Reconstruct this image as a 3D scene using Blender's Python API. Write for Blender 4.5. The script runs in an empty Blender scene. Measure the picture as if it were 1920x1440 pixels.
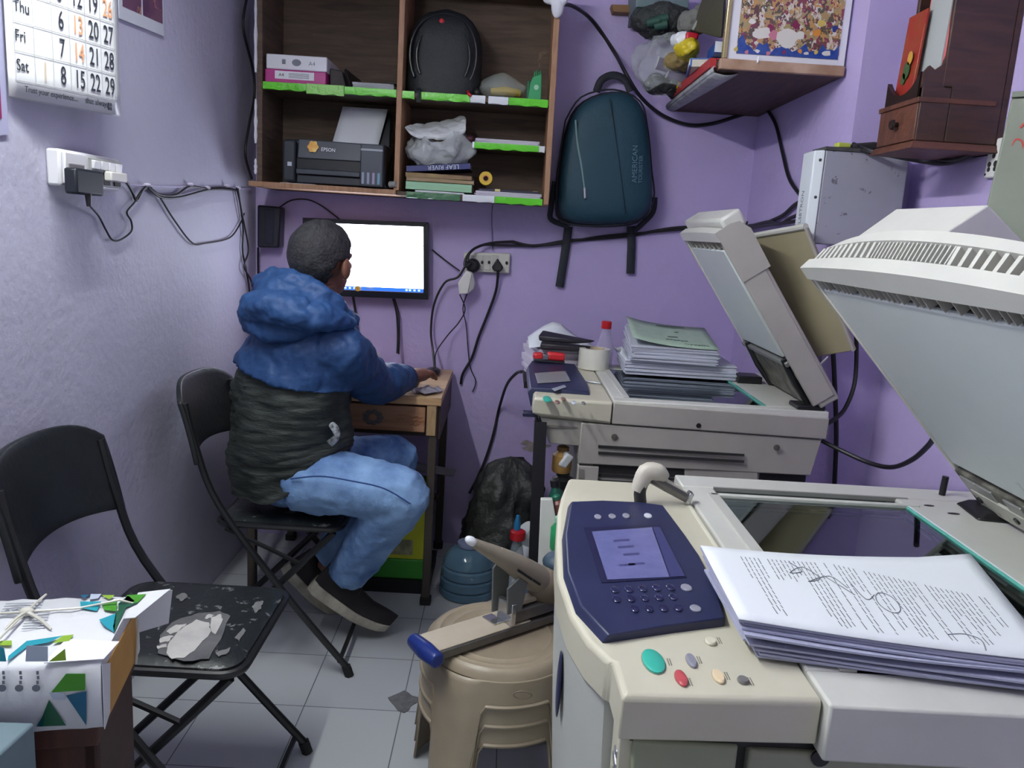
import bpy, bmesh, math, random
from math import sin, cos, pi, radians, sqrt, atan2
from mathutils import Vector, Matrix, Euler
random.seed(7)
scene = bpy.context.scene
COL = scene.collection
S = 0.89                      # drawing units -> metres
EYE = 1.5                     # eye height in drawing units

# ------------------------------------------------------------------ camera
FPX = 1500.0
_down = Vector((-480.0, 7800.0, FPX)).normalized()
_fw = Vector((-4.0, -290.0, FPX)); _fw = (_fw - _down * _fw.dot(_down)).normalized()
_rt = _down.cross(_fw)
R = Matrix((_rt, _fw, -_down))            # camera (x right, y down, z forward) -> room
cam_data = bpy.data.cameras.new('camera'); cam = bpy.data.objects.new('camera', cam_data); COL.objects.link(cam)
cam_data.sensor_width = 36.0; cam_data.lens = FPX / 1920 * 36.0; cam_data.clip_start = 0.02
_m = Matrix((R.col[0], -R.col[1], -R.col[2])).transposed().to_4x4()
_m.translation = (0, 0, EYE * S); cam.matrix_world = _m
scene.camera = cam

# ------------------------------------------------------------------ light and exposure
scene.view_settings.view_transform = 'Standard'; scene.view_settings.look = 'None'
scene.view_settings.gamma = 1.0; scene.view_settings.use_curve_mapping = False
scene.view_settings.exposure = 0.95
TUBE_WATT = 84.0
w = bpy.data.worlds.new('world'); scene.world = w; w.use_nodes = True
w.node_tree.nodes['Background'].inputs[0].default_value = (0.62, 0.68, 0.66, 1)
w.node_tree.nodes['Background'].inputs[1].default_value = 0.32

# ------------------------------------------------------------------ room dimensions (drawing units)
XL, XR, XR2, YB, YSTEP, ZC = -1.135, 1.055, 1.26, 3.65, 2.61, 2.98
CAMP = Vector((0, 0, EYE))
def ray(u, v): return R @ Vector((u - 960.0, v - 720.0, FPX))
def PY(u, v, y): d = ray(u, v); return CAMP + d * (y / d.y)
def PZ(u, v, z): d = ray(u, v); return CAMP + d * ((z - EYE) / d.z)
def PX(u, v, x): d = ray(u, v); return CAMP + d * (x / d.x)
def PP(u, v, p, n): d = ray(u, v); n = Vector(n); return CAMP + d * ((Vector(p) - CAMP).dot(n) / d.dot(n))

# ------------------------------------------------------------------ materials
def lin(c):
    return tuple(((x / 255) / 12.92 if x / 255 <= 0.04045 else ((x / 255 + 0.055) / 1.055) ** 2.4) for x in c)
MATS = {}
def M(name, rgb, rough=0.6, metal=0.0, noise=None, bump=None, spots=None, alpha=None, trans=0.0, spec=None, emit=None, tex=None, bump2=None, coat=0.0):
    """noise=(scale, rgb2, contrast)  bump=(scale, strength)  spots=(scale, rgb, threshold)"""
    if name in MATS: return MATS[name]
    m = bpy.data.materials.new(name); m.use_nodes = True; nt = m.node_tree; N = nt.nodes; L = nt.links
    b = N['Principled BSDF']; b.inputs['Roughness'].default_value = rough; b.inputs['Metallic'].default_value = metal
    if spec is not None: b.inputs['Specular IOR Level'].default_value = spec
    if trans: b.inputs['Transmission Weight'].default_value = trans
    if alpha is not None: b.inputs['Alpha'].default_value = alpha
    if coat: b.inputs['Coat Weight'].default_value = coat
    c = lin(rgb) + (1,)
    b.inputs['Base Color'].default_value = c
    tc = N.new('ShaderNodeTexCoord'); out = None
    def noise_node(scale, detail=6.0, rough_=0.6):
        n = N.new('ShaderNodeTexNoise'); n.inputs['Scale'].default_value = scale; n.inputs['Detail'].default_value = detail
        n.inputs['Roughness'].default_value = rough_; L.new(tc.outputs['Object'], n.inputs['Vector']); return n
    if tex:
        out = tex(nt, tc, c)
    if noise:
        n = noise_node(noise[0]); r = N.new('ShaderNodeValToRGB'); k = noise[2] if len(noise) > 2 else 0.2
        r.color_ramp.elements[0].position = 0.5 - k; r.color_ramp.elements[1].position = 0.5 + k
        L.new(n.outputs['Fac'], r.inputs['Fac'])
        mx = N.new('ShaderNodeMix'); mx.data_type = 'RGBA'; L.new(r.outputs['Color'], mx.inputs['Factor'])
        if out: L.new(out, mx.inputs['A'])
        else: mx.inputs['A'].default_value = c
        mx.inputs['B'].default_value = lin(noise[1]) + (1,); out = mx.outputs['Result']
    if spots:
        n = noise_node(spots[0], 4.0, 0.7); r = N.new('ShaderNodeValToRGB')
        r.color_ramp.elements[0].position = spots[2]; r.color_ramp.elements[1].position = spots[2] + 0.03
        L.new(n.outputs['Fac'], r.inputs['Fac'])
        mx = N.new('ShaderNodeMix'); mx.data_type = 'RGBA'; L.new(r.outputs['Color'], mx.inputs['Factor'])
        if out: L.new(out, mx.inputs['A'])
        else: mx.inputs['A'].default_value = c
        mx.inputs['B'].default_value = lin(spots[1]) + (1,); out = mx.outputs['Result']
    if out: L.new(out, b.inputs['Base Color'])
    prev = None
    for bp in (bump, bump2):
        if bp:
            n = noise_node(bp[0], 5.0, 0.55); bu = N.new('ShaderNodeBump')
            if len(bp) > 2:   # stretched
                mp = N.new('ShaderNodeMapping'); mp.inputs['Scale'].default_value = bp[2]; L.new(tc.outputs['Object'], mp.inputs['Vector']); L.new(mp.outputs['Vector'], n.inputs['Vector'])
            bu.inputs['Strength'].default_value = bp[1]; bu.inputs['Distance'].default_value = 0.01
            L.new(n.outputs['Fac'], bu.inputs['Height'])
            if prev: L.new(prev, bu.inputs['Normal'])
            prev = bu.outputs['Normal']
    if prev: L.new(prev, b.inputs['Normal'])
    if emit:
        b.inputs['Emission Color'].default_value = lin(emit[0]) + (1,); b.inputs['Emission Strength'].default_value = emit[1]
    MATS[name] = m; return m

def wood_tex(scale, axis_scale, c2):
    def f(nt, tc, c):
        N = nt.nodes; L = nt.links
        mp = N.new('ShaderNodeMapping'); mp.inputs['Scale'].default_value = axis_scale; L.new(tc.outputs['Object'], mp.inputs['Vector'])
        n = N.new('ShaderNodeTexNoise'); n.inputs['Scale'].default_value = scale; n.inputs['Detail'].default_value = 8; n.inputs['Distortion'].default_value = 0.6
        L.new(mp.outputs['Vector'], n.inputs['Vector'])
        r = N.new('ShaderNodeValToRGB'); r.color_ramp.elements[0].position = 0.35; r.color_ramp.elements[1].position = 0.65
        r.color_ramp.elements[0].color = c; r.color_ramp.elements[1].color = lin(c2) + (1,)
        L.new(n.outputs['Fac'], r.inputs['Fac']); return r.outputs['Color']
    return f

# ------------------------------------------------------------------ mesh builder
class MB:
    def __init__(s): s.v = []; s.f = []; s.m = []; s.cur = 0
    def mat(s, i): s.cur = i; return s
    def add(s, vs, fs):
        o = len(s.v); s.v += [Vector(v) for v in vs]
        for f in fs: s.f.append([i + o for i in f]); s.m.append(s.cur)
        return s
    def hexa(s, p):   # 8 points: bottom 0-3 ccw, top 4-7
        return s.add(p, [(3, 2, 1, 0), (4, 5, 6, 7), (0, 1, 5, 4), (1, 2, 6, 5), (2, 3, 7, 6), (3, 0, 4, 7)])
    def box(s, x0, x1, y0, y1, z0, z1):
        return s.hexa([(x0, y0, z0), (x1, y0, z0), (x1, y1, z0), (x0, y1, z0), (x0, y0, z1), (x1, y0, z1), (x1, y1, z1), (x0, y1, z1)])
    def rbox(s, c, size, rot=(0, 0, 0)):
        m = rot if isinstance(rot, Matrix) else Euler(rot).to_matrix(); a, b, d = [q / 2 for q in size]
        P = [(-a, -b, -d), (a, -b, -d), (a, b, -d), (-a, b, -d), (-a, -b, d), (a, -b, d), (a, b, d), (-a, b, d)]
        return s.hexa([Vector(c) + m @ Vector(p) for p in P])
    def prism(s, base, d):       # base: list of 3D points (planar), d: extrusion vector
        n = len(base); d = Vector(d); base = [Vector(p) for p in base]
        nrm = Vector((0, 0, 0))
        for i in range(n): nrm += base[i].cross(base[(i + 1) % n])
        if nrm.dot(d) < 0: base = base[::-1]
        vs = base + [p + d for p in base]
        fs = [list(range(n))[::-1], list(range(n, 2 * n))] + [(i, (i + 1) % n, n + (i + 1) % n, n + i) for i in range(n)]
        return s.add(vs, fs)
    def loft(s, rings, cap=True, closed=True):
        n = len(rings[0]); vs = [p for r in rings for p in r]; fs = []
        for k in range(len(rings) - 1):
            for i in range(n if closed else n - 1):
                j = (i + 1) % n; fs.append((k * n + i, k * n + j, (k + 1) * n + j, (k + 1) * n + i))
        if cap and closed: fs.append(list(range(n))[::-1]); fs.append([(len(rings) - 1) * n + i for i in range(n)])
        return s.add(vs, fs)
    def tube(s, pts, r, n=8, smooth=0, cap=True, flat=1.0, up=None):
        pts = [Vector(p) for p in pts]
        rs = list(r) if isinstance(r, (list, tuple)) else [r] * len(pts)
        if smooth:
            q = []; qr = []
            for i in range(len(pts) - 1):
                p0 = pts[max(i - 1, 0)]; p1 = pts[i]; p2 = pts[i + 1]; p3 = pts[min(i + 2, len(pts) - 1)]
                for k in range(smooth):
                    t = k / smooth
                    q.append(0.5 * ((2 * p1) + (p2 - p0) * t + (2 * p0 - 5 * p1 + 4 * p2 - p3) * t * t + (3 * p1 - p0 - 3 * p2 + p3) * t ** 3))
                    qr.append(rs[i] * (1 - t) + rs[i + 1] * t)
            q.append(pts[-1]); qr.append(rs[-1]); pts, rs = q, qr
        rings = []; prev = None
        for i, p in enumerate(pts):
            t = (pts[min(i + 1, len(pts) - 1)] - pts[max(i - 1, 0)])
            if t.length < 1e-9: t = Vector((0, 0, 1))
            t.normalize()
            if prev is None:
                a = Vector(up) if up else (Vector((0, 0, 1)) if abs(t.z) < 0.9 else Vector((1, 0, 0)))
            else: a = prev
            a = (a - t * a.dot(t));
            if a.length < 1e-6: a = t.orthogonal()
            a.normalize(); b = t.cross(a); prev = a
            rings.append([p + (a * cos(2 * pi * k / n) * flat + b * sin(2 * pi * k / n)) * rs[i] for k in range(n)])
        return s.loft(rings, cap)
    def lathe(s, prof, c, n=24, axis=None, cap=True):
        m = Matrix.Identity(3)
        if axis is not None: m = Vector((0, 0, 1)).rotation_difference(Vector(axis)).to_matrix()
        c = Vector(c)
        return s.loft([[c + m @ Vector((r * cos(2 * pi * k / n), r * sin(2 * pi * k / n), z)) for k in range(n)] for r, z in prof], cap)
    def ell(s, c, rad, rot=(0, 0, 0), nu=16, nv=10):
        m = rot if isinstance(rot, Matrix) else Euler(rot).to_matrix(); c = Vector(c); rings = []
        for j in range(nv + 1):
            a = pi * j / nv; rr = max(sin(a), 1e-3)
            rings.append([c + m @ Vector((rad[0] * rr * cos(2 * pi * k / nu), rad[1] * rr * sin(2 * pi * k / nu), -rad[2] * cos(a))) for k in range(nu)])
        return s.loft(rings)
    def grid(s, f, nu, nv, closed=False):
        vs = [f(i / nu, j / nv) for j in range(nv + 1) for i in range(nu + 1)]
        return s.add(vs, [(j * (nu + 1) + i, j * (nu + 1) + i + 1, (j + 1) * (nu + 1) + i + 1, (j + 1) * (nu + 1) + i) for j in range(nv) for i in range(nu)])
    def quad(s, a, b, c, d): return s.add([a, b, c, d], [(0, 1, 2, 3)])
    def slab(s, pts, thick):     # thin prism along own normal
        pts = [Vector(p) for p in pts]; n = (pts[1] - pts[0]).cross(pts[2] - pts[0]).normalized()
        return s.prism(pts, n * thick)
    def text(s, body, size, org, xd, yd, ex=0.0006, align='LEFT', sx=1.0, lift=0.0004):
        vs, fs = text_mesh(body, align); xd = Vector(xd).normalized(); yd = Vector(yd).normalized(); n = xd.cross(yd); org = Vector(org)
        return s.add([org + xd * (v[0] * size * sx) + yd * (v[1] * size) + n * (lift + v[2] * ex) for v in vs], fs)
    def build(s, name, mat, parent=None, bevel=0.0, smooth=True, seg=2, sub=0, solid=0.0, remesh=0.0, smooth_it=0, angle=40, flip_fix=True, stuff=False, disp=None):
        me = bpy.data.meshes.new(name)
        org = Vector((0, 0, 0))
        if parent is not None: org = Vector(parent['_o'])
        else:
            xs = [v.x for v in s.v]; ys = [v.y for v in s.v]; zs = [v.z for v in s.v]
            org = Vector(((min(xs) + max(xs)) / 2, (min(ys) + max(ys)) / 2, min(zs)))
        me.from_pydata([(v - org) * S for v in s.v], [], s.f)
        mats = mat if isinstance(mat, (list, tuple)) else [mat]
        for q in mats: me.materials.append(q)
        for p, k in zip(me.polygons, s.m): p.material_index = min(k, len(mats) - 1)
        if flip_fix:
            bm = bmesh.new(); bm.from_mesh(me); bmesh.ops.recalc_face_normals(bm, faces=bm.faces); bm.to_mesh(me); bm.free()
        if smooth: me.shade_smooth(); me.set_sharp_from_angle(angle=radians(angle))
        me.update()
        o = bpy.data.objects.new(name, me); COL.objects.link(o)
        if parent is not None: o.parent = parent
        else: o.location = org * S
        o['_o'] = tuple(org)
        if solid: q = o.modifiers.new('solid', 'SOLIDIFY'); q.thickness = solid * S; q.offset = 0
        if remesh:
            q = o.modifiers.new('remesh', 'REMESH'); q.mode = 'VOXEL'; q.voxel_size = remesh * S; q.use_smooth_shade = True
        if smooth_it: q = o.modifiers.new('smooth', 'SMOOTH'); q.factor = 0.5; q.iterations = smooth_it
        for ds, dst in (disp or ()):
            tx_ = bpy.data.textures.new('cloth_folds', 'CLOUDS'); tx_.noise_scale = ds * S; tx_.noise_depth = 2
            q = o.modifiers.new('folds', 'DISPLACE'); q.texture = tx_; q.strength = dst * S; q.mid_level = 0.5; q.texture_coords = 'LOCAL'
        if bevel:
            q = o.modifiers.new('bevel', 'BEVEL'); q.width = bevel * S; q.segments = seg; q.limit_method = 'ANGLE'; q.angle_limit = radians(angle)
        if sub: q = o.modifiers.new('sub', 'SUBSURF'); q.levels = sub; q.render_levels = sub
        return o
_TXT = {}
def text_mesh(body, align='LEFT'):
    k = (body, align)
    if k not in _TXT:
        cu = bpy.data.curves.new('lettering', 'FONT'); cu.body = body; cu.size = 1.0; cu.align_x = align; cu.extrude = 0.5; cu.resolution_u = 3
        ob = bpy.data.objects.new('lettering', cu); COL.objects.link(ob)
        dg = bpy.context.evaluated_depsgraph_get(); ev = ob.evaluated_get(dg); me = ev.to_mesh()
        _TXT[k] = ([(v.co.x, v.co.y, v.co.z) for v in me.vertices], [list(p.vertices) for p in me.polygons])
        ev.to_mesh_clear(); bpy.data.objects.remove(ob); bpy.data.curves.remove(cu)
    return _TXT[k]

def tag(o, label, cat, group=None, kind=None):
    o['label'] = label; o['category'] = cat
    if group: o['group'] = group
    if kind: o['kind'] = kind
    return o
def thing(name, label, cat, base, group=None):
    o = bpy.data.objects.new(name, None); COL.objects.link(o); o.empty_display_size = 0.05
    o.location = Vector(base) * S; o['_o'] = tuple(base); return tag(o, label, cat, group)
def struct(o): o['kind'] = 'structure'; return o
def dup(root, loc, label, rotz=None):
    r = root.copy(); COL.objects.link(r); r.location = Vector(loc) * S; r['_o'] = tuple(loc); r['label'] = label
    if rotz is not None: r.rotation_euler = (0, 0, rotz)
    for ch in list(root.children):
        c = ch.copy(); COL.objects.link(c); c.parent = r
        for g in ch.children:
            d = g.copy(); COL.objects.link(d); d.parent = c
    return r
V = Vector
# ------------------------------------------------------------------ the room
wall_m = M('lavender_paint', (194, 179, 225), 0.55, noise=(2.2, (184, 168, 217), 0.3), bump=(38, 0.22), bump2=(7, 0.25))
wall_l = M('lavender_paint_greyer', (188, 187, 206), 0.6, noise=(3.0, (176, 174, 196), 0.3), bump=(45, 0.25), bump2=(9, 0.25), spots=(30, (140, 134, 170), 0.78))  # left wall: a greyer, less purple lavender than the other walls
def floor_tex(nt, tc, c):
    N = nt.nodes; L = nt.links
    mp = N.new('ShaderNodeMapping'); mp.inputs['Location'].default_value = (0.01, 0.06, 0); L.new(tc.outputs['Object'], mp.inputs['Vector'])
    br = N.new('ShaderNodeTexBrick'); br.offset = 0.0; br.inputs['Scale'].default_value = 1.0
    br.inputs['Brick Width'].default_value = 0.27; br.inputs['Row Height'].default_value = 0.27; br.inputs['Mortar Size'].default_value = 0.0016
    br.inputs['Mortar Smooth'].default_value = 0.2
    br.inputs['Color1'].default_value = c; br.inputs['Color2'].default_value = lin((176, 180, 186)) + (1,); br.inputs['Mortar'].default_value = lin((96, 98, 104)) + (1,)
    L.new(mp.outputs['Vector'], br.inputs['Vector']); return br.outputs['Color']
floor_m = M('pale_floor_tile', (184, 188, 192), 0.32, tex=floor_tex, spots=(5.5, (150, 156, 160), 0.72), bump=(4, 0.05))
struct(MB().box(XL - .1, XR2 + .1, -1.5, YB + .1, -.1, 0).build('floor', floor_m, smooth=False))
struct(MB().box(XL - .1, XR2 + .1, -1.5, YB + .1, ZC, ZC + .1).build('ceiling', M('ceiling_white', (205, 205, 212), .8), smooth=False))
wb = struct(MB().box(XL - .1, XR, YB, YB + .1, 0, ZC).build('wall_back', wall_m, smooth=False))
struct(MB().box(XL - .1, XL, -1.5, YB, 0, ZC).build('wall_left', wall_l, smooth=False))
struct(MB().box(XR, XR2 + .1, YSTEP, YB + .1, 0, ZC).build('wall_right', wall_m, smooth=False))
struct(MB().box(XR2, XR2 + .1, -1.5, YSTEP, 0, ZC).build('wall_right_front', wall_m, smooth=False))
# bare plaster where the paint has come off, on the back wall
c = PY(1000, 836, YB); pts = []
for k in range(22):
    a = 2 * pi * k / 22; rr = 1 + .35 * sin(3 * a + 1) + .2 * sin(7 * a)
    pts.append((c.x + .06 * rr * cos(a), YB - .0015, c.z + .022 * rr * sin(a)))
wp = MB().prism(pts, (0, .0014, 0)).build('bare_plaster', M('bare_plaster', (168, 158, 158), .9, noise=(40, (140, 130, 130), .2), bump=(60, .5)), wb)
wp['label'] = 'patch of bare grey plaster'
# broken tile patch on the floor
c = PZ(757, 1316, 0); pts = [(c.x + .045 * (1 + .3 * sin(3 * a)) * cos(a), c.y + .05 * (1 + .25 * sin(4 * a + 1)) * sin(a), .001) for a in [2 * pi * k / 18 for k in range(18)]]
fl = bpy.data.objects['floor']
MB().prism(pts, (0, 0, .0015)).build('cement_patch', M('cement_patch', (112, 112, 116), .9, noise=(60, (90, 90, 94), .2)), fl)

# tube light hanging under the ceiling, above the frame
TX, TZ = -.76, 2.50
tl = thing('tube_light', 'white fluorescent tube light hanging under the ceiling near the left wall', 'light', (TX, 1.3, TZ - .03))
MB().box(TX - .03, TX + .03, 0.60, 2.00, TZ + .03, TZ + .07).build('fixture', M('white_enamel', (225, 225, 228), .4), tl, bevel=.006)
tube_m = bpy.data.materials.new('tube_glow'); tube_m.use_nodes = True
_b = tube_m.node_tree.nodes['Principled BSDF']; _b.inputs['Emission Color'].default_value = (0.96, 1.0, 0.95, 1); _b.inputs['Emission Strength'].default_value = TUBE_WATT
MB().tube([(TX, .63, TZ), (TX, 1.97, TZ)], .02, 12).build('tube', tube_m, tl)
for y in (.62, 1.98): MB().box(TX - .02, TX + .02, y - .012, y + .012, TZ - .022, TZ + .035).build('tube_holder', M('white_enamel', (225, 225, 228)), tl)
for y in (.85, 1.75): MB().tube([(TX, y, TZ + .06), (TX, y, ZC)], .006, 8).build('hanger_rod', M('white_enamel', (225, 225, 228)), tl)
# ------------------------------------------------------------------ wall cabinet with open bays
CF = 3.34                                                     # front of the cabinet
ply = M('plywood_brown', (100, 82, 68), .75, tex=wood_tex(6, (1, 1, 9), (78, 64, 54)), spots=(9, (120, 100, 82), .68), bump=(30, .1))
ply_edge = M('plywood_edge', (176, 136, 104), .6, tex=wood_tex(10, (9, 1, 1), (150, 112, 84)))
green_tape = M('green_tape', (96, 205, 40), .28, bump=(50, .25), spots=(14, (150, 225, 110), .68)); white_tape = M('white_tape', (222, 226, 232), .3, bump=(60, .2))
cab = thing('wall_cabinet', 'brown plywood open wall cabinet with green taped shelf edges, hung on the back wall', 'cabinet', ((-1.03 + .15) / 2, CF, 1.61))
cx0, cx1, cmid = -1.035, .152, -.470
MB().box(cx0, cx1, YB - .012, YB - .001, 1.61, 2.46).build('back_panel', ply, cab)
MB().box(cx0, cx0 + .022, CF, YB - .012, 1.61, 2.46).build('side_panel', ply, cab, bevel=.002)
MB().hexa([(cx1 - .022, CF, 1.61), (cx1, CF, 1.61), (cx1, YB - .012, 1.61), (cx1 - .022, YB - .012, 1.61), (cx1 - .03, CF, 2.46), (cx1 - .006, CF, 2.46), (cx1 - .006, YB - .012, 2.46), (cx1 - .03, YB - .012, 2.46)]).mat(0).build('side_panel', ply_edge, cab, bevel=.002)
MB().box(cmid - .011, cmid + .011, CF, YB - .012, 1.63, 2.46).build('divider', ply_edge, cab, bevel=.002)
MB().box(cx0, cx1, CF - .002, YB - .012, 2.44, 2.462).build('top_panel', ply, cab)
sh = MB().box(cx0 + .022, cmid - .011, CF + .004, YB - .012, 1.996, 2.014).build('shelf', ply, cab)
sh2 = MB().box(cmid + .011, cx1 - .026, CF + .004, YB - .012, 1.994, 2.012).build('shelf', ply, cab)
sh3 = MB().box(-.172, cx1 - .024, CF + .03, YB - .012, 1.822, 1.838).build('shelf', ply, cab)
MB().box(cx0 - .03, cmid + .0, CF - .012, YB - .012, 1.612, 1.632).build('bottom_board', ply_edge, cab, bevel=.002)
sh4 = MB().box(cmid + .0, cx1 - .024, CF + .006, YB - .012, 1.612, 1.628).build('bottom_board', ply, cab)
def tape(parent, x0, x1, y, z0, z1, m):
    n = max(3, int((x1 - x0) / .02)); rs = []
    for i in range(n + 1):
        x = x0 + (x1 - x0) * i / n; d = .0015 * sin(i * 1.7) + .001 * sin(i * 4.1)
        rs.append([(x, y + .02, z1 + .002), (x, y - .002 + d, z1 + .003), (x, y - .003, (z0 + z1) / 2 + d), (x, y - .002, z0 - .001 + d * 1.5), (x, y + .006, z0 - .002)])
    return MB().loft(rs, cap=True).build('edge_tape', m, parent)
tape(sh, cx0 + .024, -.84, CF + .003, 1.992, 2.016, green_tape)
tape(sh, -.838, -.69, CF + .001, 1.984, 2.018, M('pale_green_tape', (140, 210, 100), .25, bump=(50, .4)))
tape(sh, -.688, cmid - .012, CF + .003, 1.992, 2.016, green_tape)
tape(sh2, cmid + .012, cmid + .06, CF + .003, 1.990, 2.014, green_tape)
tape(sh2, cmid + .085, -.19, CF + .003, 1.990, 2.014, green_tape)
tape(sh2, -.188, -.128, CF + .002, 1.990, 2.014, white_tape); tape(sh2, -.116, -.036, CF + .002, 1.990, 2.014, white_tape)
tape(sh2, -.034, cx1 - .03, CF + .003, 1.990, 2.014, green_tape)
tape(sh3, -.165, .098, CF + .029, 1.818, 1.838, green_tape); tape(sh3, .099, .122, CF + .028, 1.818, 1.838, white_tape); tape(sh3, -.172, -.164, CF + .028, 1.818, 1.838, white_tape)
tape(sh4, -.43, -.21, CF + .004, 1.606, 1.626, M('dull_green_tape', (60, 110, 74), .35, bump=(50, .4)))
tape(sh4, -.20, -.07, CF + .003, 1.606, 1.628, white_tape); tape(sh4, -.068, cx1 - .026, CF + .004, 1.606, 1.628, green_tape)
# white foam filler lump on the right upper post
c = PY(1045, 22, CF - .01)
MB().ell((c.x, c.y, c.z + .02), (.026, .02, .045), nu=14).ell((c.x - .03, c.y + .01, c.z + .045), (.03, .02, .018)).ell((c.x + .02, c.y, c.z + .045), (.02, .02, .02)).build('foam_filler', M('foam_white', (222, 224, 232), .8, bump=(40, .5)), cab, remesh=.004, smooth_it=3)
for z0, z1 in ((1.66, 1.72), (1.78, 1.95), (2.05, 2.33)):
    MB().tube([(cx0 - .004, CF - .001, z0 + (z1 - z0) * k / 6) for k in range(7)], [.004, .007, .005, .008, .004, .006, .003], 6).build('filler_bead', M('foam_white', (222, 224, 232)), cab)

def carton(name, label, cat, x0, x1, y0, y1, z0, z1, m, group=None):
    t = thing(name, label, cat, ((x0 + x1) / 2, (y0 + y1) / 2, z0), group)
    MB().box(x0, x1, y0, y1, z0, z1).build('wrapper', m, t, bevel=.004)
    return t
ztop = 2.017
pink = M('magenta_card', (178, 44, 128), .35); wht = M('white_card', (226, 226, 232), .35); dark = M('black_print', (32, 32, 40), .6)
t = carton('paper_ream', 'magenta ream box with white label, beneath the white box on the upper left shelf', 'paper box', -1.005, -.763, CF + .006, CF + .28, ztop, ztop + .052, pink, )
MB().box(-.965, -.81, CF + .0045, CF + .006, ztop + .016, ztop + .046).build('label_panel', wht, t)
b = MB(); b.text('A4', .018, (-.95, CF + .0045, ztop + .025), (1, 0, 0), (0, 0, 1))
for k in range(4): b.box(-.91, -.83, CF + .004, CF + .0044, ztop + .022 + k * .005, ztop + .0235 + k * .005)
b.build('printed_lettering', dark, t, smooth=False)
t = carton('paper_ream', 'white ream box with small grey emblems, on the magenta box on the upper left shelf', 'paper box', -1.0, -.76, CF + .006, CF + .28, ztop + .052, ztop + .108, wht)
b = MB(); b.text('A4', .022, (-.832, CF + .006, ztop + .072), (1, 0, 0), (0, 0, 1)); b.box(-.937, -.923, CF + .0054, CF + .0058, ztop + .072, ztop + .09)
b.prism([(-.88 + .018 * cos(a), CF + .0056, ztop + .08 + .013 * sin(a)) for a in [2 * pi * k / 20 for k in range(20)]], (0, -.0004, 0))
b.build('printed_lettering', M('grey_print', (120, 124, 136), .5), t, smooth=False)
tag(MB().hexa([(-.758, CF + .05, ztop), (-.69, CF + .06, ztop), (-.69, CF + .25, ztop), (-.758, CF + .25, ztop), (-.758, CF + .05, ztop + .075), (-.71, CF + .06, ztop + .07), (-.71, CF + .25, ztop + .07), (-.758, CF + .25, ztop + .075)]).build('carton', M('dark_card', (52, 46, 44), .6), bevel=.004), 'dark grey carton right of the white ream box on the upper left shelf', 'box')
tag(MB().hexa([(-.685, CF + .04, ztop), (-.665, CF + .02, ztop), (-.645, CF + .2, ztop), (-.665, CF + .22, ztop), (-.70, CF + .04, ztop + .07), (-.69, CF + .02, ztop + .075), (-.66, CF + .2, ztop + .06), (-.68, CF + .22, ztop + .06)]).build('folder', M('black_plastic', (28, 28, 32), .4), bevel=.002), 'small black folder leaning by the dark carton on the upper left shelf', 'folder')
t = thing('paper_pile', 'flat pile of grey papers lying at the divider on the upper left shelf', 'papers', (-.57, CF + .1, ztop))
b = MB()
for k in range(5): b.rbox((-.575 + .004 * random.uniform(-1, 1), CF + .12, ztop + .003 + k * .0048), (.165, .2, .0042), (0, 0, random.uniform(-.05, .05)))
b.build('sheets', M('grey_paper', (170, 172, 178), .7), t, smooth=False)
MB().rbox((-.503, CF + .05, ztop + .028), (.03, .08, .006), (0, 0, .1)).build('clip', M('black_plastic', (28, 28, 32)), t, bevel=.002)

# black helmet bag / rucksack on the upper right shelf
t = thing('rucksack', 'black rucksack with small red tags standing on the upper right shelf', 'bag', (-.30, CF + .15, 2.015))
b = MB(); prof = []
for k in range(15):
    z = k / 14; wdt = .150 * (1 - .05 * z) * sqrt(max(0, 1 - max(0, (z - .5) / .5) ** 2.4)) + .004; dp = .105 * sqrt(max(0.02, 1 - max(0, (z - .6) / .4) ** 2))
    if k == 0: wdt *= .92
    ring = []
    for a in range(28):
        q = 2 * pi * a / 28; ca, sa = cos(q), sin(q); e = .6
        ring.append((-.305 + wdt * math.copysign(abs(ca) ** e, ca) * (1 + .015 * sin(5 * q + k)), CF + .135 + dp * math.copysign(abs(sa) ** e, sa) * (1 + .03 * sin(3 * q + k * .8)), 2.016 + .345 * z))
    prof.append(ring)
bagm = M('black_nylon', (24, 29, 33), .6, bump=(14, .4), bump2=(120, .2))
b.loft(prof).build('bag_body', bagm, t, smooth_it=1)
b = MB()
for dz, sc in ((0, 1.0), (-.004, .80)):
    pts = []
    for k in range(25):
        a = -pi * .18 + (pi * 1.36) * k / 24; pts.append((-.305 + .132 * sc * cos(a), CF + .026 + .012 * (1 - sc) + (.05 * max(0, sin(a)) ** 3), 2.165 + .165 * sc * sin(a) + dz))
    b.tube(pts, .0045, 6)
b.build('piping', M('black_piping', (22, 24, 30), .4), t)
MB().ell((-.318, CF + .05, 2.295), (.011, .006, .012)).build('zip_tag', M('red_plastic', (190, 30, 50), .4), t)
MB().rbox((-.285, CF + .036, 2.238), (.026, .006, .011), (0, .2, 0)).build('zip_tag', M('dull_red', (130, 36, 56), .5), t, bevel=.002)
MB().tube([(-.20, CF + .03, 2.035), (-.195, CF - .002, 2.02), (-.185, CF - .006, 2.012)], .006, 6, smooth=4).build('red_cord', M('red_plastic', (190, 30, 50)), t)
MB().tube([(-.395, CF + .02, 2.03), (-.393, CF - .008, 2.015), (-.392, CF - .008, 1.975)], .010, 6, smooth=4, flat=.4).build('strap', bagm, t)

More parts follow.
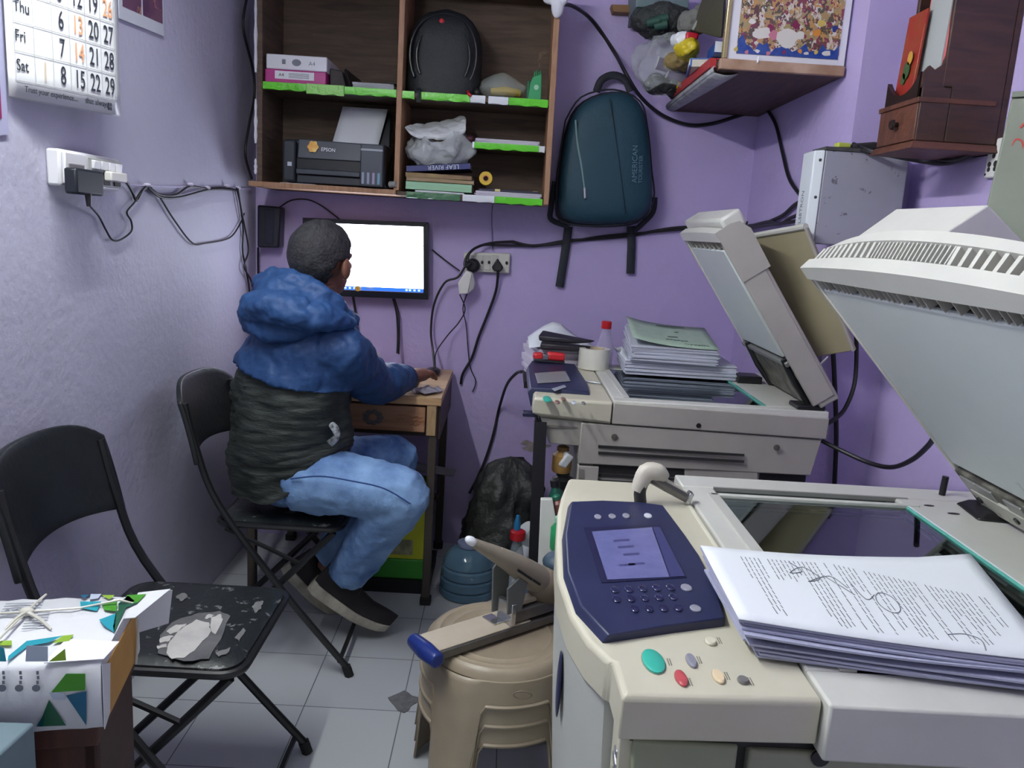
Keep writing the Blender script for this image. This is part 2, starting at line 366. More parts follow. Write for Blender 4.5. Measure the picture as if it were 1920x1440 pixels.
# clear plastic bag with a yellow bundle
clear = M('clear_plastic', (205, 215, 205), .12, alpha=.28, spec=.8, bump=(18, .9))
t = thing('plastic_bag', 'clear plastic bag holding a yellow bundle on the upper right shelf', 'bag', (-.06, CF + .08, 2.015))
b = MB(); rings = []
for k in range(13):
    u = k / 12; r = (.012 + .042 * sin(pi * min(1, u * 1.08)) ** .7) * (1 + .06 * sin(k * 2.3)); x = -.155 + .185 * u
    rings.append([(x + .006 * sin(3 * a + k), CF + .075 + r * 1.3 * cos(a), 2.062 + max(-.044, (r * 1.05 + .004 * sin(4 * a + k)) * sin(a))) for a in [2 * pi * q / 18 for q in range(18)]])
b.loft(rings).build('film', clear, t, sub=1, disp=((.05, .02),))
MB().tube([(-.11, CF + .07, 2.045), (-.05, CF + .07, 2.05), (.01, CF + .075, 2.046)], [.018, .024, .018], 10, flat=.8).build('yellow_bundle', M('yellow_cloth', (196, 166, 50), .7, bump=(30, .4)), t)
MB().ell((-.165, CF + .05, 2.034), (.017, .017, .018)).build('black_knob', M('black_plastic', (28, 28, 32)), t)
# green tape dispenser / stand
t = thing('glue_tube', 'green tapered plastic dispenser standing on the right end of the upper shelf', 'dispenser', (.075, CF + .05, 2.013))
b = MB(); b.loft([[(.04, CF + .02, 2.014), (.094, CF + .02, 2.014), (.094, CF + .09, 2.014), (.04, CF + .09, 2.014)], [(.048, CF + .024, 2.085), (.092, CF + .024, 2.085), (.092, CF + .08, 2.085), (.048, CF + .08, 2.085)], [(.056, CF + .03, 2.105), (.09, CF + .03, 2.12), (.09, CF + .06, 2.12), (.056, CF + .06, 2.105)]])
for k in range(4): b.box(.06 + k * .0075, .065 + k * .0075, CF + .03, CF + .06, 2.10, 2.128 + .004 * (k % 2))
gp = M('green_plastic', (44, 150, 92), .35)
b.build('case', gp, t, bevel=.003)
MB().lathe([(.010, 0), (.010, .001), (.006, .0015)], (.072, CF + .021, 2.065), 16, axis=(0, -1, -.05)).build('badge', M('pale_green', (150, 200, 170), .4), t)
MB().box(.034, .046, CF + .03, CF + .05, 2.014, 2.09).build('side_fin', M('deep_green', (20, 90, 60), .4), t, bevel=.003)

# inkjet printer in the lower left bay
zb = 1.634
t = thing('inkjet_printer', 'black inkjet printer with a loaded white sheet in the lower left cabinet bay', 'printer', (-.71, CF + .1, zb))
px0, px1 = -.935, -.515
blk = M('printer_black', (44, 48, 58), .45); blk2 = M('printer_dark', (22, 24, 30), .35)
yf = CF - .004
b = MB(); b.prism([(px0 + .02, yf + .03, zb), (px0, yf + .04, zb + .03), (px0, yf + .05, zb + .175), (px0, YB - .03, zb + .185), (px0, YB - .03, zb)], (px1 - px0 - .01, 0, 0))
b.build('body', blk, t, bevel=.008)
MB().box(px0 + .005, px0 + .055, yf + .0, yf + .045, zb + .006, zb + .168).build('left_cheek', blk, t, bevel=.008)
MB().hexa([(px0 + .06, yf + .012, zb + .10), (px1 - .102, yf + .012, zb + .10), (px1 - .102, yf + .05, zb + .10), (px0 + .06, yf + .05, zb + .10), (px0 + .06, yf + .032, zb + .178), (px1 - .102, yf + .032, zb + .172), (px1 - .102, yf + .06, zb + .172), (px0 + .06, yf + .06, zb + .178)]).build('front_lid', M('printer_lid', (58, 64, 74), .4), t, bevel=.004)
MB().box(px0 + .058, px1 - .1, yf + .02, yf + .045, zb + .06, zb + .10).build('output_slot', blk2, t)
MB().box(px0 + .06, px1 - .102, yf - .004, yf + .045, zb + .038, zb + .058).build('output_tray', M('printer_lid', (58, 64, 74)), t, bevel=.003)
MB().box(px0 + .06, px1 - .1, yf + .012, yf + .04, zb + .004, zb + .036).build('base_front', blk, t, bevel=.003)
tk = MB().box(px1 - .098, px1 - .006, yf - .028, yf + .06, zb + .004, zb + .168).build('ink_tank', M('tank_grey', (62, 68, 80), .4), t, bevel=.005)
MB().box(px1 - .097, px1 - .008, yf - .031, yf - .02, zb + .140, zb + .150).build('silver_strip', M('silver', (150, 156, 166), .3), tk, bevel=.002)
wcol = ((150, 160, 176), (150, 156, 178), (160, 152, 180), (120, 160, 180))
for k in range(4): MB().box(px1 - .091 + k * .021, px1 - .080 + k * .021, yf - .030, yf - .026, zb + .012, zb + .058).build('ink_window', M('ink_window_%d' % k, wcol[k], .2), tk, bevel=.002)
MB().text('EPSON', .021, (px0 + .155, yf + .0155, zb + .133), (1, 0, -.02), (0, .25, 1), sx=.9).build('brand_lettering', M('print_white', (235, 238, 245), .4), t, smooth=False)
b = MB(); cc = V((px0 + .122, yf + .0195, zb + .146)); n = V((0, -1, .25)).normalized(); u_ = V((1, 0, 0)); v_ = n.cross(u_)
b.prism([cc + u_ * .021 * (1 + .1 * cos(6 * a)) * cos(a) + v_ * (.021 * (1 + .1 * cos(6 * a)) * sin(a) + .004 * max(0, sin(a))) for a in [2 * pi * k / 30 for k in range(30)]], n * .0015)
b.build('orange_sticker', M('sticker_orange', (226, 160, 52), .4, noise=(60, (240, 205, 120), .1)), t, smooth=False)
MB().box(px0 + .025, px0 + .042, yf - .0015, yf, zb + .066, zb + .082).build('white_sticker', M('print_grey', (190, 196, 206), .4), t)
b = MB(); b.grid(lambda u, v: V((-.775 + .04 * v + (.195 - .005 * v) * u, CF + .165 + .05 * v - .012 * v * v, zb + .16 + .175 * v)), 6, 8)
b.build('loaded_sheet', M('paper_white', (226, 230, 236), .7), t, solid=.001)
MB().hexa([(-.79, CF + .18, zb + .15), (-.53, CF + .18, zb + .15), (-.53, CF + .19, zb + .15), (-.79, CF + .19, zb + .15), (-.74, CF + .235, zb + .32), (-.535, CF + .235, zb + .32), (-.535, CF + .245, zb + .32), (-.74, CF + .245, zb + .32)]).build('paper_rest', blk2, t, bevel=.003)
# papers under the printer
MB_ = MB().box(-.94, -.8, CF + .0, CF + .2, 1.6325, 1.6336); tag(MB_.build('paper_sheet', M('paper_white', (226, 230, 236)), smooth=False), 'white sheet of paper poking out under the black inkjet printer', 'paper')
tag(MB().tube([(-.497, CF + .01, 1.652), (-.470, CF - .004, 1.654)], [.013, .012], 12).build('plug_pin', M('grey_rubber', (150, 150, 150), .6)), 'small grey roll lying between the printer and the book pile', 'roll')

# lower right bay: book pile, plastic bag, tape roll, papers
x0 = -.435; zz = 1.630
def book(name, label, cat, pts_z, w_, d_, h_, m, rot=0., tilt=0., edge=None, cx=None, cy=None):
    cx = x0 + w_ / 2 if cx is None else cx; cy = CF + .02 + d_ / 2 if cy is None else cy
    t = thing(name, label, cat, (cx, cy, pts_z))
    rm = Euler((0, -tilt, rot)).to_matrix()
    up = sin(abs(tilt)) * w_ / 2
    c = V((cx, cy, pts_z + h_ / 2 + up))
    MB().rbox(c, (w_ - .006, d_ - .006, h_ - .004), rm).build('pages', edge or M('page_edge', (206, 200, 186), .8), t)
    b = MB(); b.rbox(c + rm @ V((0, 0, h_ / 2 - .001)), (w_, d_, .002), rm); b.rbox(c - rm @ V((0, 0, h_ / 2 - .001)), (w_, d_, .002), rm); b.rbox(c + rm @ V((0, -d_ / 2 + .001, 0)), (w_, .002, h_), rm)
    b.build('cover', m, t, smooth=False)
    return t, c, rm
book('document_folder', 'white folded papers at the very bottom of the book pile', 'papers', zz, .20, .22, .008, M('paper_white', (226, 230, 236)), .04, cx=-.30)
book('document_folder', 'pale green file folder low in the book pile on the lower right shelf', 'folder', zz + .008, .27, .24, .034, M('mint_folder', (150, 196, 160), .5), .0)
book('book', 'brown file with worn edges above the green folder in the book pile', 'book', zz + .042, .275, .23, .016, M('brown_file', (140, 116, 80), .6, noise=(14, (170, 150, 120), .2)), .02)
book('book', 'tan paperback just under the blue book in the book pile', 'book', zz + .058, .27, .22, .018, M('tan_book', (150, 128, 76), .5, noise=(12, (110, 76, 60), .2)), -.02)
t, c, rm = book('book', 'blue book with white spine lettering tilted on top of the book pile', 'book', zz + .076, .26, .2, .026, M('navy_book', (40, 46, 110), .4), .0, tilt=.10, edge=M('page_edge2', (196, 198, 210), .8))
MB().text('LEAF RIVER', .026, c + rm @ V((.085, -.1005, .008)), rm @ V((-1, 0, 0)), rm @ V((0, 0, -1)), sx=1.0).build('spine_lettering', M('print_grey', (190, 196, 206)), t, smooth=False)
# crumpled white plastic bag
t = thing('plastic_bag', 'crumpled white plastic bag lying on the book pile in the lower right bay', 'bag', (-.32, CF + .1, 1.742))
filmw = M('milky_plastic', (222, 226, 228), .3, bump=(16, .8), alpha=.93)
b = MB()
def bagf(u, v):
    a = 2 * pi * u; r = .14 * (1 + .12 * sin(3 * a) + .08 * sin(5 * a + 2)); k = v
    return V((-.312 + r * cos(a) * (.45 + .55 * sin(pi * (.12 + .7 * k))), CF + .075 + .095 * sin(a) * (.4 + .6 * sin(pi * (.12 + .7 * k))), 1.745 + .10 * k + .018 * sin(4 * a + 5 * k) * k + (.035 * k * max(0, cos(a - .3)))))
b.grid(bagf, 72, 24); b.build('film', M('clear_milky', (206, 212, 214), .18, alpha=.62, bump=(18, .9)), t, disp=((.07, .045), (.03, .015)))
b = MB()
pts = [[PY(u, v, CF + dy) for u, v, dy in row] for row in (
    ((757, 236, .03), (775, 233, .12), (808, 232, .14), (840, 225, .16), (872, 216, .17)),
    ((760, 243, .0), (790, 244, .05), (820, 243, .06), (845, 236, .08), (876, 223, .10)),
    ((775, 255, .0), (800, 253, .02), (825, 252, .02), (848, 250, .03), (875, 240, .05)),
    ((790, 262, .02), (812, 260, .03), (832, 264, .03), (850, 258, .05), (874, 252, .07)))]
b.loft(pts, cap=False, closed=False); o = b.build('folded_sheet', filmw, t, solid=.003, sub=3, disp=((.06, .022),)); o.modifiers.move(o.modifiers.find('folds'), len(o.modifiers) - 1)
# yellow tape roll
c = PY(911, 335, CF + .06)
t = thing('tape_roll', 'small yellow tape roll standing on the papers right of the book pile', 'tape', (c.x, c.y, c.z - .028))
MB().lathe([(.014, -.012), (.027, -.012), (.028, -.008), (.028, .008), (.027, .012), (.014, .012), (.014, -.012)], c, 24, axis=(0, -1, .05), cap=False).build('tape', M('yellow_tape', (214, 180, 40), .35), t)
MB().lathe([(.010, -.013), (.014, -.013), (.014, .013), (.010, .013), (.010, -.013)], c, 20, axis=(0, -1, .05), cap=False).build('core', M('pink_card', (206, 140, 90), .6), t)
t = thing('paper_pile', 'white sheets under the dark blue file on the bottom right shelf', 'papers', (-.02, CF + .12, 1.629))
b = MB()
for k in range(6): b.rbox((-.015 + random.uniform(-.004, .004), CF + .13, 1.6315 + k * .0035), (.27, .22, .003), (0, 0, random.uniform(-.02, .02)))
b.build('sheets', M('paper_lilac', (206, 200, 216), .7), t, smooth=False)
t = thing('document_folder', 'dark blue file with cream corners lying on the white sheets, bottom right shelf', 'folder', (-.02, CF + .12, 1.651))
MB().rbox((-.01, CF + .14, 1.6565), (.25, .2, .009), (0, 0, -.03)).build('cover', M('navy_file', (44, 42, 66), .5), t, bevel=.002)
for x in (-.06, .095): MB().rbox((x, CF + .041, 1.657), (.022, .006, .0095), (0, 0, -.03)).build('corner', M('cream_card', (206, 196, 130), .5), t)
t = thing('paper_pile', 'white papers lying on the half shelf of the lower right bay', 'papers', (-.02, CF + .15, 1.841))
b = MB()
for k in range(5): b.rbox((-.03 + random.uniform(-.004, .004), CF + .145, 1.8435 + k * .0035), (.26, .2, .003), (0, 0, random.uniform(-.03, .03)))
b.build('sheets', M('paper_lilac', (206, 200, 216)), t, smooth=False)
tag(MB().ell((-.185, CF + .08, 1.856), (.022, .03, .016)).build('pouch', M('maroon_pouch', (70, 34, 46), .6, bump=(40, .4))), 'small maroon pouch at the left end of the half shelf', 'pouch')

# ------------------------------------------------------------------ power adapter box under the cabinet
c = PY(503, 425, YB - .05)
t = thing('adapter_box', 'black power adapter box hanging under the left end of the wall cabinet', 'adapter', (c.x, YB - .05, PY(503, 465, YB - .05).z))
p = [PY(482, 384, YB - .08), PY(526, 388, YB - .08), PY(523, 465, YB - .08), PY(482, 464, YB - .08)]
MB().prism(p, (0, .078, 0)).build('case', M('black_case', (30, 32, 44), .35), t, bevel=.008)
MB().prism([PY(496, 392, YB - .083), PY(514, 393, YB - .083), PY(512, 458, YB - .083), PY(497, 457, YB - .083)], (0, .006, 0)).build('ribbed_face', M('case_face', (44, 48, 64), .25, bump=(50, .5, (30, 1, 1))), t, bevel=.003)

# ------------------------------------------------------------------ monitor
MY = YB - .085
t = thing('monitor', 'black flat monitor with a glowing white screen on the back wall above the desk', 'monitor', (-.62, YB - .05, 1.19))
A, B, D, E_ = PY(567, 408, MY), PY(803, 417, MY), PY(803, 562, MY), PY(570, 553, MY)
mbk = M('monitor_black', (24, 24, 34), .3)
def inset(a, b, c, d, l, r, tp, bt):
    ex = (b - a).normalized(); ez = (a - d).normalized()
    return a + ex * l - ez * tp, b - ex * r - ez * tp, c - ex * r + ez * bt, d + ex * l + ez * bt
s1 = inset(A, B, D, E_, .026, .022, .02, .03)
b = MB(); o4 = [A, B, D, E_]; dv = V((0, .03, 0))
for k in range(4):
    q = [o4[k], o4[(k + 1) % 4], s1[(k + 1) % 4], s1[k]]; b.hexa([p + dv for p in q] + q)
b.build('bezel', mbk, t, bevel=.002)
MB().prism([p + V((0, .025, 0)) for p in o4], (0, .04, 0)).build('rear_shell', mbk, t, bevel=.01)
MB().rbox(((A.x + B.x) / 2, YB - .012, (A.z + D.z) / 2), (.1, .022, .1)).build('wall_bracket', mbk, t)
def scr(nt, tc, c): return None
scm = M('screen_white', (10, 10, 12), .2, emit=((232, 238, 255), 5.5)); tbm = M('screen_taskbar', (10, 20, 40), .2, emit=((40, 90, 210), 1.2))
q = [p + V((0, .012, 0)) for p in s1]; ez = (q[0] - q[3]); ez2 = (q[1] - q[2])
MB().prism([q[0], q[1], q[2] + ez2 * .055, q[3] + ez * .055], (0, .004, 0)).build('screen', scm, t, smooth=False)
tb = MB().prism([q[3] + ez * .055, q[2] + ez2 * .055, q[2], q[3]], (0, .004, 0)).build('taskbar', tbm, t, smooth=False)
b = MB(); e0 = q[3]; ex = (q[2] - q[3])
for k in (.03, .30, .34, .38, .84, .87, .91, .95): b.quad(e0 + ex * k + ez * .015 - V((0, .0006, 0)), e0 + ex * (k + .018) + ez * .015 - V((0, .0006, 0)), e0 + ex * (k + .018) + ez * .04 - V((0, .0006, 0)), e0 + ex * k + ez * .04 - V((0, .0006, 0)))
b.build('taskbar_icons', M('screen_icons', (10, 20, 40), .2, emit=((150, 200, 255), 2.0)), tb, smooth=False)
b = MB(); q0 = PY(686, 542, MY - .0006)
for k in range(4): b.box(q0.x + .009 * k, q0.x + .009 * k + .006, q0.y, q0.y + .0004, q0.z, q0.z + .007)
b.build('brand_mark', M('print_grey', (190, 196, 206)), t, smooth=False)
c = PY(671, 541, MY - .001)
MB().prism([c + V((.014 * cos(a), 0, .012 * sin(a))) for a in [2 * pi * k / 16 for k in range(16)]], (0, -.001, 0)).build('orange_sticker', M('sticker_orange', (226, 160, 52)), t, smooth=False)

# ------------------------------------------------------------------ backpack on the wall
BYF = YB - .17
t = thing('backpack', 'dark teal backpack hanging on the back wall right of the cabinet', 'backpack', (.40, YB - .09, 1.54))
outl = [(1062, 228), (1078, 196), (1108, 176), (1150, 165), (1186, 170), (1212, 200), (1220, 262), (1224, 330), (1229, 378), (1214, 412), (1186, 426), (1120, 428), (1062, 424), (1040, 408), (1040, 350), (1048, 290)]
teal = M('teal_nylon', (22, 62, 78), .6, bump=(9, .35), bump2=(180, .15)); tdark = M('dark_nylon', (30, 34, 46), .65, bump=(150, .2))
base = [PY(u, v, YB - .10) for u, v in outl]
cen = sum(base, V((0, 0, 0))) / len(base)
def ringat(k, y): return [V((cen.x + (p.x - cen.x) * k, y, cen.z + (p.z - cen.z) * k)) for p in base]
b = MB(); b.mat(0).loft([ringat(.90, YB - .008), ringat(.98, YB - .02), ringat(1.0, YB - .06), ringat(.995, YB - .10)]); b.build('rear_compartment', tdark, t, sub=1)
b = MB()
fr = []
for k, y in ((.965, YB - .09), (.955, YB - .12), (.92, YB - .155), (.80, YB - .178), (.5, YB - .186), (.18, YB - .188)):
    fr.append(ringat(k, y))
b.loft(fr); b.build('front_panel', teal, t, sub=1)
def tr(pts, y, r, name, m, flat=1.0, n=6): return MB().tube([PY(u, v, y) for u, v in pts], r, max(n, 8) if flat != 1 else n, smooth=4, flat=flat, up=(0, 1, 0)).build(name, m, t)
def surfy(u, v):    # depth of the front panel at an image point
    p = PY(u, v, BYF); dx = (p.x - cen.x) / .2; dz = (p.z - cen.z) / .3
    k = min(1.0, sqrt(dx * dx + dz * dz)); return YB - .188 + .012 * k ** 2 + (.05 * max(0, k - .8) / .2 if k > .8 else 0)
tr([(1079, 225), (1083, 270), (1090, 310), (1096, 355)], YB - .183, .004, 'zip', M('zip_teal', (120, 150, 150), .4))
tr([(1096, 352), (1097, 372)], YB - .19, .006, 'zip_pull', M('zip_metal', (180, 184, 188), .3, .8), n=8)
tr([(1143, 185), (1152, 240), (1163, 320), (1172, 400)], YB - .1885, .0025, 'seam', M('seam_dark', (10, 40, 56), .7))
tr([(1060, 226), (1090, 182), (1150, 168), (1200, 190), (1214, 240), (1222, 320), (1226, 372), (1205, 410), (1130, 424), (1050, 414), (1044, 360), (1050, 290), (1060, 226)], YB - .125, .004, 'piping', tdark)
tr([(1118, 172), (1128, 150), (1150, 141), (1172, 150), (1182, 172)], YB - .05, .016, 'top_handle', tdark, flat=.45)
for nm, pts in (('strap', [(1066, 425), (1062, 455), (1056, 495), (1049, 538)]), ('strap', [(1183, 424), (1184, 455), (1183, 485), (1182, 513)])):
    tr(pts, YB - .02, .019, nm, tdark, flat=.25)
tr([(1040, 340), (1033, 390), (1034, 412), (1066, 424)], YB - .04, .012, 'side_strap', tdark, flat=.3)
tr([(1228, 370), (1224, 398), (1204, 420), (1190, 432)], YB - .04, .012, 'side_strap', tdark, flat=.3)
lo = PY(1192, 343, YB - .19); b = MB()
b.text('AMERICAN', .031, lo + V((.004, 0, 0)), (-.06, 0, 1), (-1, 0, -.06), sx=1.0); b.text('TOURISTER', .022, lo + V((.026, 0, .0)), (-.06, 0, 1), (-1, 0, -.06), sx=1.0)
b.build('side_lettering', M('logo_grey', (86, 122, 140), .5), t, smooth=False)

# ------------------------------------------------------------------ switchboard on the back wall
def plate(p, d, th): return MB().prism(p, V(d) * th)
cream = M('switch_cream', (214, 212, 204), .4); swdark = M('socket_dark', (40, 38, 40), .6)
t = thing('switchboard', 'cream switchboard with plugs on the back wall right of the monitor', 'switchboard', (-.09, YB - .02, 1.34))
plate([PY(869, 473, YB - .03), PY(957, 475, YB - .03), PY(955, 513, YB - .03), PY(870, 509, YB - .03)], (0, 1, 0), .029).build('face_plate', cream, t, bevel=.006)
for u0 in (878, 893, 907, 922):
    MB().prism([PY(u0, 478, YB - .034), PY(u0 + 13, 479, YB - .034), PY(u0 + 13, 507, YB - .034), PY(u0, 506, YB - .034)], (0, .005, 0)).build('module', M('module_cream', (196, 194, 190), .4), t, bevel=.002)
for u, v in ((874, 490), (950, 493), (904, 492), (917, 492)):
    MB().ell(PY(u, v, YB - .034), (.006, .003, .008), nu=10, nv=6).build('screw_hole', swdark, t)
c = PY(887, 498, YB - .055); t = thing('round_plug', 'round black plug in the left socket of the back wall switchboard', 'plug', (c.x, YB - .05, c.z - .03))
MB().lathe([(.022, 0), (.03, .01), (.032, .025), (.024, .04), (.012, .045)], (c.x, YB - .034, c.z), 18, axis=(0, -1, 0)).build('plug_body', M('black_plastic', (28, 28, 32)), t)
c = PY(933, 496, YB - .055); t = thing('pin_plug', 'black three pin plug in the right socket of the back wall switchboard', 'plug', (c.x, YB - .05, c.z - .03))
MB().prism([PY(922, 501, YB - .034), PY(933, 484, YB - .034), PY(944, 501, YB - .034), PY(939, 509, YB - .034), PY(927, 508, YB - .034)], (0, -.028, 0)).build('plug_body', M('black_plastic', (28, 28, 32)), t, bevel=.005)
t = thing('white_adapter', 'white box adapter hanging below the round plug of the switchboard', 'adapter', PY(874, 555, YB - .08))
q = [PY(868, 517, YB - .10), PY(876, 507, YB - .10), PY(887, 512, YB - .10), PY(890, 532, YB - .10), PY(875, 552, YB - .10), PY(858, 538, YB - .10)]
MB().prism([PY(859, 530, YB - .105), PY(874, 507, YB - .105), PY(886, 512, YB - .105), PY(877, 551, YB - .105), PY(861, 552, YB - .105)], (0, .05, 0)).build('case', M('adapter_white', (222, 220, 216), .35), t, bevel=.005)
MB().prism([PY(886, 512, YB - .10), PY(891, 530, YB - .09), PY(889, 542, YB - .09), PY(877, 551, YB - .10)], (0, .045, 0)).build('end_cap', M('adapter_grey', (186, 184, 184), .35), t, bevel=.004)
cab_m = M('cable_black', (26, 24, 32), .5)
def cable(label, pts, r=.005, m=None, smooth=6, name='cable', cat='cable', group='loose cables on the walls'):
    o = MB().tube(pts, r, 8, smooth=smooth).build(name, m or cab_m); return tag(o, label, cat, group)
def bk(pts, off=.012): return [PY(u, v, YB - (p[2] if len(p) > 2 else off)) for p in pts for u, v in [p[:2]]]
cable('black cable from the switchboard plug dropping left in a wide loop to the keyboard', bk([(872, 500, .06), (858, 520, .06), (834, 530, .05), (814, 570, .05), (808, 620, .06), (812, 660, .2), (815, 690, .27)]), .005)
cable('thin cable from the white adapter slanting down left to the mouse', bk([(862, 552, .08), (872, 580, .06), (860, 605, .05), (840, 628, .06), (818, 660, .2), (816, 686, .25)]), .0028)
cable('thin twin cable hanging straight down from the white adapter behind the desk', bk([(876, 550, .08), (868, 578, .05), (874, 610, .03), (878, 660, .02), (882, 690, .02), (892, 715, .015), (886, 735, .015)]), .0025)
cable('black cable from the three pin plug running down to the back of the desk', bk([(934, 508, .05), (930, 545, .03), (914, 590, .02), (898, 630, .02), (885, 670, .02), (868, 700, .02), (864, 720, .012)]), .006)
cable('loop of black cable arching over the switchboard from the wall run', bk([(884, 492, .09), (872, 500, .10), (874, 484, .09), (890, 466, .06), (920, 456, .03), (960, 453, .02)]), .006)
cable('second black cable looping from the round plug to the wall run', bk([(889, 492, .1), (878, 486, .1), (884, 470, .08), (905, 460, .04), (940, 460, .02), (985, 461, .014)]), .005)
cable('long black wall cable from the switchboard passing behind the backpack to the right corner', bk([(960, 453), (1000, 461), (1060, 452), (1100, 449), (1180, 442), (1260, 428), (1340, 424), (1390, 420), (1420, 412, .03)]), .007)
cable('thin black wall cable just under the long run, right of the switchboard', bk([(985, 461), (1040, 458), (1120, 444), (1200, 437), (1300, 428), (1400, 420, .02)], .02), .005)
cable('thin black cable stub slanting from the monitor to the white adapter', bk([(810, 468), (835, 488), (862, 508, .05)]), .003)
cable('black cable hanging from the monitor to the desk in the middle', bk([(737, 560, .05), (744, 590, .04), (746, 630, .05), (745, 662, .1)]), .005)
cable('thin black cable beside the middle monitor cable', bk([(740, 560, .05), (748, 590, .04), (749, 630, .05), (748, 664, .1)], .02), .003)
cable("black cable hanging from the monitor beside the man's face", bk([(662, 556, .05), (667, 590, .04), (669, 620, .05), (668, 660, .1)]), .006)
cable('thick black cable drooping from the top of the cabinet past the backpack to the corner', bk([(1050, 8, .32), (1075, 12, .2), (1110, 38, .03), (1150, 95), (1172, 135, .19), (1200, 180, .12), (1240, 215, .03), (1290, 234), (1335, 232), (1385, 217), (1425, 205, .03)], .012), .008)
tag(MB().tube(bk([(925, 380), (922, 405), (924, 470)]), .0022, 6, smooth=4).build('string', M('grey_string', (120, 110, 140), .8)), 'thin string hanging from the cabinet down to the switchboard', 'string')
cable('thin black cable arching from the adapter box under the cabinet', bk([(520, 392, .06), (545, 376, .03), (575, 374, .02), (600, 384), (625, 402), (645, 418, .03)]), .0032)
# ------------------------------------------------------------------ left wall: calendar, posters, switchboard, cables
def lw(u, v, off=.004): return PX(u, v, XL + off)
t = thing('wall_calendar', 'white wall calendar page with large dates on the left wall', 'calendar', (XL + .01, 2.1, 1.74))
pw = M('calendar_paper', (226, 228, 230), .35); wy0, wy1 = 1.855, 2.395
CA, CB = PX(17, 180, XL + .014), PX(226, 217, XL + .095)          # bottom corners
yd = V((0, 0, 1)); xd = (CB - CA).normalized(); Wc = (CB - CA).length; Hc = .56
nrm = xd.cross(yd).normalized()
def cal(u, v): # u along the page, v up from its bottom edge
    return CA + xd * (u * Wc) + V((0, 0, 1)) * (v * Hc) + nrm * (.010 * sin(pi * u) * (1 - v * .6)) * .5
b = MB(); b.grid(lambda u, v: cal(u, v), 14, 10); b.build('page', pw, t, solid=.002)
b = MB(); b.grid(lambda u, v: cal(u, v) - nrm * .005 + xd * .006 - V((0, 0, .003)), 8, 6); b.build('under_page', M('calendar_paper2', (200, 204, 210), .5), t, solid=.002)
blackp = MB(); orangep = MB(); tanp = MB(); rule = MB()
rows = ['Tue', 'Wed', 'Thu', 'Fri', 'Sat']; nums = {'Tue': ('', '4', '11', '18', '25'), 'Wed': ('', '5', '12', '19', '26'), 'Thu': ('', '6', '13', '20', '27'), 'Fri': ('', '7', '14', '21', '28'), 'Sat': ('1', '8', '15', '22', '29')}
colw = (1 - .10) / 6; rowh = .062 / Hc
for r, nme in enumerate(rows):
    vb = .047 / Hc + (4 - r) * rowh
    lab = {'Tue': 'Tue', 'Wed': 'Wed', 'Thu': 'Thu', 'Fri': 'Fri', 'Sat': 'Sat'}[nme]
    u = .055; blackp.text(lab, .036, cal(u + .0, vb + .02) + nrm * .0035, xd, yd, sx=.78)
    for c_ in range(5):
        s = nums[nme][c_]
        if not s: continue
        uu = .055 + colw * (c_ + 1) + colw * .5
        m_ = orangep if s in ('26', '13', '14') else tanp if s == '1' else blackp
        m_.text(s, .060, cal(uu, vb) + nrm * .0035, xd, yd, align='CENTER', sx=.60)
for r in range(6):
    vb = (.047 - .010) / Hc + r * rowh; rule.tube([cal(.05 + .9 * k / 8, vb) + nrm * .0035 for k in range(9)], .0007, 4)
for c_ in range(7): rule.tube([cal(.05 + colw * c_, .037 / Hc + k * (5 * rowh) / 6) + nrm * .0035 for k in range(7)], .0007, 4)
blackp.text('Trust your experience....', .019, cal(.10, .026) + nrm * .006, xd, V((0, .12, 1)), sx=.85); blackp.text('that always', .021, cal(.62, .026) + nrm * .0035, xd, V((0, .12, 1)), sx=.85)
u0 = cal(.86, .022) + nrm * .0035
for i in range(2):
    for j in range(2): blackp.rbox(u0 + xd * (.008 * i) + V((0, 0, .010 * j)), (.001, .006, .008))
blackp.build('black_lettering', M('calendar_black', (46, 50, 62), .6), t, smooth=False); orangep.build('orange_lettering', M('calendar_orange', (222, 160, 120), .6), t, smooth=False)
tanp.build('tan_lettering', M('calendar_tan', (206, 186, 160), .6), t, smooth=False); rule.build('ruled_lines', M('calendar_rule', (170, 172, 176), .6), t, smooth=False)
# poster right of the calendar
t = thing('poster', 'reddish picture poster with white border at the top right of the calendar', 'poster', (XL + .003, 2.45, 2.03))
P0, P1 = lw(222, 34), lw(306, 68); top = .3
MB().prism([P0, P1, P1 + V((0, 0, top)), P0 + V((0, 0, top))], (.003, 0, 0)).build('border', M('poster_white', (200, 204, 214), .4), t)
d = (P1 - P0).normalized()
b = MB()
for a0, a1 in ((.02, .14), (.15, .29)):
    L_ = (P1 - P0).length / .30; b.quad(*[P0 + d * a * L_ + V((.0036, 0, z)) for a, z in ((a0, .035), (a1, .035), (a1, top), (a0, top))])
b.build('picture', M('poster_red', (120, 84, 104), .35, noise=(14, (90, 60, 90), .15), spots=(20, (170, 120, 110), .62)), t, smooth=False)
# pink poster at the far left edge
t = thing('poster', 'pale poster with a pink panel at the left edge below the calendar', 'poster', (XL + .003, 1.78, 1.66))
b0, b1 = lw(-70, 262), lw(15, 252); 
MB().prism([b0, b1, V((b1.x, b1.y, 1.98)), V((b0.x, b0.y, 1.98))], (.002, 0, 0)).build('sheet', M('poster_pale', (166, 166, 196), .5), t)
MB().prism([lw(-70, 232, .0065), lw(3, 222, .0065), V((XL + .0065, lw(3, 222, .0065).y, 1.92)), V((XL + .0065, lw(-70, 232, .0065).y, 1.92))], (.0008, 0, 0)).build('pink_panel', M('poster_pink', (140, 40, 90), .4), t)

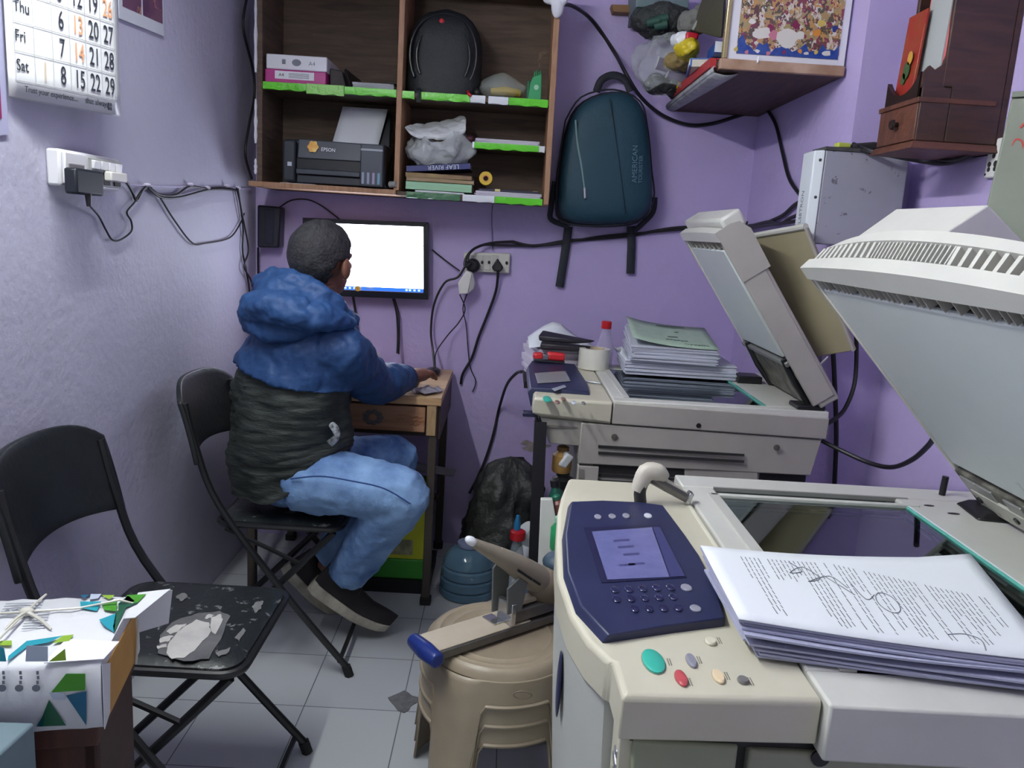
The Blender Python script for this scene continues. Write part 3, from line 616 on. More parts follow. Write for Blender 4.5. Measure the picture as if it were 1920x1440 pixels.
# switchboard on the left wall
t = thing('switchboard', 'white switchboard with switches on the left wall below the calendar', 'switchboard', (XL + .02, 2.15, 1.54))
y0, y1, z0, z1 = lw(88, 300).y, lw(203, 300).y, 1.540, 1.628
white = M('switch_white', (222, 222, 226), .3)
MB().box(XL, XL + .035, y0, y1, z0, z1).build('back_box', white, t, bevel=.006)
dy = y1 - y0
MB().box(XL + .035, XL + .045, y0 + .02 * dy, y0 + .36 * dy, z0 + .006, z1 - .006).build('indicator_frame', white, t, bevel=.003)
MB().box(XL + .04, XL + .048, y0 + .06 * dy, y0 + .30 * dy, z0 + .034, z0 + .056).build('indicator_slot', M('slot_shadow', (120, 118, 122), .5), t, bevel=.002)
MB().box(XL + .035, XL + .043, y0 + .38 * dy, y0 + .98 * dy, z0 + .008, z1 - .008).build('switch_frame', M('switch_frame', (170, 172, 170), .4), t, bevel=.003)
for k in range(4): MB().rbox((XL + .045, y0 + (.50 + .13 * k) * dy, z0 + .062), (.012, .11 * dy, .022), (0, .12, 0)).build('rocker_switch', white, t, bevel=.002)
for k in range(3): MB().box(XL + .043, XL + .046, y0 + (.44 + .19 * k) * dy, y0 + (.56 + .19 * k) * dy, z0 + .012, z0 + .045).build('socket', M('socket_dark', (40, 38, 40)), t, bevel=.002)
# black adapter plugged in
a0, a1 = lw(144, 340, .078), lw(195, 340, .078)
zt, zbm = lw(168, 318, .078).z, lw(168, 366, .078).z
t = thing('adapter_plug', 'black square adapter plugged into the left wall switchboard', 'adapter', (XL + .07, (a0.y + a1.y) / 2, zbm))
MB().box(XL + .046, XL + .078, a0.y, a1.y, zbm, zt).build('case', M('black_case2', (24, 30, 40), .5), t, bevel=.006)
p = lw(165, 368, .07); MB().tube([p + V((0, 0, .006)), p + V((0, .002, -.025))], [.008, .005], 10).build('strain_relief', M('black_plastic', (28, 28, 32)), t)
p0, p1 = lw(199, 331, .05), lw(229, 333, .05)
t = thing('white_plug', 'small white connector plug to the right of the black adapter', 'plug', (p0 + p1) / 2 - V((0, 0, .012)))
MB().rbox((p0 + p1) / 2, (.03, (p1 - p0).length, .026), (0, 0, 0)).build('plug_body', M('adapter_white', (222, 220, 216)), t, bevel=.004)
def lc(pts, off=.010): return [PX(p[0], p[1], XL + (p[2] if len(p) > 2 else off)) for p in pts]
cable('black cable from the left wall adapter drooping in a U shape', lc([(165, 374, .07), (168, 385, .04), (185, 405), (198, 430), (210, 449, .012), (225, 450), (246, 434), (246, 415), (238, 398), (252, 380), (262, 362), (275, 352)]), .0028)
cable('black cable from the small white plug dipping to the first cable clip', lc([(226, 331, .05), (238, 343, .03), (248, 360), (256, 376), (266, 358), (275, 350)]), .0042)
cable('black cable sagging between the clips on the left wall', lc([(276, 350), (300, 365), (330, 365), (355, 350), (385, 353), (420, 352), (445, 357)]), .004)
cable('second black cable sagging lower between the clips on the left wall', lc([(278, 351), (300, 369), (335, 370), (390, 356), (425, 355), (446, 358)], .014), .004)
cable('thin black cable drooping in a long curve across the left wall to the corner', lc([(283, 352), (300, 370), (325, 410), (360, 455), (385, 456), (430, 446), (450, 420), (458, 400)]), .003)
cable('black cable dropping from the last clip down the room corner', lc([(443, 352), (450, 380), (456, 430), (455, 470), (462, 510), (468, 550), (470, 640)]), .004)
cable('second black cable twisting down the room corner behind the man', lc([(446, 354), (452, 390), (460, 430), (466, 470), (458, 500), (472, 530), (478, 580), (480, 640)], .02), .004)
cable('black cable falling from the adapter box down the back corner', bk([(484, 464, .05), (484, 500, .03), (486, 560, .03), (486, 640, .03)]), .005)
cable('black cable running down the corner beside the left edge of the wall cabinet', [PX(u, v, XL + .03) for u, v in ((470, -30), (458, 20), (457, 60), (474, 130), (477, 180), (466, 240), (460, 290), (472, 335))], .0055)
cable('lilac painted wire along the left wall from the first clip to the corner', lc([(240, 346), (300, 350), (380, 351), (470, 354)], .006), .003, M('wire_lilac', (180, 172, 206), .5))
for k, (u, v) in enumerate(((276, 347), (357, 346), (389, 352), (425, 348), (446, 352))):
    o = tag(MB().ell(lw(u, v, .012), (.012, .010, .007), nu=10, nv=6).build('cable_clip', M('clip_white', (206, 200, 220), .5)), ['white cable clip nearest the left wall switchboard', 'second white cable clip from the switchboard on the left wall', 'middle white cable clip on the left wall', 'fourth white cable clip from the switchboard on the left wall', 'white cable clip nearest the room corner'][k], 'cable clip', 'cable clips on the left wall')
# ------------------------------------------------------------------ corner shelf with framed picture and clutter
dkw = M('dark_wood', (84, 58, 46), .6, tex=wood_tex(5, (9, 1, 1), (60, 42, 36)), spots=(18, (110, 84, 70), .7))
t = thing('corner_shelf', 'dark wooden corner shelf with a pale front strip high in the right back corner', 'shelf', (.85, 3.2, 2.05))
MB().prism([(.645, 2.73, 2.05), (1.045, 2.73, 2.05), (XR - .001, YB - .001, 2.05), (.67, YB - .001, 2.05)], (0, 0, .016)).build('shelf_board', dkw, t)
MB().box(.642, 1.046, 2.715, 2.735, 2.05, 2.082).build('front_strip', M('pale_strip', (150, 116, 90), .6, noise=(9, (190, 160, 140), .15)), t, bevel=.003)
t = thing('framed_picture', 'framed colourful picture with white mount standing on the corner shelf', 'picture', (.85, 2.75, 2.082))
fx0, fx1, fz0, fz1, fy = .650, 1.046, 2.083, 2.56, 2.735
MB().box(fx0, fx0 + .016, fy - .012, fy + .012, fz0, fz1).build('frame', M('gilt_frame', (190, 176, 130), .25, .7), t, bevel=.003)
MB().box(fx0 + .016, fx1 + .0, fy - .006, fy + .01, fz0, fz1).build('mount', M('mount_white', (222, 222, 230), .5), t)
def collage(nt, tc, c):
    N = nt.nodes; L = nt.links
    v = N.new('ShaderNodeTexVoronoi'); v.inputs['Scale'].default_value = 78; v.inputs['Randomness'].default_value = 1
    nz = N.new('ShaderNodeTexNoise'); nz.inputs['Scale'].default_value = 22; nz.inputs['Detail'].default_value = 3
    ad = N.new('ShaderNodeVectorMath'); ad.operation = 'MULTIPLY_ADD'; ad.inputs[1].default_value = (.06, .06, .06); L.new(nz.outputs['Color'], ad.inputs[0]); L.new(tc.outputs['Object'], ad.inputs[2])
    L.new(ad.outputs['Vector'], v.inputs['Vector'])
    r = N.new('ShaderNodeValToRGB'); r.color_ramp.interpolation = 'CONSTANT'
    cols = [(120, 92, 70), (200, 182, 158), (100, 70, 72), (176, 142, 100), (210, 202, 194), (132, 66, 84), (164, 146, 104), (92, 86, 76), (190, 146, 92), (200, 188, 180)]
    e = r.color_ramp.elements; e[0].position = 0; e[0].color = lin(cols[0]) + (1,); e[1].position = .1; e[1].color = lin(cols[1]) + (1,)
    for k in range(2, 10): q = e.new(k / 10); q.color = lin(cols[k]) + (1,)
    L.new(v.outputs['Color'], r.inputs['Fac']); return r.outputs['Color']
pic = MB().box(fx0 + .044, fx1 - .022, fy - .0075, fy - .006, fz0 + .018, fz1 - .01).build('picture', M('picture_collage', (120, 100, 80), .25, tex=collage), t, smooth=False)
b = MB(); x_ = fx0 + .046; wv = []
for k in range(25): wv.append((x_ + (fx1 - .07 - fx0) * k / 24, fy - .0079, fz0 + .045 + .012 * sin(k * 1.3) + .008 * sin(k * 2.9) + .018 * (k in (0, 1, 23, 24))))
b.prism([(x_, fy - .0079, fz0 + .0185)] + [(fx1 - .0235, fy - .0079, fz0 + .0185)] + wv[::-1], (0, .0003, 0))
b.build('blue_ground', M('picture_blue', (36, 62, 140), .25, noise=(40, (60, 90, 160), .2)), pic, smooth=False)
b = MB(); rr = random.Random(3)
for (u, v, a, c_) in ((1430, 62, 26, 0), (1476, 72, 34, 0), (1500, 66, 14, 0), (1450, 66, 18, 2), (1492, 46, 16, 1), (1445, 52, 14, 1), (1532, 62, 16, 3), (1540, 44, 16, 4), (1565, 54, 12, 5), (1380, 92, 9, 4), (1400, 98, 8, 2), (1440, 100, 9, 2), (1500, 96, 9, 3), (1530, 98, 8, 4), (1550, 100, 12, 0), (1410, 40, 10, 0), (1420, 96, 7, 0), (1470, 98, 8, 1), (1512, 100, 7, 0)):
    cc = PY(u, v, fy - .0082); b.mat(c_)
    b.prism([cc + V((a * .00075 * (1 + .2 * sin(3 * q + u)) * cos(q) * (1.5 if c_ == 0 else 1), 0, a * .0010 * (1 + .2 * cos(2 * q + v)) * sin(q) * .75)) for q in [2 * pi * k / 16 for k in range(16)]], (0, -.0003 - .0001 * rr.random(), 0))
b.build('painted_shapes', [M('pic_cream', (216, 212, 204), .3), M('pic_plum', (130, 40, 80), .3), M('pic_pink', (196, 120, 140), .3), M('pic_orange', (214, 140, 60), .3), M('pic_yellow', (204, 180, 90), .3), M('pic_navy', (40, 60, 130), .3)], pic, smooth=False)
MB().tube([PY(1420, 118, 2.712), PY(1423, 106, 2.718)], .003, 6).build('paint_drip', M('print_white', (235, 238, 245)), t)

# things lying on the open left side of the corner shelf
def slabP(pts, th, name, m, par=None, **k): return MB().prism(pts, th).build(name, m, par, **k)
zt = 2.0665
t = thing('newspaper', 'folded newspaper drooping over the left edge of the corner shelf', 'newspaper', (.67, 3.1, 2.03))
b = MB(); b.grid(lambda u, v: V((.634 + .075 * v * (1.1 - .5 * u), 2.76 + .80 * u, 2.050 - .004 - .008 * sin(pi * v))), 8, 6)
b.grid(lambda u, v: V((.634 - .004 * sin(pi * v), 2.75 + .80 * u, 2.046 + .018 * v)), 8, 3)
b.build('sheets', M('newsprint', (186, 188, 192), .7, noise=(30, (140, 144, 150), .2)), t, solid=.003)
t = thing('book', 'red covered book lying on the left edge of the corner shelf', 'book', (.68, 3.1, zt))
slabP([(.648, 2.80, zt + .0), (.80, 2.80, zt), (.80, 3.3, zt), (.648, 3.3, zt)], (0, 0, .026), 'pages', M('page_edge', (206, 200, 186)), t)
slabP([(.644, 2.79, zt + .026), (.81, 2.79, zt + .026), (.81, 3.31, zt + .026), (.644, 3.31, zt + .026)], (0, 0, .004), 'cover', M('red_cover', (176, 50, 54), .45), t)
slabP([(.626, 2.79, zt), (.648, 2.79, zt), (.648, 3.45, zt), (.626, 3.45, zt)], (0, 0, .03), 'spine', M('red_cover', (176, 50, 54)), t)
z2 = zt + .031
t = thing('book', 'blue and white book on top of the red one on the corner shelf', 'book', (.66, 3.0, z2))
slabP([(.60, 2.95, z2), (.76, 2.90, z2), (.80, 3.16, z2), (.64, 3.20, z2)], (0, 0, .024), 'pages', M('page_edge', (206, 200, 186)), t)
slabP([(.596, 2.95, z2 + .024), (.758, 2.90, z2 + .024), (.802, 3.16, z2 + .024), (.638, 3.205, z2 + .024)], (0, 0, .004), 'cover', M('blue_cover', (40, 84, 160), .4), t)
slabP([(.592, 2.952, z2), (.600, 2.95, z2), (.642, 3.205, z2), (.634, 3.207, z2)], (0, 0, .028), 'spine', M('blue_cover', (40, 84, 160)), t)
slabP([(.5915, 2.952, z2 + .006), (.5965, 2.951, z2 + .006), (.612, 3.05, z2 + .006), (.607, 3.051, z2 + .006)], (0, 0, .018), 'spine_label', M('print_white', (235, 238, 245)), t)
z3 = z2 + .03
t = thing('box', 'small blue and white packet behind the picture on the corner shelf', 'packet', (.67, 2.9, z3))
slabP([(.655, 2.86, z3), (.76, 2.86, z3), (.77, 3.02, z3), (.665, 3.02, z3)], (0, 0, .04), 'carton', M('blue_cover', (40, 84, 160)), t, bevel=.003)
slabP([(.6535, 2.858, z3 + .003), (.70, 2.858, z3 + .003), (.70, 2.861, z3 + .003), (.6535, 2.861, z3 + .003)], (0, 0, .034), 'label_panel', M('print_white', (235, 238, 245)), t)
ym = M('yellow_wrap', (206, 184, 32), .3, bump=(40, .8))
def lump(name, label, cat, u, v, y, rad, m, extra=()):
    c = PY(u, v, y); t = thing(name, label, cat, (c.x, c.y, c.z - rad[2]))
    rad = tuple(1.25 * q for q in rad); b = MB(); b.ell(c, rad, nu=16, nv=10)
    for q in extra: b.ell(c + V(q[:3]), q[3:], nu=12, nv=8)
    b.build('wrapper', m, t, remesh=.006, smooth_it=2, disp=((.05, .030), (.02, .010))); return t, c
lump('packet', 'bright yellow wrapped packet on the books at the left of the corner shelf', 'packet', 1288, 92, 3.05, (.035, .05, .028), ym, ((.01, .02, -.02, .03, .04, .02),))
lump('packet', 'yellow wrapped packet hanging at the lower left edge of the corner shelf', 'packet', 1278, 158, 3.34, (.022, .06, .035), ym, ((.012, .02, -.035, .014, .05, .03), (.03, 0, .05, .02, .05, .03)))
t, c = lump('packet', 'white packet with a red end above the yellow packet on the corner shelf', 'packet', 1275, 76, 3.10, (.028, .05, .022), M('print_white', (235, 238, 245)))
slabP([PY(1288, 58, 3.02), PY(1312, 62, 3.02), PY(1308, 75, 3.02), PY(1286, 76, 3.02)], (0, .08, 0), 'red_end', M('red_plastic', (190, 30, 50)), t, bevel=.006)
t = thing('plastic_bag', 'clear plastic bag with purple tubes hanging left of the corner shelf', 'bag', PY(1245, 160, 3.3))
c = PY(1250, 122, 3.3); b = MB()
b.grid(lambda u, v: c + V((.135 * cos(2 * pi * u) * (.35 + .65 * sin(pi * (.1 + .8 * v))) * (1 + .1 * sin(5 * 2 * pi * u)), .07 * sin(2 * pi * u), .09 * (1 - 2 * v) + .015 * sin(6 * pi * u))), 64, 22)
b.build('film', M('clear_grey', (180, 186, 190), .15, alpha=.38, bump=(22, .9)), t, disp=((.06, .05), (.025, .018)))
for k, (du, dv) in enumerate(((0, 0), (22, 6))):
    q = PY(1232 + du, 118 + dv, 3.27); w_ = V((.085, .0, -.018))
    MB().tube([q + V((0, 0, -.02 * k)), q + w_ + V((0, 0, -.02 * k))], .024, 14).build('tube', M('purple_tube', (96, 40, 120), .3), t)
    MB().tube([q + V((-.004, 0, .001 - .02 * k)), q + V((.0, 0, -.02 * k))], .026, 14).build('tube_end', M('print_white', (235, 238, 245)), t)
lump('cloth_bundle', 'tan cardboard bundle between the plastic bag and the blue book', 'bundle', 1274, 115, 3.22, (.05, .06, .03), M('tan_bundle', (146, 126, 80), .7, bump=(30, .5)))
t, c = lump('cable_bundle', 'dark bundle of coiled cables below the plastic bag at the corner shelf', 'bundle', 1248, 160, 3.38, (.075, .06, .03), M('dark_bundle', (50, 54, 54), .6, bump=(60, .9)), ((.05, .02, -.02, .04, .05, .02),))
b = MB()
for k in range(6):
    o_ = V((-.05 + .02 * k, -.055, .01 - .012 * (k % 3))); b.tube([c + o_ + V((.03 * cos(a), -.01 * sin(a), .02 * sin(a))) for a in [2 * pi * j / 14 for j in range(15)]], .004, 6)
b.build('coils', cab_m, t)
# upper group near the top edge
t = thing('shelf_bracket', 'short wooden bracket stub on the back wall near the top', 'bracket', PY(1170, 22, YB - .03))
slabP([PY(1146, 8, YB - .06), PY(1192, 9, YB - .06), PY(1192, 24, YB - .06), PY(1150, 22, YB - .06)], (0, .06, 0), 'stub', M('tan_wood', (136, 100, 66), .6, bump=(20, .2)), t, bevel=.003)
t = thing('storage_box', 'grey green metal box at the top edge above the dark bundle', 'box', PY(1240, 30, 3.45))
slabP([PY(1192, -30, 3.42), PY(1292, -28, 3.42), PY(1292, 15, 3.42), PY(1192, 13, 3.42)], (0, .21, 0), 'case', M('greygreen_metal', (108, 128, 132), .5), t, bevel=.004)
slabP([PY(1192, 14, 3.415), PY(1293, 16, 3.415), PY(1294, 26, 3.415), PY(1190, 30, 3.415)], (0, .2, 0), 'lower_rail', M('dark_rail', (40, 56, 58), .5), t, bevel=.003)
t, c = lump('cable_bundle', 'dark green and black bundle under the grey box near the top', 'bundle', 1245, 40, 3.45, (.11, .07, .055), M('dark_bundle', (50, 54, 54)), ((.07, .02, -.03, .06, .05, .05), (-.06, 0, -.02, .05, .05, .03)))
for k, (u, v) in enumerate(((1212, 44), (1228, 38), (1226, 50))):
    q = PY(u, v, 3.375); MB().tube([q, q + V((.05, -.005, .012))], [.016, .018], 10).build('green_roll', M('dark_green_roll', (44, 84, 72), .5), t)
lump('cloth_bundle', 'grey crumpled paper bundle left of the picture near the top', 'bundle', 1300, 42, 3.2, (.05, .05, .035), M('grey_crumple', (120, 120, 116), .8, bump=(30, .9)), ((.04, 0, .04, .04, .05, .04),))
tag(MB().hexa([PY(1308, 20, 3.0), PY(1356, 20, 2.8), PY(1352, 72, 2.8), PY(1300, 58, 3.0), PY(1330, -40, 3.1), PY(1362, -40, 2.95), PY(1360, 70, 2.95), PY(1318, 58, 3.1)]).build('folder', M('olive_folder', (64, 62, 44), .6, bump=(20, .3)), bevel=.004), 'dark olive folder standing left of the framed picture', 'folder')
tag(MB().tube([PY(1299, 56, 2.99), PY(1338, -12, 2.99)], .005, 6).build('stick', M('stick_grey', (150, 156, 150), .5)), 'thin pale stick leaning against the olive folder', 'stick')

# ------------------------------------------------------------------ stabiliser box on the stepped wall
SY = 2.50
t = thing('stabilizer_box', 'speckled grey metal box with white front, on the right wall above the copiers', 'metal box', (1.05, SY + .05, 1.515))
q0, q1, q2 = PY(1549, 281, SY), PY(1706, 296, SY), PY(1700, 430, SY)
sx0, sx1, sz1, sz0 = q0.x, q1.x, q0.z, 1.515
MB().hexa([(sx0 - .0, SY, sz0), (sx1, SY, sz0), (sx1, YSTEP - .002, sz0), (sx0, YSTEP - .002, sz0), (sx0 + .0, SY, sz1), (sx1, SY, sz1), (sx1, YSTEP - .002, sz1), (sx0, YSTEP - .002, sz1)]).build('case', M('speckled_grey', (166, 166, 178), .5, spots=(22, (104, 104, 112), .62), noise=(3, (150, 150, 166), .3)), t, bevel=.004)
MB().hexa([(sx0 - .03, SY + .012, sz0), (sx0 - .001, SY - .002, sz0), (sx0 - .001, YSTEP - .004, sz0), (sx0 - .03, YSTEP - .004, sz0), (sx0 - .03, SY + .012, sz1 - .002), (sx0 - .001, SY - .002, sz1), (sx0 - .001, YSTEP - .004, sz1), (sx0 - .03, YSTEP - .004, sz1 - .002)]).build('front_panel', M('panel_white', (216, 222, 228), .35), t, bevel=.004)
MB().text('PULSETRON', .030, (sx0 - .030, SY + .055, sz0 + .03), (0, .0, 1), (0, 1, 0), sx=.8).build('front_lettering', M('grey_print', (120, 124, 136)), t, smooth=False)
for z in (sz1 - .03, sz1 - .14):
    for y in (SY + .004,): MB().ell((sx0 - .012, y, z), (.005, .004, .005), nu=8, nv=6).build('screw', M('dark_screw', (60, 60, 66), .4), t)
MB().box(sx0 - .002, sx1 + .002, SY - .004, YSTEP - .004, sz1, sz1 + .010).build('top_cover', M('dusty_lid', (84, 82, 84), .7, noise=(20, (60, 60, 62), .2)), t)
tag(MB().rbox((sx0 + .055, SY + .02, sz1 + .018), (.04, .03, .014), (0, 0, .1)).build('eraser', M('yellow_green_block', (190, 200, 90), .5), bevel=.003), 'small yellow green block lying on top of the speckled grey box', 'block')
tag(MB().prism([(sx0 + .08, SY + .01, sz1 + .0105), (sx0 + .2, SY + .01, sz1 + .0105), (sx0 + .2, SY + .01, sz1 + .026), (sx0 + .15, SY + .01, sz1 + .034), (sx0 + .09, SY + .01, sz1 + .026)], (0, .06, 0)).build('cloth', M('dark_cloth', (44, 40, 46), .8, bump=(40, .5)), bevel=.006), 'dark folded cloth lying on top of the speckled grey box', 'cloth')
# ------------------------------------------------------------------ carved wooden wall shrine
TY = 2.15
TW = M('shrine_wood', (74, 48, 40), .5, tex=wood_tex(7, (1, 1, 7), (56, 38, 34)), bump=(90, .12)); TWl = M('shrine_wood_front', (104, 62, 46), .5, tex=wood_tex(7, (1, 6, 1), (80, 48, 38)), bump=(70, .2))
f0 = PY(1710, 278, TY); tx0 = f0.x; tz0 = f0.z; tyf = TY + .22; tx1 = XR2 - .002
t = thing('wall_shrine', 'dark carved wooden wall shrine with a drawer at the top right', 'shrine', ((tx0 + tx1) / 2, TY + .11, tz0))
MB().prism([(tx0 + .081, TY, tz0 + .02), (tx1 - .014, TY, tz0 + .02), (tx1 - .014, TY, tz0 + .62), (tx0 + .055, TY, tz0 + .62), (tx0 + .055, TY, tz0 + .156), (tx0 + .081, TY, tz0 + .156)], (0, .016, 0)).build('side_panel', TW, t, bevel=.003)
MB().box(tx0 + .004, tx0 + .0805, TY, TY + .016, tz0 + .02, tz0 + .155).build('side_panel', TW, t, bevel=.003)
MB().box(tx0 + .06, tx1, tyf - .016, tyf, tz0 + .02, tz0 + .62).build('side_panel', TW, t, bevel=.003)
MB().box(tx1 - .014, tx1, TY, tyf, tz0, tz0 + .62).build('back_panel', TW, t)
MB().hexa([(tx0 - .012, TY - .012, tz0), (tx1, TY - .012, tz0), (tx1, tyf + .012, tz0), (tx0 - .012, tyf + .012, tz0), (tx0, TY, tz0 + .02), (tx1, TY, tz0 + .02), (tx1, tyf, tz0 + .02), (tx0, tyf, tz0 + .02)]).build('base_board', TWl, t, bevel=.002)
dr = MB().box(tx0, tx0 + .06, TY + .004, tyf - .004, tz0 + .022, tz0 + .115).build('drawer', TWl, t, bevel=.003)
MB().lathe([(.006, 0), (.006, .008), (.014, .013), (.012, .02), (.004, .022)], (tx0, TY + .10, tz0 + .07), 14, axis=(-1, 0, 0)).build('knob', M('shrine_dark', (40, 26, 24), .35), dr)
MB().box(tx0 - .004, tx0 + .2, TY - .002, tyf + .002, tz0 + .115, tz0 + .128).build('ledge', TWl, t, bevel=.002)
rail = [(tx0 + .002, TY + .02 + (tyf - TY - .04) * k / 20, tz0 + .128 + (.02 + .045 * abs(1 - k / 10) ** 2.2)) for k in range(21)]
MB().prism([(tx0 + .002, tyf - .02, tz0 + .128), (tx0 + .002, TY + .02, tz0 + .128)] + rail, (.012, 0, 0)).build('carved_rail', M('shrine_dark', (40, 26, 24)), t, smooth=False)
MB().prism([(tx0 + .004, TY + .001, tz0 + .12), (tx0 + .06, TY + .001, tz0 + .12), (tx0 + .06, TY + .001, tz0 + .26), (tx0 + .05, TY + .001, tz0 + .21), (tx0 + .03, TY + .001, tz0 + .195), (tx0 + .015, TY + .001, tz0 + .205), (tx0 + .004, TY + .001, tz0 + .19)], (0, .012, 0)).build('carved_side', TW, t, smooth=False)
MB().box(tx0 - .03, tx1, TY - .03, tyf + .03, tz0 + .52, tz0 + .545).build('cornice', TWl, t, bevel=.006)
MB().prism([(tx0 - .02, TY - .02, tz0 + .50), (tx0 - .02, tyf + .02, tz0 + .50), (tx0 - .02, tyf + .02, tz0 + .52), (tx0 - .02, TY - .02, tz0 + .52)], (.05, 0, 0)).build('carved_valance', M('shrine_dark', (40, 26, 24)), t)
for k in range(7):
    y = TY + .0 + (tyf - TY) * k / 6; MB().lathe([(.018, 0), (.022, .012), (.014, .028), (.004, .05)], (tx0 + .005, y, tz0 + .50), 10, axis=(0, 0, -1)).build('carved_pendant', TWl, t)
yel = MB().box(tx0 + .03, tx1, TY - .022, TY + .0, tz0 + .546, tz0 + .552).build('yellow_trim', M('yellow_trim', (190, 150, 50), .5), t)
redf = M('red_card', (150, 30, 28), .4, noise=(26, (140, 60, 30), .12)); 
p = tz0 + .13
t = thing('holy_card', 'red framed card with a small green and yellow print, left in the wall shrine', 'card', (tx0 + .05, TY + .16, p))
MB().rbox((tx0 + .035, TY + .155, p + .12), (.008, .10, .24), (0, .05, 0)).build('card', redf, t, bevel=.002)
b = MB(); 
for k, (dy, dz, r_) in enumerate(((.0, .05, .018), (-.012, .08, .014), (.012, .03, .012))):
    b.mat(k % 2); b.prism([(tx0 + .0285 - .0035, TY + .15 + dy + r_ * cos(a), p + .04 + dz + r_ * 1.3 * sin(a)) for a in [2 * pi * j / 10 for j in range(10)]], (-.0012, 0, 0))
b.build('print', [M('card_green', (60, 90, 50), .5), M('card_yellow', (196, 150, 60), .5)], t, smooth=False)
t = thing('holy_card', 'pink edged white card standing in front of the red card in the shrine', 'card', (tx0 + .07, TY + .07, p))
MB().rbox((tx0 + .06, TY + .075, p + .14), (.012, .13, .28), (0, .03, 0)).build('frame', M('pink_frame', (206, 90, 96), .4), t, bevel=.002)
MB().rbox((tx0 + .0525, TY + .072, p + .14), (.003, .112, .258), (0, .03, 0)).build('sheet', M('grey_sheet', (170, 176, 176), .4), t)
cable('black cable hanging behind the wall shrine from the top', [PX(1712, -20, XR2 - .01), PX(1706, 60, XR2 - .01), PX(1700, 130, XR2 - .01), PX(1697, 190, XR2 - .01)], .006)
cable('black cables sagging from the speckled box under the shrine to the socket', [PY(1600, 270, SY + .05), PY(1640, 285, SY - .04), PX(1730, 303, XR2 - .06), PX(1780, 306, XR2 - .04), PX(1830, 288, XR2 - .03), PX(1850, 270, XR2 - .02)], .006)
cable('second black cable sagging under the wall shrine', [PY(1600, 277, SY + .03), PY(1650, 290, SY - .05), PX(1720, 296, XR2 - .05), PX(1790, 300, XR2 - .05), PX(1838, 278, XR2 - .03)], .005)
# white socket plate and the green metal cabinet
c0, c1 = PX(1845, 335, XR2 - .012), PX(1884, 330, XR2 - .012)
t = thing('wall_socket', 'white wall socket plate with black holes right of the shrine base', 'socket', (XR2 - .01, c0.y - .05, c0.z))
MB().box(XR2 - .014, XR2, c0.y - .10, c0.y, c0.z, c0.z + .10).build('face_plate', M('socket_white', (222, 222, 220), .35), t, bevel=.004)
for dy, dz, r_ in ((.03, .075, .009), (.032, .055, .006), (.018, .035, .007), (.045, .035, .008), (.018, .022, .006), (.045, .022, .006), (.006, .09, .003), (.006, .01, .003)):
    MB().lathe([(r_, 0), (r_, .002), (r_ * .5, .0025)], (XR2 - .0135, c0.y - dy, c0.z + dz), 12, axis=(-1, 0, 0)).build('socket_hole', swdark, t)
GY = 1.90
g0, g1 = PY(1897, 183, GY), PY(1848, 430, GY)
t = thing('meter_box', 'grey green metal cabinet with red hand painted figures at the right edge', 'metal cabinet', (1.18, GY + .1, 1.3))
MB().hexa([(g1.x - .02, GY, 1.42), (1.258, GY - .12, 1.42), (1.258, GY + .12, 1.42), (g1.x + .06, GY + .12, 1.42), (g0.x, GY, g0.z), (1.258, GY - .12, g0.z), (1.258, GY + .12, g0.z), (g0.x + .08, GY + .12, g0.z)]).build('case', M('greygreen_paint', (136, 144, 128), .5, noise=(5, (120, 126, 112), .2), spots=(34, (90, 94, 86), .74)), t, bevel=.004)
MB().hexa([(g0.x - .004, GY - .006, g0.z), (1.258, GY - .126, g0.z), (1.258, GY + .12, g0.z), (g0.x + .08, GY + .12, g0.z), (g0.x - .004, GY - .006, g0.z + .012), (1.258, GY - .126, g0.z + .012), (1.258, GY + .12, g0.z + .012), (g0.x + .08, GY + .12, g0.z + .012)]).build('lid_edge', M('greygreen_lid', (116, 124, 110), .5), t)
rp = M('red_paint', (176, 64, 56), .6)
b = MB()
def stroke(pts): b.tube([PP(u, v, (g0.x, GY - .002, g0.z), (-.12, -(1.258 - g0.x), 0)) for u, v in pts], .0035, 6, smooth=5)
stroke([(1897, 274), (1905, 262), (1916, 265), (1918, 280), (1908, 292), (1918, 300), (1920, 318), (1910, 330), (1900, 322)])
stroke([(1888, 290), (1884, 310), (1890, 332), (1905, 342), (1922, 340)]); stroke([(1913, 240), (1921, 232)]); stroke([(1926, 258), (1938, 300), (1932, 340)])
b.build('red_figures', rp, t)
# cables on the right, behind the copiers
cable('black cable looping down the right corner to the speckled grey box', [PX(1440, 208, XR - .012), PX(1455, 235, XR - .012), PX(1468, 290, XR - .012), PX(1480, 335, XR - .012), PX(1500, 365, XR - .012), PX(1512, 374, XR - .02)], .007)
tag(MB().ell(PX(1420, 207, XR - .01), (.008, .012, .010), nu=8, nv=6).build('cable_clip', M('clip_brown', (90, 76, 76), .5)), 'small brown clip holding the drooping cable in the right corner', 'cable clip')
for k, pts in enumerate(([(1395, 424), (1430, 420), (1450, 412), (1470, 402), (1490, 384), (1508, 374)], [(1400, 426), (1440, 416), (1462, 420), (1480, 410), (1500, 400), (1515, 380)], [(1390, 430), (1425, 424), (1455, 420), (1485, 416), (1502, 412)])):
    cable(['black cable climbing from the corner run to the speckled grey box', 'twisted black cable below the one climbing to the speckled grey box', 'lowest black cable of the twisted run by the speckled grey box'][k], [PX(u, v, XR - .014 - .006 * k) for u, v in pts], .007)
cable('long black cable hanging straight down between the two copiers', [PY(1558, 610, 2.58), PY(1562, 660, 2.585), PY(1566, 740, 2.59), PY(1568, 820, 2.59), PY(1565, 900, 2.59), PY(1562, 960, 2.58)], .008)
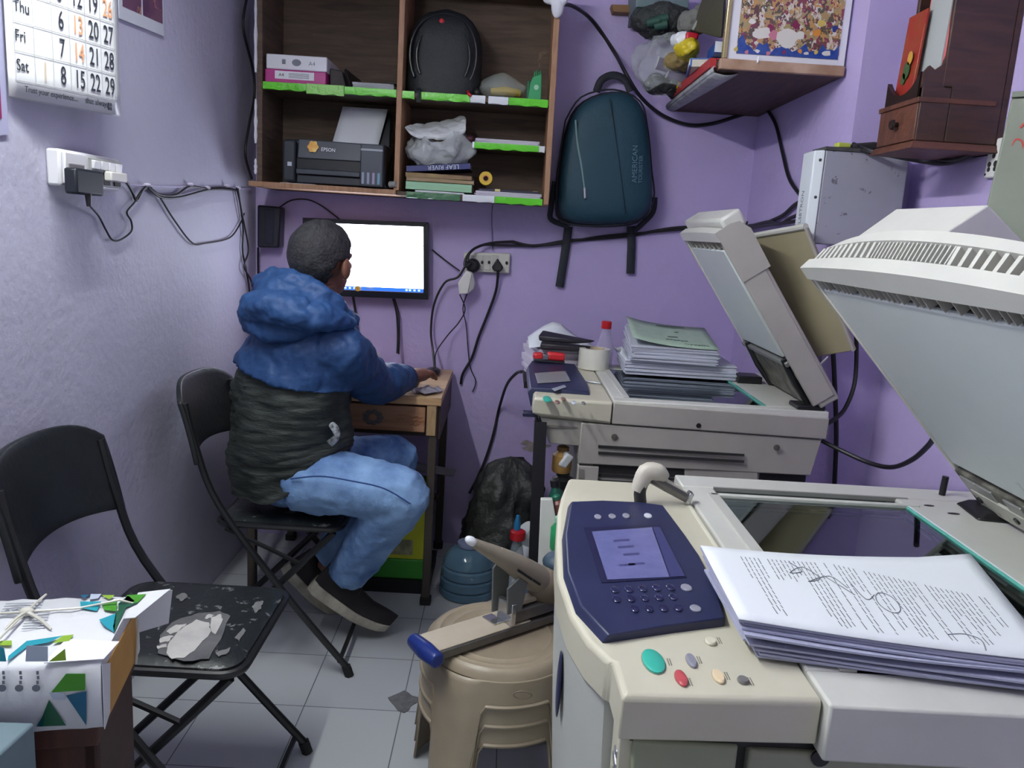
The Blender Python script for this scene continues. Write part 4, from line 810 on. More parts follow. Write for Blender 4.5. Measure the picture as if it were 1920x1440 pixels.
cable('black cable curving out and back to the rear of the far copier', [PY(1604, 610, 2.56), PY(1606, 660, 2.55), PY(1602, 720, 2.53), PY(1585, 765, 2.50), PY(1566, 785, 2.47), PY(1546, 797, 2.46)], .007)
cable('black cable sagging from the far copier across to the raised near lid', [PY(1540, 826, 2.46), PY(1580, 846, 2.42), PY(1630, 868, 2.35), PY(1672, 876, 2.25), PY(1710, 862, 2.1), PY(1740, 836, 1.95), PY(1752, 818, 1.85)], .007)
# ------------------------------------------------------------------ desk
DZ = .855; DF = 2.985; DX1 = -.222; DX0 = -.98; DB = YB - .03
dwood = M('desk_wood', (196, 166, 130), .5, tex=wood_tex(5, (1, 8, 1), (176, 142, 108)), spots=(12, (150, 116, 92), .74)); dedge = M('desk_edge', (206, 170, 128), .55, tex=wood_tex(7, (1, 8, 8), (176, 136, 98)))
steel = M('desk_steel', (70, 62, 56), .5, spots=(20, (104, 92, 80), .68))
t = thing('desk', 'small wooden desk with a drawer and metal legs by the back wall', 'desk', ((DX0 + DX1) / 2, (DF + DB) / 2, 0))
MB().box(DX0, DX1, DF, DB, DZ - .028, DZ).build('desktop', dwood, t, bevel=.003)
MB().box(DX0, DX1, DF - .003, DF, DZ - .030, DZ + .001).build('front_edging', dedge, t, bevel=.001)
LX = DX1 - .03
def leg(x, y): return MB().box(x - .016, x + .016, y - .016, y + .016, .02, DZ - .028).build('leg', steel, t, bevel=.003), MB().box(x - .022, x + .022, y - .022, y + .022, 0, .03).build('leg_foot', M('rubber_black', (24, 24, 26), .7), t, bevel=.004)
leg(LX, DF + .025); leg(LX, DB - .03); leg(DX0 + .03, DF + .025); leg(DX0 + .03, DB - .03)
MB().box(LX - .024, LX + .012, DF + .0, DF + .03, DZ - .15, DZ - .028).build('corner_post', M('post_wood', (190, 160, 120), .6, tex=wood_tex(9, (6, 6, 1), (160, 128, 92))), t, bevel=.002)
MB().box(DX1 - .022, DX1 - .004, DF + .03, DB, DZ - .17, DZ - .028).build('side_panel', M('desk_side', (64, 48, 46), .6), t)
MB().box(DX0 + .03, DX1 - .06, DF + .03, DF + .045, DZ - .16, DZ - .028).build('drawer_rail', M('desk_side', (64, 48, 46)), t)
b0, b1 = PY(640, 750, DF).x, LX - .03
dr = MB().box(DX0 + .16, b1, DF + .005, DF + .03, DZ - .140, DZ - .040).build('drawer', M('drawer_face', (176, 134, 102), .5, tex=wood_tex(5, (1, 1, 8), (150, 106, 76)), spots=(11, (126, 78, 62), .64)), t, bevel=.003)
c = V(((b1 - .20), DF + .004, DZ - .09))
b = MB()
for k in range(9):
    a = 2 * pi * k / 9; b.ell(c + V((.028 * cos(a), 0, .022 * sin(a))), (.014, .0012, .010), nu=10, nv=4)
b.build('peeled_sticker', M('sticker_residue', (96, 92, 92), .7), dr)
b = MB()
for k, (x, z, w_) in enumerate(((.11, .065, .04), (.11, .05, .03), (.06, .060, .05), (.05, .045, .045), (.06, .03, .04))): b.tube([V((b1 - x + w_ * q / 5, DF + .004, DZ - .14 + z + .004 * sin(q * 2.2 + k))) for q in range(6)], .0022, 5, flat=.3)
b.build('drawer_scribble', M('orange_scribble', (176, 104, 60), .6), dr)
# back panel of the knee space and plank shelf under the desk
MB().box(DX0 + .05, DX1 - .03, DB - .16, DB - .12, .28, .30).build('stretcher', steel, t, bevel=.002)
tag(MB().hexa([PY(690, 868, 3.20), PY(850, 894, 3.25), PY(850, 894, 3.5), PY(700, 868, 3.5), PY(690, 852, 3.20), PY(856, 880, 3.25), PY(856, 880, 3.5), PY(700, 852, 3.5)]).build('plank', M('grey_plank', (104, 98, 112), .6), bevel=.004), 'grey plank lying across the knee space under the desk', 'plank')
# keyboard, mouse, papers, glass on the desk
t = thing('keyboard', "black computer keyboard on the desk in front of the man's hands", 'keyboard', (-.52, 3.22, DZ))
MB().box(-.78, -.34, 3.14, 3.30, DZ + .004, DZ + .020).build('keyboard_base', M('keyboard_black', (24, 24, 30), .45), t, bevel=.004)
b = MB()
for r in range(5):
    for k in range(15): b.box(-.77 + k * .028, -.77 + k * .028 + .024, 3.15 + r * .029, 3.15 + r * .029 + .024, DZ + .020, DZ + .027)
b.build('keys', M('key_black', (34, 34, 42), .5), t, bevel=.003, smooth=False)['kind'] = 'stuff'
mp = PZ(812, 690, DZ + .03)
t = thing('computer_mouse', "black mouse with a silver button under the man's right hand", 'mouse', (mp.x, mp.y, DZ))
MB().ell((mp.x - .0, mp.y, DZ + .016), (.034, .055, .018), nu=18, nv=10).build('mouse_shell', M('mouse_black', (30, 30, 34), .3), t)
MB().ell((mp.x + .004, mp.y + .03, DZ + .030), (.009, .018, .006), nu=10, nv=6).build('scroll_wheel', M('silver', (150, 156, 166)), t)
t = thing('paper_pile', 'crumpled papers and foil under the mouse at the right front of the desk', 'papers', (-.27, 3.06, DZ))
b = MB(); 
for k, (x, y, r_) in enumerate(((-.30, 3.08, .3), (-.27, 3.10, -.4), (-.285, 3.05, .9))): b.grid(lambda u, v, x=x, y=y, r_=r_, k=k: V((x + (u - .5) * .085 * cos(r_) - (v - .5) * .06 * sin(r_), y + (u - .5) * .085 * sin(r_) + (v - .5) * .06 * cos(r_), DZ + .003 + .004 * k + .012 * sin(6 * u + k) ** 2 * v)), 8, 8)
b.build('sheets', M('foil_paper', (170, 166, 180), .3, bump=(40, .6)), t, solid=.001)
c = PY(708, 660, 3.45)
t = thing('glass', 'small clear glass standing on the desk below the monitor', 'glass', (c.x, 3.45, DZ))
MB().lathe([(.018, .0), (.026, .004), (.022, .05), (.014, .07), (.014, .085), (.011, .085), (.011, .07), (.018, .05), (.02, .008), (.004, .006)], (c.x, 3.45, DZ), 18).build('glass_body', M('clear_glass', (214, 210, 226), .08, alpha=.45, spec=.8), t)
# things under the desk
g = PY(740, 985, 3.12)
t = thing('storage_crate', 'yellow and green paper carton standing on a green crate under the desk', 'carton', (-.5, 3.2, .0))
c0, c1, zt_ = PY(640, 1000, 3.10).x, PY(800, 1000, 3.10).x, PY(740, 975, 3.10).z
zc_ = PY(740, 1048, 3.10).z; zb_ = PY(740, 1085, 3.10).z
MB().box(c0, c1, 3.10, 3.40, zb_, zc_).build('green_base', M('crate_green', (60, 150, 50), .4), t, bevel=.006)
MB().box(c0 + .004, c1 - .004, 3.104, 3.40, zc_ + .0, zt_ + .10).build('yellow_carton', M('carton_yellow', (196, 200, 40), .45), t, bevel=.004)
MB().box(c0 + .02, c1 - .055, 3.1015, 3.104, zc_ + .02, zc_ + .085).build('paper_label', M('label_olive', (170, 170, 130), .6, noise=(30, (130, 130, 100), .1)), t)
MB().box(c0 - .02, c1 + .02, 3.09, 3.42, 0, zb_).build('black_plinth', M('plinth_black', (22, 22, 26), .6), t)
c = PY(932, 950, 3.46)
t = thing('bin_bag', 'black polythene bag full of rubbish on the floor by the back wall', 'bag', (c.x, 3.44, 0))
b = MB()
def sack(u, v):
    a = 2 * pi * u; k = v; r = (.20 * 1.12 * (1 - .25 * k) * sqrt(max(.0, 1 - (max(0, k - .55) / .45) ** 2.2)) + .004) * (1 + .10 * sin(3 * a + 2 * k) + .06 * sin(7 * a + 9 * k) + .04 * sin(11 * a - 6 * k))
    return V((c.x - .0 + r * .8 * cos(a) + .05 * k, 3.45 + r * .66 * sin(a), .003 + .50 * k + .015 * sin(5 * a + 8 * k) * sin(pi * k)))
b.grid(sack, 64, 26); b.build('film', M('black_polythene', (58, 60, 60), .42, bump=(14, 1.0), bump2=(44, .8)), t, disp=((.09, .07), (.03, .02)))
c = PY(876, 1080, 3.0)
jz0 = 0.0; jx, jy = PZ(876, 1108, 0).x, 3.13
t = thing('water_jar', 'translucent blue twenty litre water jar standing upside down on the floor', 'water jar', (jx, jy, 0))
pj = [(.112, .0), (.118, .008), (.116, .03), (.108, .036), (.116, .044), (.116, .075), (.106, .082), (.114, .09), (.112, .12), (.104, .127), (.108, .135), (.098, .165), (.080, .19), (.045, .205)]
MB().lathe(pj, (jx, jy, .001), 32).build('jar_body', M('blue_polycarbonate', (92, 124, 148), .12, alpha=.72, spec=.7), t)
MB().lathe([(.046, 0), (.05, .004), (.05, .018), (.03, .022)], (jx, jy, .206), 20).build('jar_neck', M('jar_neck', (120, 130, 160), .4), t)
q = PY(968, 1045, 2.95)
t = thing('drink_bottle', 'small bottle with a red cap and clear body on the floor beside the rubbish bag', 'bottle', (q.x, 2.95, 0))
bz = PY(968, 1005, 2.95).z
MB().lathe([(.034, .002), (.036, .01), (.036, bz * .62), (.03, bz * .75), (.018, bz - .02), (.018, bz)], (q.x, 2.95, 0), 20).build('bottle_body', M('bottle_clear', (150, 160, 170), .1, alpha=.5, spec=.7), t)
MB().lathe([(.03, bz - .012), (.032, bz - .006), (.03, bz + .02), (.02, bz + .026)], (q.x, 2.95, 0), 18).build('bottle_cap', M('cap_red', (180, 24, 36), .35), t)
MB().lathe([(.012, bz + .026), (.014, bz + .05), (.006, bz + .085)], (q.x - .004, 2.95, 0), 12).build('blue_spout', M('spout_blue', (40, 120, 170), .4), t)
q = PY(1000, 1008, 3.05)
t = thing('paper_cup', 'white paper cone leaning by the black stand leg', 'cup', (q.x, 3.05, q.z - .06))
MB().tube([q + V((-.045, 0, .025)), q + V((.05, .02, -.06))], [.05, .018], 20).build('cone', M('paper_white', (226, 230, 236)), t)
q = PZ(1000, 1085, .06)
t = thing('paper_bag', 'crumpled white paper bag on the floor behind the stools', 'bag', (q.x - .02, q.y, .0))
b = MB(); b.grid(lambda u, v: V((q.x - .12 + .26 * u + .02 * sin(7 * v), q.y - .12 + .26 * v + .02 * sin(6 * u), .02 + .16 * (sin(pi * u) * sin(pi * v)) ** .5 + .02 * sin(9 * u + 5 * v) + .015 * sin(13 * v - 4 * u))), 14, 14)
b.build('sheets', M('paper_bag_white', (206, 210, 220), .7), t, solid=.003)
q = PZ(690, 868, .5)
# ------------------------------------------------------------------ folding chairs
cblk = M('chair_paint', (26, 27, 30), .38, spots=(22, (88, 86, 84), .76)); cvin = M('chair_vinyl', (30, 34, 36), .42, noise=(7, (22, 25, 28), .2), bump=(60, .12))
cseat = M('chair_vinyl_scuffed', (30, 34, 36), .4, spots=(30, (104, 106, 108), .60), bump=(60, .12))
def make_chair(cx, cy, label):
    t = thing('folding_chair', label, 'chair', (cx, cy, 0), 'black folding chairs along the left wall')
    def L(x, y, z): return V((cx + x, cy + y, z))
    SZ = .52
    # seat: rounded pad
    def rr(hx, hy, r, z, n=6):
        p = []
        for sx, sy, a0 in ((1, 1, 0), (-1, 1, 90), (-1, -1, 180), (1, -1, 270)):
            for k in range(n + 1):
                a = radians(a0 + 90 * k / n); p.append(L(sx * (hx - r) + r * cos(a), sy * (hy - r) + r * sin(a), z))
        return p
    MB().loft([rr(.19, .195, .05, SZ - .022), rr(.198, .203, .05, SZ - .014), rr(.198, .203, .05, SZ - .006), rr(.185, .19, .05, SZ + .002), rr(.165, .17, .05, SZ + .006)]).build('seat', cseat, t)
    MB().tube(rr(.204, .209, .05, SZ - .018) + [rr(.204, .209, .05, SZ - .018)[0]], .010, 8).build('seat_rim', cblk, t)
    def bk_(u, v):   # backrest: u across, v up
        y = -.236 + .472 * u; z = .705 + .255 * v - .055 * (abs(2 * u - 1) ** 4) * v ** 2 + .022 * (1 - (2 * u - 1) ** 2) * (1 - v)
        return L(-.250 - .052 * v - .060 * (1 - (2 * u - 1) ** 2), y, z)
    MB().grid(bk_, 20, 10).build('backrest', cvin, t, solid=.016, bevel=.004)
    for s in (-1, 1):
        y = s * .213
        MB().tube([L(.25, s * .235, .02), L(.02, s * .225, .29), L(-.19, y, .57), L(-.262, y, .76), L(-.295, y, .90)], .0115, 8, smooth=5).build('front_leg', cblk, t)
        MB().tube([L(.18, s * .195, SZ - .03), L(.06, s * .20, .36), L(-.26, s * .21, .02)], .0115, 8, smooth=3).build('rear_leg', cblk, t)
        MB().tube([L(-.17, s * .212, SZ - .03), L(-.02, s * .205, .42), L(.075, s * .202, .375)], .008, 6, smooth=3).build('brace', cblk, t)
        for x, yy in ((.25, .235), (-.26, .21)): MB().tube([L(x, s * yy, 0), L(x - (.012 if x > 0 else -.012), s * yy, .035)], .016, 8).build('rubber_foot', M('rubber_black', (24, 24, 26), .7), t)
    MB().tube([L(.215, -.234, .05), L(.215, .234, .05)], .008, 8).build('crossbar', cblk, t)
    MB().tube([L(-.225, -.208, .06), L(-.225, .208, .06)], .008, 8).build('crossbar', cblk, t)
    return t, L
ch, L = make_chair(-.74, 1.815, 'black folding chair with torn scuffed seat, nearest the camera by the left wall')
ch2 = dup(ch, (-.70, 2.69, 0), 'black folding chair under the man in the blue jacket')
# torn vinyl on the near chair only
def patch_px(pts, name, m, dz, seed=0):
    r_ = random.Random(seed); q = []
    for k in range(len(pts)):
        a, b_ = pts[k], pts[(k + 1) % len(pts)]
        for f in (0, .34, .67): q.append((a[0] + (b_[0] - a[0]) * f + r_.uniform(-2, 2) * (f > 0), a[1] + (b_[1] - a[1]) * f + r_.uniform(-1.6, 1.6) * (f > 0)))
    return MB().prism([PZ(u, v, .5268 + dz) for u, v in q], (0, 0, .0012)).build(name, m, ch, smooth=False)
foam = M('seat_board', (196, 194, 190), .8, noise=(16, (170, 168, 166), .2)); grey = M('seat_backing', (104, 104, 106), .7, noise=(20, (80, 80, 84), .2)); scf = M('scuff_grey', (110, 110, 112), .7)
patch_px([(300, 1192), (322, 1168), (372, 1150), (412, 1146), (432, 1156), (414, 1200), (392, 1236), (344, 1240), (296, 1226)], 'torn_patch', grey, .0, 1)
for k, pp in enumerate(([(312, 1226), (318, 1204), (340, 1178), (368, 1162), (392, 1168), (396, 1184), (372, 1212), (346, 1234), (322, 1236)], [(392, 1176), (396, 1158), (414, 1152), (418, 1162), (404, 1190)], [(312, 1184), (330, 1172), (350, 1170), (340, 1182), (318, 1190)], [(300, 1198), (318, 1192), (326, 1194), (314, 1204), (300, 1206)], [(384, 1160), (392, 1152), (402, 1154), (398, 1160)], [(294, 1212), (312, 1208), (314, 1214), (296, 1218)])):
    patch_px(pp, 'bare_patch', foam, .0016, k + 4)['label'] = 'pale bare board showing through the torn seat'
for k, pp in enumerate(([(330, 1118), (346, 1112), (352, 1120), (338, 1128)], [(472, 1138), (484, 1128), (494, 1128), (490, 1142), (478, 1150)], [(440, 1196), (456, 1178), (460, 1184), (448, 1204)], [(404, 1224), (432, 1214), (428, 1224), (410, 1232)])):
    patch_px(pp, 'scuff', scf, .0, k + 30)
# ------------------------------------------------------------------ the seated man
t = thing('person', 'person in a blue and black hooded jacket and jeans seated at the desk', 'person', (-.66, 2.64, .52))
skin = M('skin_brown', (128, 84, 66), .5, noise=(30, (112, 72, 58), .2), bump=(120, .1))
hc = V((-.586, 2.565, 1.372)); hf = V((.40, .92, 0)).normalized(); hs = V((hf.y, -hf.x, 0)); up = V((0, 0, 1))
HR = Matrix((hs, hf, up)).transposed()
def H(x, y, z): return hc + hs * x + hf * y + up * z
b = MB()
b.ell(H(0, -.008, .02), (.078, .098, .098), HR, 20, 14); b.ell(H(0, .022, -.05), (.062, .074, .075), HR, 18, 12)
b.tube([H(0, .055, -.06), H(0, .07, -.105)], [.045, .028], 12)                                # jaw to chin
b.tube([H(0, .088, .0), H(0, .104, -.03), H(0, .112, -.045)], [.010, .013, .014], 10)         # nose
for s in (-1, 1):
    b.ell(H(s * .012, .102, -.046), (.010, .010, .008), HR, 8, 6); b.ell(H(s * .091, -.004, -.022), (.013, .022, .036), HR, 12, 8)
    b.ell(H(s * .034, .074, -.018), (.026, .02, .016), HR, 10, 6); b.tube([H(s * .012, .092, .018), H(s * .055, .078, .016)], .008, 8)
b.tube([H(-.026, .082, -.078), H(0, .094, -.078), H(.026, .082, -.078)], .007, 8, smooth=3)
b.tube([H(0, -.015, -.06), V((-.605, 2.575, 1.22)), V((-.62, 2.585, 1.12))], [.060, .060, .085], 14, smooth=3)
# torso, arms and legs under the clothes
b.loft([[V((-.66 + .02 * (z - .6) + .14 * cos(a), 2.63 - .03 * (z - .6) + .13 * sin(a), z)) for a in [2 * pi * k / 18 for k in range(18)]] for z in (.60, .75, .95, 1.08, 1.14)])
shR, elR, wrR = V((-.515, 2.49, 1.10)), V((-.45, 2.79, .935)), V((-.355, 3.045, .918))
shL, elL, wrL = V((-.76, 2.74, 1.10)), V((-.73, 3.02, .94)), V((-.53, 3.17, .915))
for a_, e_, w_ in ((shR, elR, wrR), (shL, elL, wrL)):
    b.tube([a_.lerp(V((-.62, 2.6, 1.08)), .5), a_, e_, w_], [.06, .058, .046, .034], 12, smooth=4)
hipR, knR, anR = V((-.66, 2.54, .645)), V((-.292, 2.475, .645)), V((-.505, 2.63, .27))
hipL, knL, anL = V((-.66, 2.74, .645)), V((-.37, 2.86, .64)), V((-.62, 2.84, .20))
for a_, k_, n_ in ((hipR, knR, anR), (hipL, knL, anL)):
    b.tube([a_, a_.lerp(k_, .9), k_, k_.lerp(n_, .12), n_], [.085, .06, .058, .055, .038], 12, smooth=4)
def hand(w, d, sidev, thumb_side, n_up, drop=.0):
    d = d.normalized(); sd = sidev.normalized()
    palm = w + d * .055
    b.tube([w - d * .01, w + d * .03, w + d * .085], [.030, .039, .038], 14, flat=.72, up=n_up)
    for k, (off, ln) in enumerate(((-.029, .070), (-.010, .080), (.010, .076), (.029, .060))):
        r0 = w + d * .078 + sd * off; dd = (d + sd * off * 4).normalized()
        b.tube([r0, r0 + dd * ln * .4 + n_up * .010, r0 + dd * ln * .75 - n_up * .004, r0 + dd * ln - n_up * .022], [.0125, .0115, .0105, .0085], 8, smooth=3)
    r0 = w + d * .02 - sd * thumb_side * .024
    b.tube([r0, r0 + d * .03 - sd * thumb_side * .024, r0 + d * .06 - sd * thumb_side * .026 - n_up * .012], [.016, .014, .010], 8, smooth=3)
hand(wrR + V((.004, .01, .004)), V((.42, .86, -.06)), V((.86, -.42, 0)), 1, up)
hand(wrL, V((.75, .6, -.06)), V((.6, -.75, 0)), -1, up)
b.build('body', skin, t, remesh=.0062, smooth_it=2)
# eyes and mouth
for s in (-1, 1):
    MB().ell(H(s * .034, .086, -.012), (.014, .010, .008), HR, 12, 8).build('eye', M('eye_white', (220, 216, 210), .2), t)
# hair
b = MB(); nu, nv = 40, 24
def hp(i, j):
    a = 2 * pi * i / nu; e = pi * j / nv; d = V((sin(e) * cos(a), sin(e) * sin(a), cos(e)))
    r_ = .010 + .003 * sin(9 * a + 4 * e) * sin(7 * e); return H(d.x * (.081 + r_), -.010 + d.y * (.101 + r_), .016 + d.z * (.094 + r_)), d
vs = []; idx = {}
for j in range(nv + 1):
    for i in range(nu): p, d = hp(i, j); idx[(i, j)] = len(vs); vs.append(p)
fs = []
for j in range(nv):
    for i in range(nu):
        p, d = hp(i + .5, j + .5)
        front = d.y > .30 + .25 * max(0, d.z); 
        if (front and d.z < .52) or (d.z < -.60 and d.y > -.2) or (abs(d.x) > .8 and d.z < -.10 and d.y > -.35) or d.z < -.86 or (d.z < -.15 and d.y > -.30): continue
        fs.append((idx[(i, j)], idx[((i + 1) % nu, j)], idx[((i + 1) % nu, j + 1)], idx[(i, j + 1)]))
b.add(vs, fs); b.build('hair', M('hair_dark', (22, 21, 24), .65, noise=(70, (50, 50, 56), .2), bump=(130, .6), bump2=(30, .25)), t, solid=.012, smooth_it=1, sub=1, disp=((.018, .012),))
# jeans
den = M('denim', (42, 80, 142), .8, noise=(4.0, (134, 170, 214), .14), bump=(16, .6), bump2=(300, .2))
b = MB()
b.ell(V((-.69, 2.64, .625)), (.140, .172, .095), (0, 0, 0), 20, 12)
b.tube([hipR, hipR.lerp(knR, .35) + V((0, 0, .01)), hipR.lerp(knR, .8), knR + V((.0, 0, -.008)), knR.lerp(anR, .25), knR.lerp(anR, .6), knR.lerp(anR, .97)], [.105, .108, .094, .088, .084, .078, .072], 18, smooth=5)
b.tube([hipL, hipL.lerp(knL, .8), knL, knL.lerp(anL, .3), anL + V((.01, 0, .04))], [.105, .092, .084, .08, .07], 18, smooth=5)
for k in range(7):   # knee and cuff folds
    f = .58 + .06 * k; q = knR.lerp(anR, f); b.ell(q, (.083 - .002 * k, .083 - .002 * k, .012), Vector((0, 0, 1)).rotation_difference(knR - anR).to_matrix() @ Euler((.25 * sin(k * 2), .2 * cos(k), 0)).to_matrix(), 16, 6)
je = b.build('jeans', den, t, remesh=.009, smooth_it=3, disp=((.10, .022), (.04, .012)))
mst = M('denim_seam', (40, 70, 124), .8)
MB().tube([PY(545, 898, 2.425), PY(600, 893, 2.39), PY(660, 902, 2.378), PY(720, 916, 2.378), PY(770, 945, 2.39)], .0025, 6, smooth=5).build('side_seam', mst, je)
# shoes
sole = M('shoe_sole', (206, 200, 184), .6, noise=(20, (150, 144, 130), .2)); upper = M('shoe_upper', (34, 30, 34), .7, bump=(40, .4))
def shoe(heel, toe, sidev):
    d = (toe - heel).normalized(); s_ = sidev.normalized(); n_ = s_.cross(d).normalized()
    if n_.z < 0: n_ = -n_
    Ln = (toe - heel).length; rings = []; rs2 = []
    for k in range(13):
        u = k / 12; wdt = .040 + .012 * sin(pi * u * .9 + .2) ; wdt *= sqrt(max(.05, 1 - max(0, (u - .78) / .24) ** 2)) * sqrt(max(.25, 1 - max(0, (.12 - u) / .14) ** 2))
        bend = .018 * max(0, u - .62) / .38 * Ln / .3
        c = heel + d * (Ln * u) + n_ * bend
        def sec(z0, z1, wv): return [c + s_ * (wv * cos(a)) + n_ * ((z0 + z1) / 2 + (z1 - z0) / 2 * sin(a)) for a in [2 * pi * q / 16 for q in range(16)]]
        rings.append([c + s_ * (sx * wdt) + n_ * z for sx, z in ((-1, 0), (1, 0), (1.06, .016), (1, .046 - .012 * u), (-1, .046 - .012 * u), (-1.06, .016))])
        h = .105 - .055 * min(1, u * 1.5) - .02 * max(0, u - .6)
        rs2.append([c + s_ * (wdt * .92 * cos(a)) + n_ * (.036 + h * max(0, sin(a)) - .004 * (sin(a) < 0)) for a in [2 * pi * q / 16 for q in range(16)]])
    sh_ = MB().loft(rs2).build('shoe', upper, t, smooth_it=1)
    o = MB().loft(rings).build('sole', sole, sh_, bevel=.004); o['label'] = 'pale rubber sole'
    b = MB()
    for k in range(4):
        u = .38 + .09 * k; c = heel + d * (Ln * u) + n_ * (.022 + .105 - .055 * min(1, u * 1.5) + .004); b.tube([c - s_ * .022, c + n_ * .006, c + s_ * .022], .004, 6)
    b.build('laces', M('lace_grey', (70, 66, 70), .8), sh_)
hR = PY(578, 1098, 2.66); tR = PZ(716, 1188, .012); shoe(hR, tR, V((.05, 1, .0)))
hL = PY(530, 1062, 2.86); tL = PY(632, 1160, 2.93); shoe(hL, tL, V((.1, 1, .0)))
# jacket: dark quilted lower body
tf = V((.62, .78, 0)).normalized(); ts = V((tf.y, -tf.x, 0))
def ring(c, rs, rf, n=40, lump=0.0, ph=0):
    return [c + ts * (rs * cos(a)) + tf * (rf * math.copysign(abs(sin(a)) ** .9, sin(a))) + up * (.0) for a in [2 * pi * k / n for k in range(n)]]
prof = [(.585, .200, .180, -.695, 2.625), (.66, .210, .185, -.70, 2.625), (.74, .216, .190, -.70, 2.622), (.84, .212, .185, -.695, 2.615), (.94, .208, .178, -.685, 2.605), (1.03, .205, .165, -.668, 2.60), (1.10, .198, .150, -.65, 2.595), (1.16, .165, .125, -.632, 2.59), (1.21, .12, .10, -.618, 2.585)]
def prof_at(z):
    for k in range(len(prof) - 1):
        a, b_ = prof[k], prof[k + 1]
        if a[0] <= z <= b_[0]:
            f = (z - a[0]) / (b_[0] - a[0]); f = f; return [a[i] * (1 - f) + b_[i] * f for i in range(5)]
    return prof[0] if z < prof[0][0] else prof[-1]
rings = []
NZ = 90
for k in range(NZ + 1):
    z = .585 + (1.055 - .585) * k / NZ; _, rs, rf, x, y = prof_at(z)
    q = []
    for i in range(56):
        a = 2 * pi * i / 56
        ph = (z - .05 * sin(2 * a + .6) - .018 * sin(5 * a)) / .038
        puff = .0045 * (abs(sin(pi * ph)) ** .6 - .6) + .004 * sin(9 * a + 11 * z) + .007 * sin(3 * a - 17 * z) - .004 * (sin(pi * ph * .37 + 2 * a) > .93)
        hem = .13 * max(0, cos(a - pi * .10)) ** 1.5 * max(0, (.80 - z) / .215)
        q.append(V((x, y, z + hem)) + ts * ((rs + puff) * cos(a)) + tf * ((rf + puff) * sin(a)))
    rings.append(q)
jk = MB().loft(rings).build('jacket_lower', M('jacket_charcoal', (44, 50, 48), .65, bump=(14, .7, (1, 1, 4)), bump2=(200, .1)), t, disp=((.07, .022), (.03, .010)))
# white lining showing at the front hem
q = PY(622, 812, 2.46); MB().tube([PY(612, 785, 2.50), PY(626, 800, 2.47), PY(632, 818, 2.46), PY(618, 832, 2.455)], [.008, .016, .012, .016], 8, smooth=4, flat=.4).build('shirt_hem', M('shirt_white', (180, 186, 192), .7, noise=(40, (60, 66, 70), .1)), t)
# jacket: blue yoke, sleeves and hood in one piece of cloth
blue = M('jacket_blue', (34, 72, 122), .6, noise=(6, (28, 60, 108), .25), bump=(11, .5), bump2=(34, .25))
b = MB(); rings = []
for k in range(15):
    z = .995 + (1.215 - .995) * k / 14; _, rs, rf, x, y = prof_at(z); q = []
    for i in range(48):
        a = 2 * pi * i / 48; dz = (-.045 * cos(a) + .012) * max(0, 1 - k / 6)      # the seam slopes down towards the near front
        q.append(V((x, y, z + dz)) + ts * ((rs + .016) * cos(a)) + tf * ((rf + .016) * sin(a)))
    rings.append(q)
b.loft(rings)
def sleeve(a_, e_, w_, n):
    pts = [a_ + (V((-.63, 2.6, 1.08)) - a_) * .45, a_, a_.lerp(e_, .5) + V((0, 0, -.004)), e_, e_.lerp(w_, .45), w_ - (w_ - e_).normalized() * .04]
    b.tube(pts, [.092, .090, .082, .076, .068, .052], 20, smooth=5)
    for k in range(n):       # folds of cloth round the sleeve
        f = .15 + .8 * k / n; p_ = a_.lerp(e_, f * 1.35) if f * 1.35 < 1 else e_.lerp(w_, (f * 1.35 - 1) / .35 * .85)
        dd = (e_ - a_) if f * 1.35 < 1 else (w_ - e_); r_ = .0905 - .030 * f
        b.ell(p_, (r_ + .002, r_ + .005, .013), Vector((0, 0, 1)).rotation_difference(dd).to_matrix() @ Euler((.3 * sin(2.1 * k), .3 * cos(1.7 * k), 0)).to_matrix(), 18, 6)
sleeve(shR + V((0, 0, -.005)), elR, wrR, 9); sleeve(shL + V((0, 0, -.005)), elL, wrL, 7)
yk = b.build('jacket_upper', blue, t, remesh=.007, smooth_it=1, disp=((.08, .022), (.035, .010)))
MB().tube([wrR + (elR - wrR).normalized() * .042, wrR + (elR - wrR).normalized() * .02], [.053, .049], 16).build('cuff', M('cuff_navy', (26, 44, 92), .7), t)
b = MB()
# hood lying on the back: a folded roll round the neck with a soft bag behind it
b.tube([PY(476, 588, 2.52), PY(492, 575, 2.46), PY(530, 582, 2.41), PY(575, 592, 2.40), PY(622, 598, 2.43), PY(655, 604, 2.50)], [.050, .072, .076, .062, .044, .026], 18, smooth=6, flat=.8)
b.tube([PY(488, 540, 2.60), PY(512, 522, 2.53), PY(552, 525, 2.47), PY(592, 545, 2.455), PY(630, 572, 2.47), PY(662, 600, 2.54)], [.030, .036, .036, .032, .028, .020], 14, smooth=6)
b.tube([PY(492, 545, 2.60), PY(512, 538, 2.72), PY(560, 552, 2.78), PY(618, 580, 2.76), PY(662, 602, 2.62)], [.034, .042, .042, .038, .026], 14, smooth=6)
b.tube([PY(500, 540, 2.56), PY(530, 552, 2.46), PY(575, 568, 2.44), PY(625, 586, 2.46)], [.046, .056, .046, .032], 14, smooth=6)
b.tube([PY(472, 588, 2.50), PY(480, 606, 2.47), PY(515, 618, 2.43), PY(565, 616, 2.42), PY(610, 606, 2.43)], [.036, .044, .042, .032, .020], 14, smooth=5)
hd = b.build('jacket_hood', M('jacket_hood_blue', (38, 78, 130), .6, noise=(6, (30, 64, 114), .25), bump=(8, .5), bump2=(26, .35)), t, remesh=.007, smooth_it=2, disp=((.07, .030), (.03, .012)))
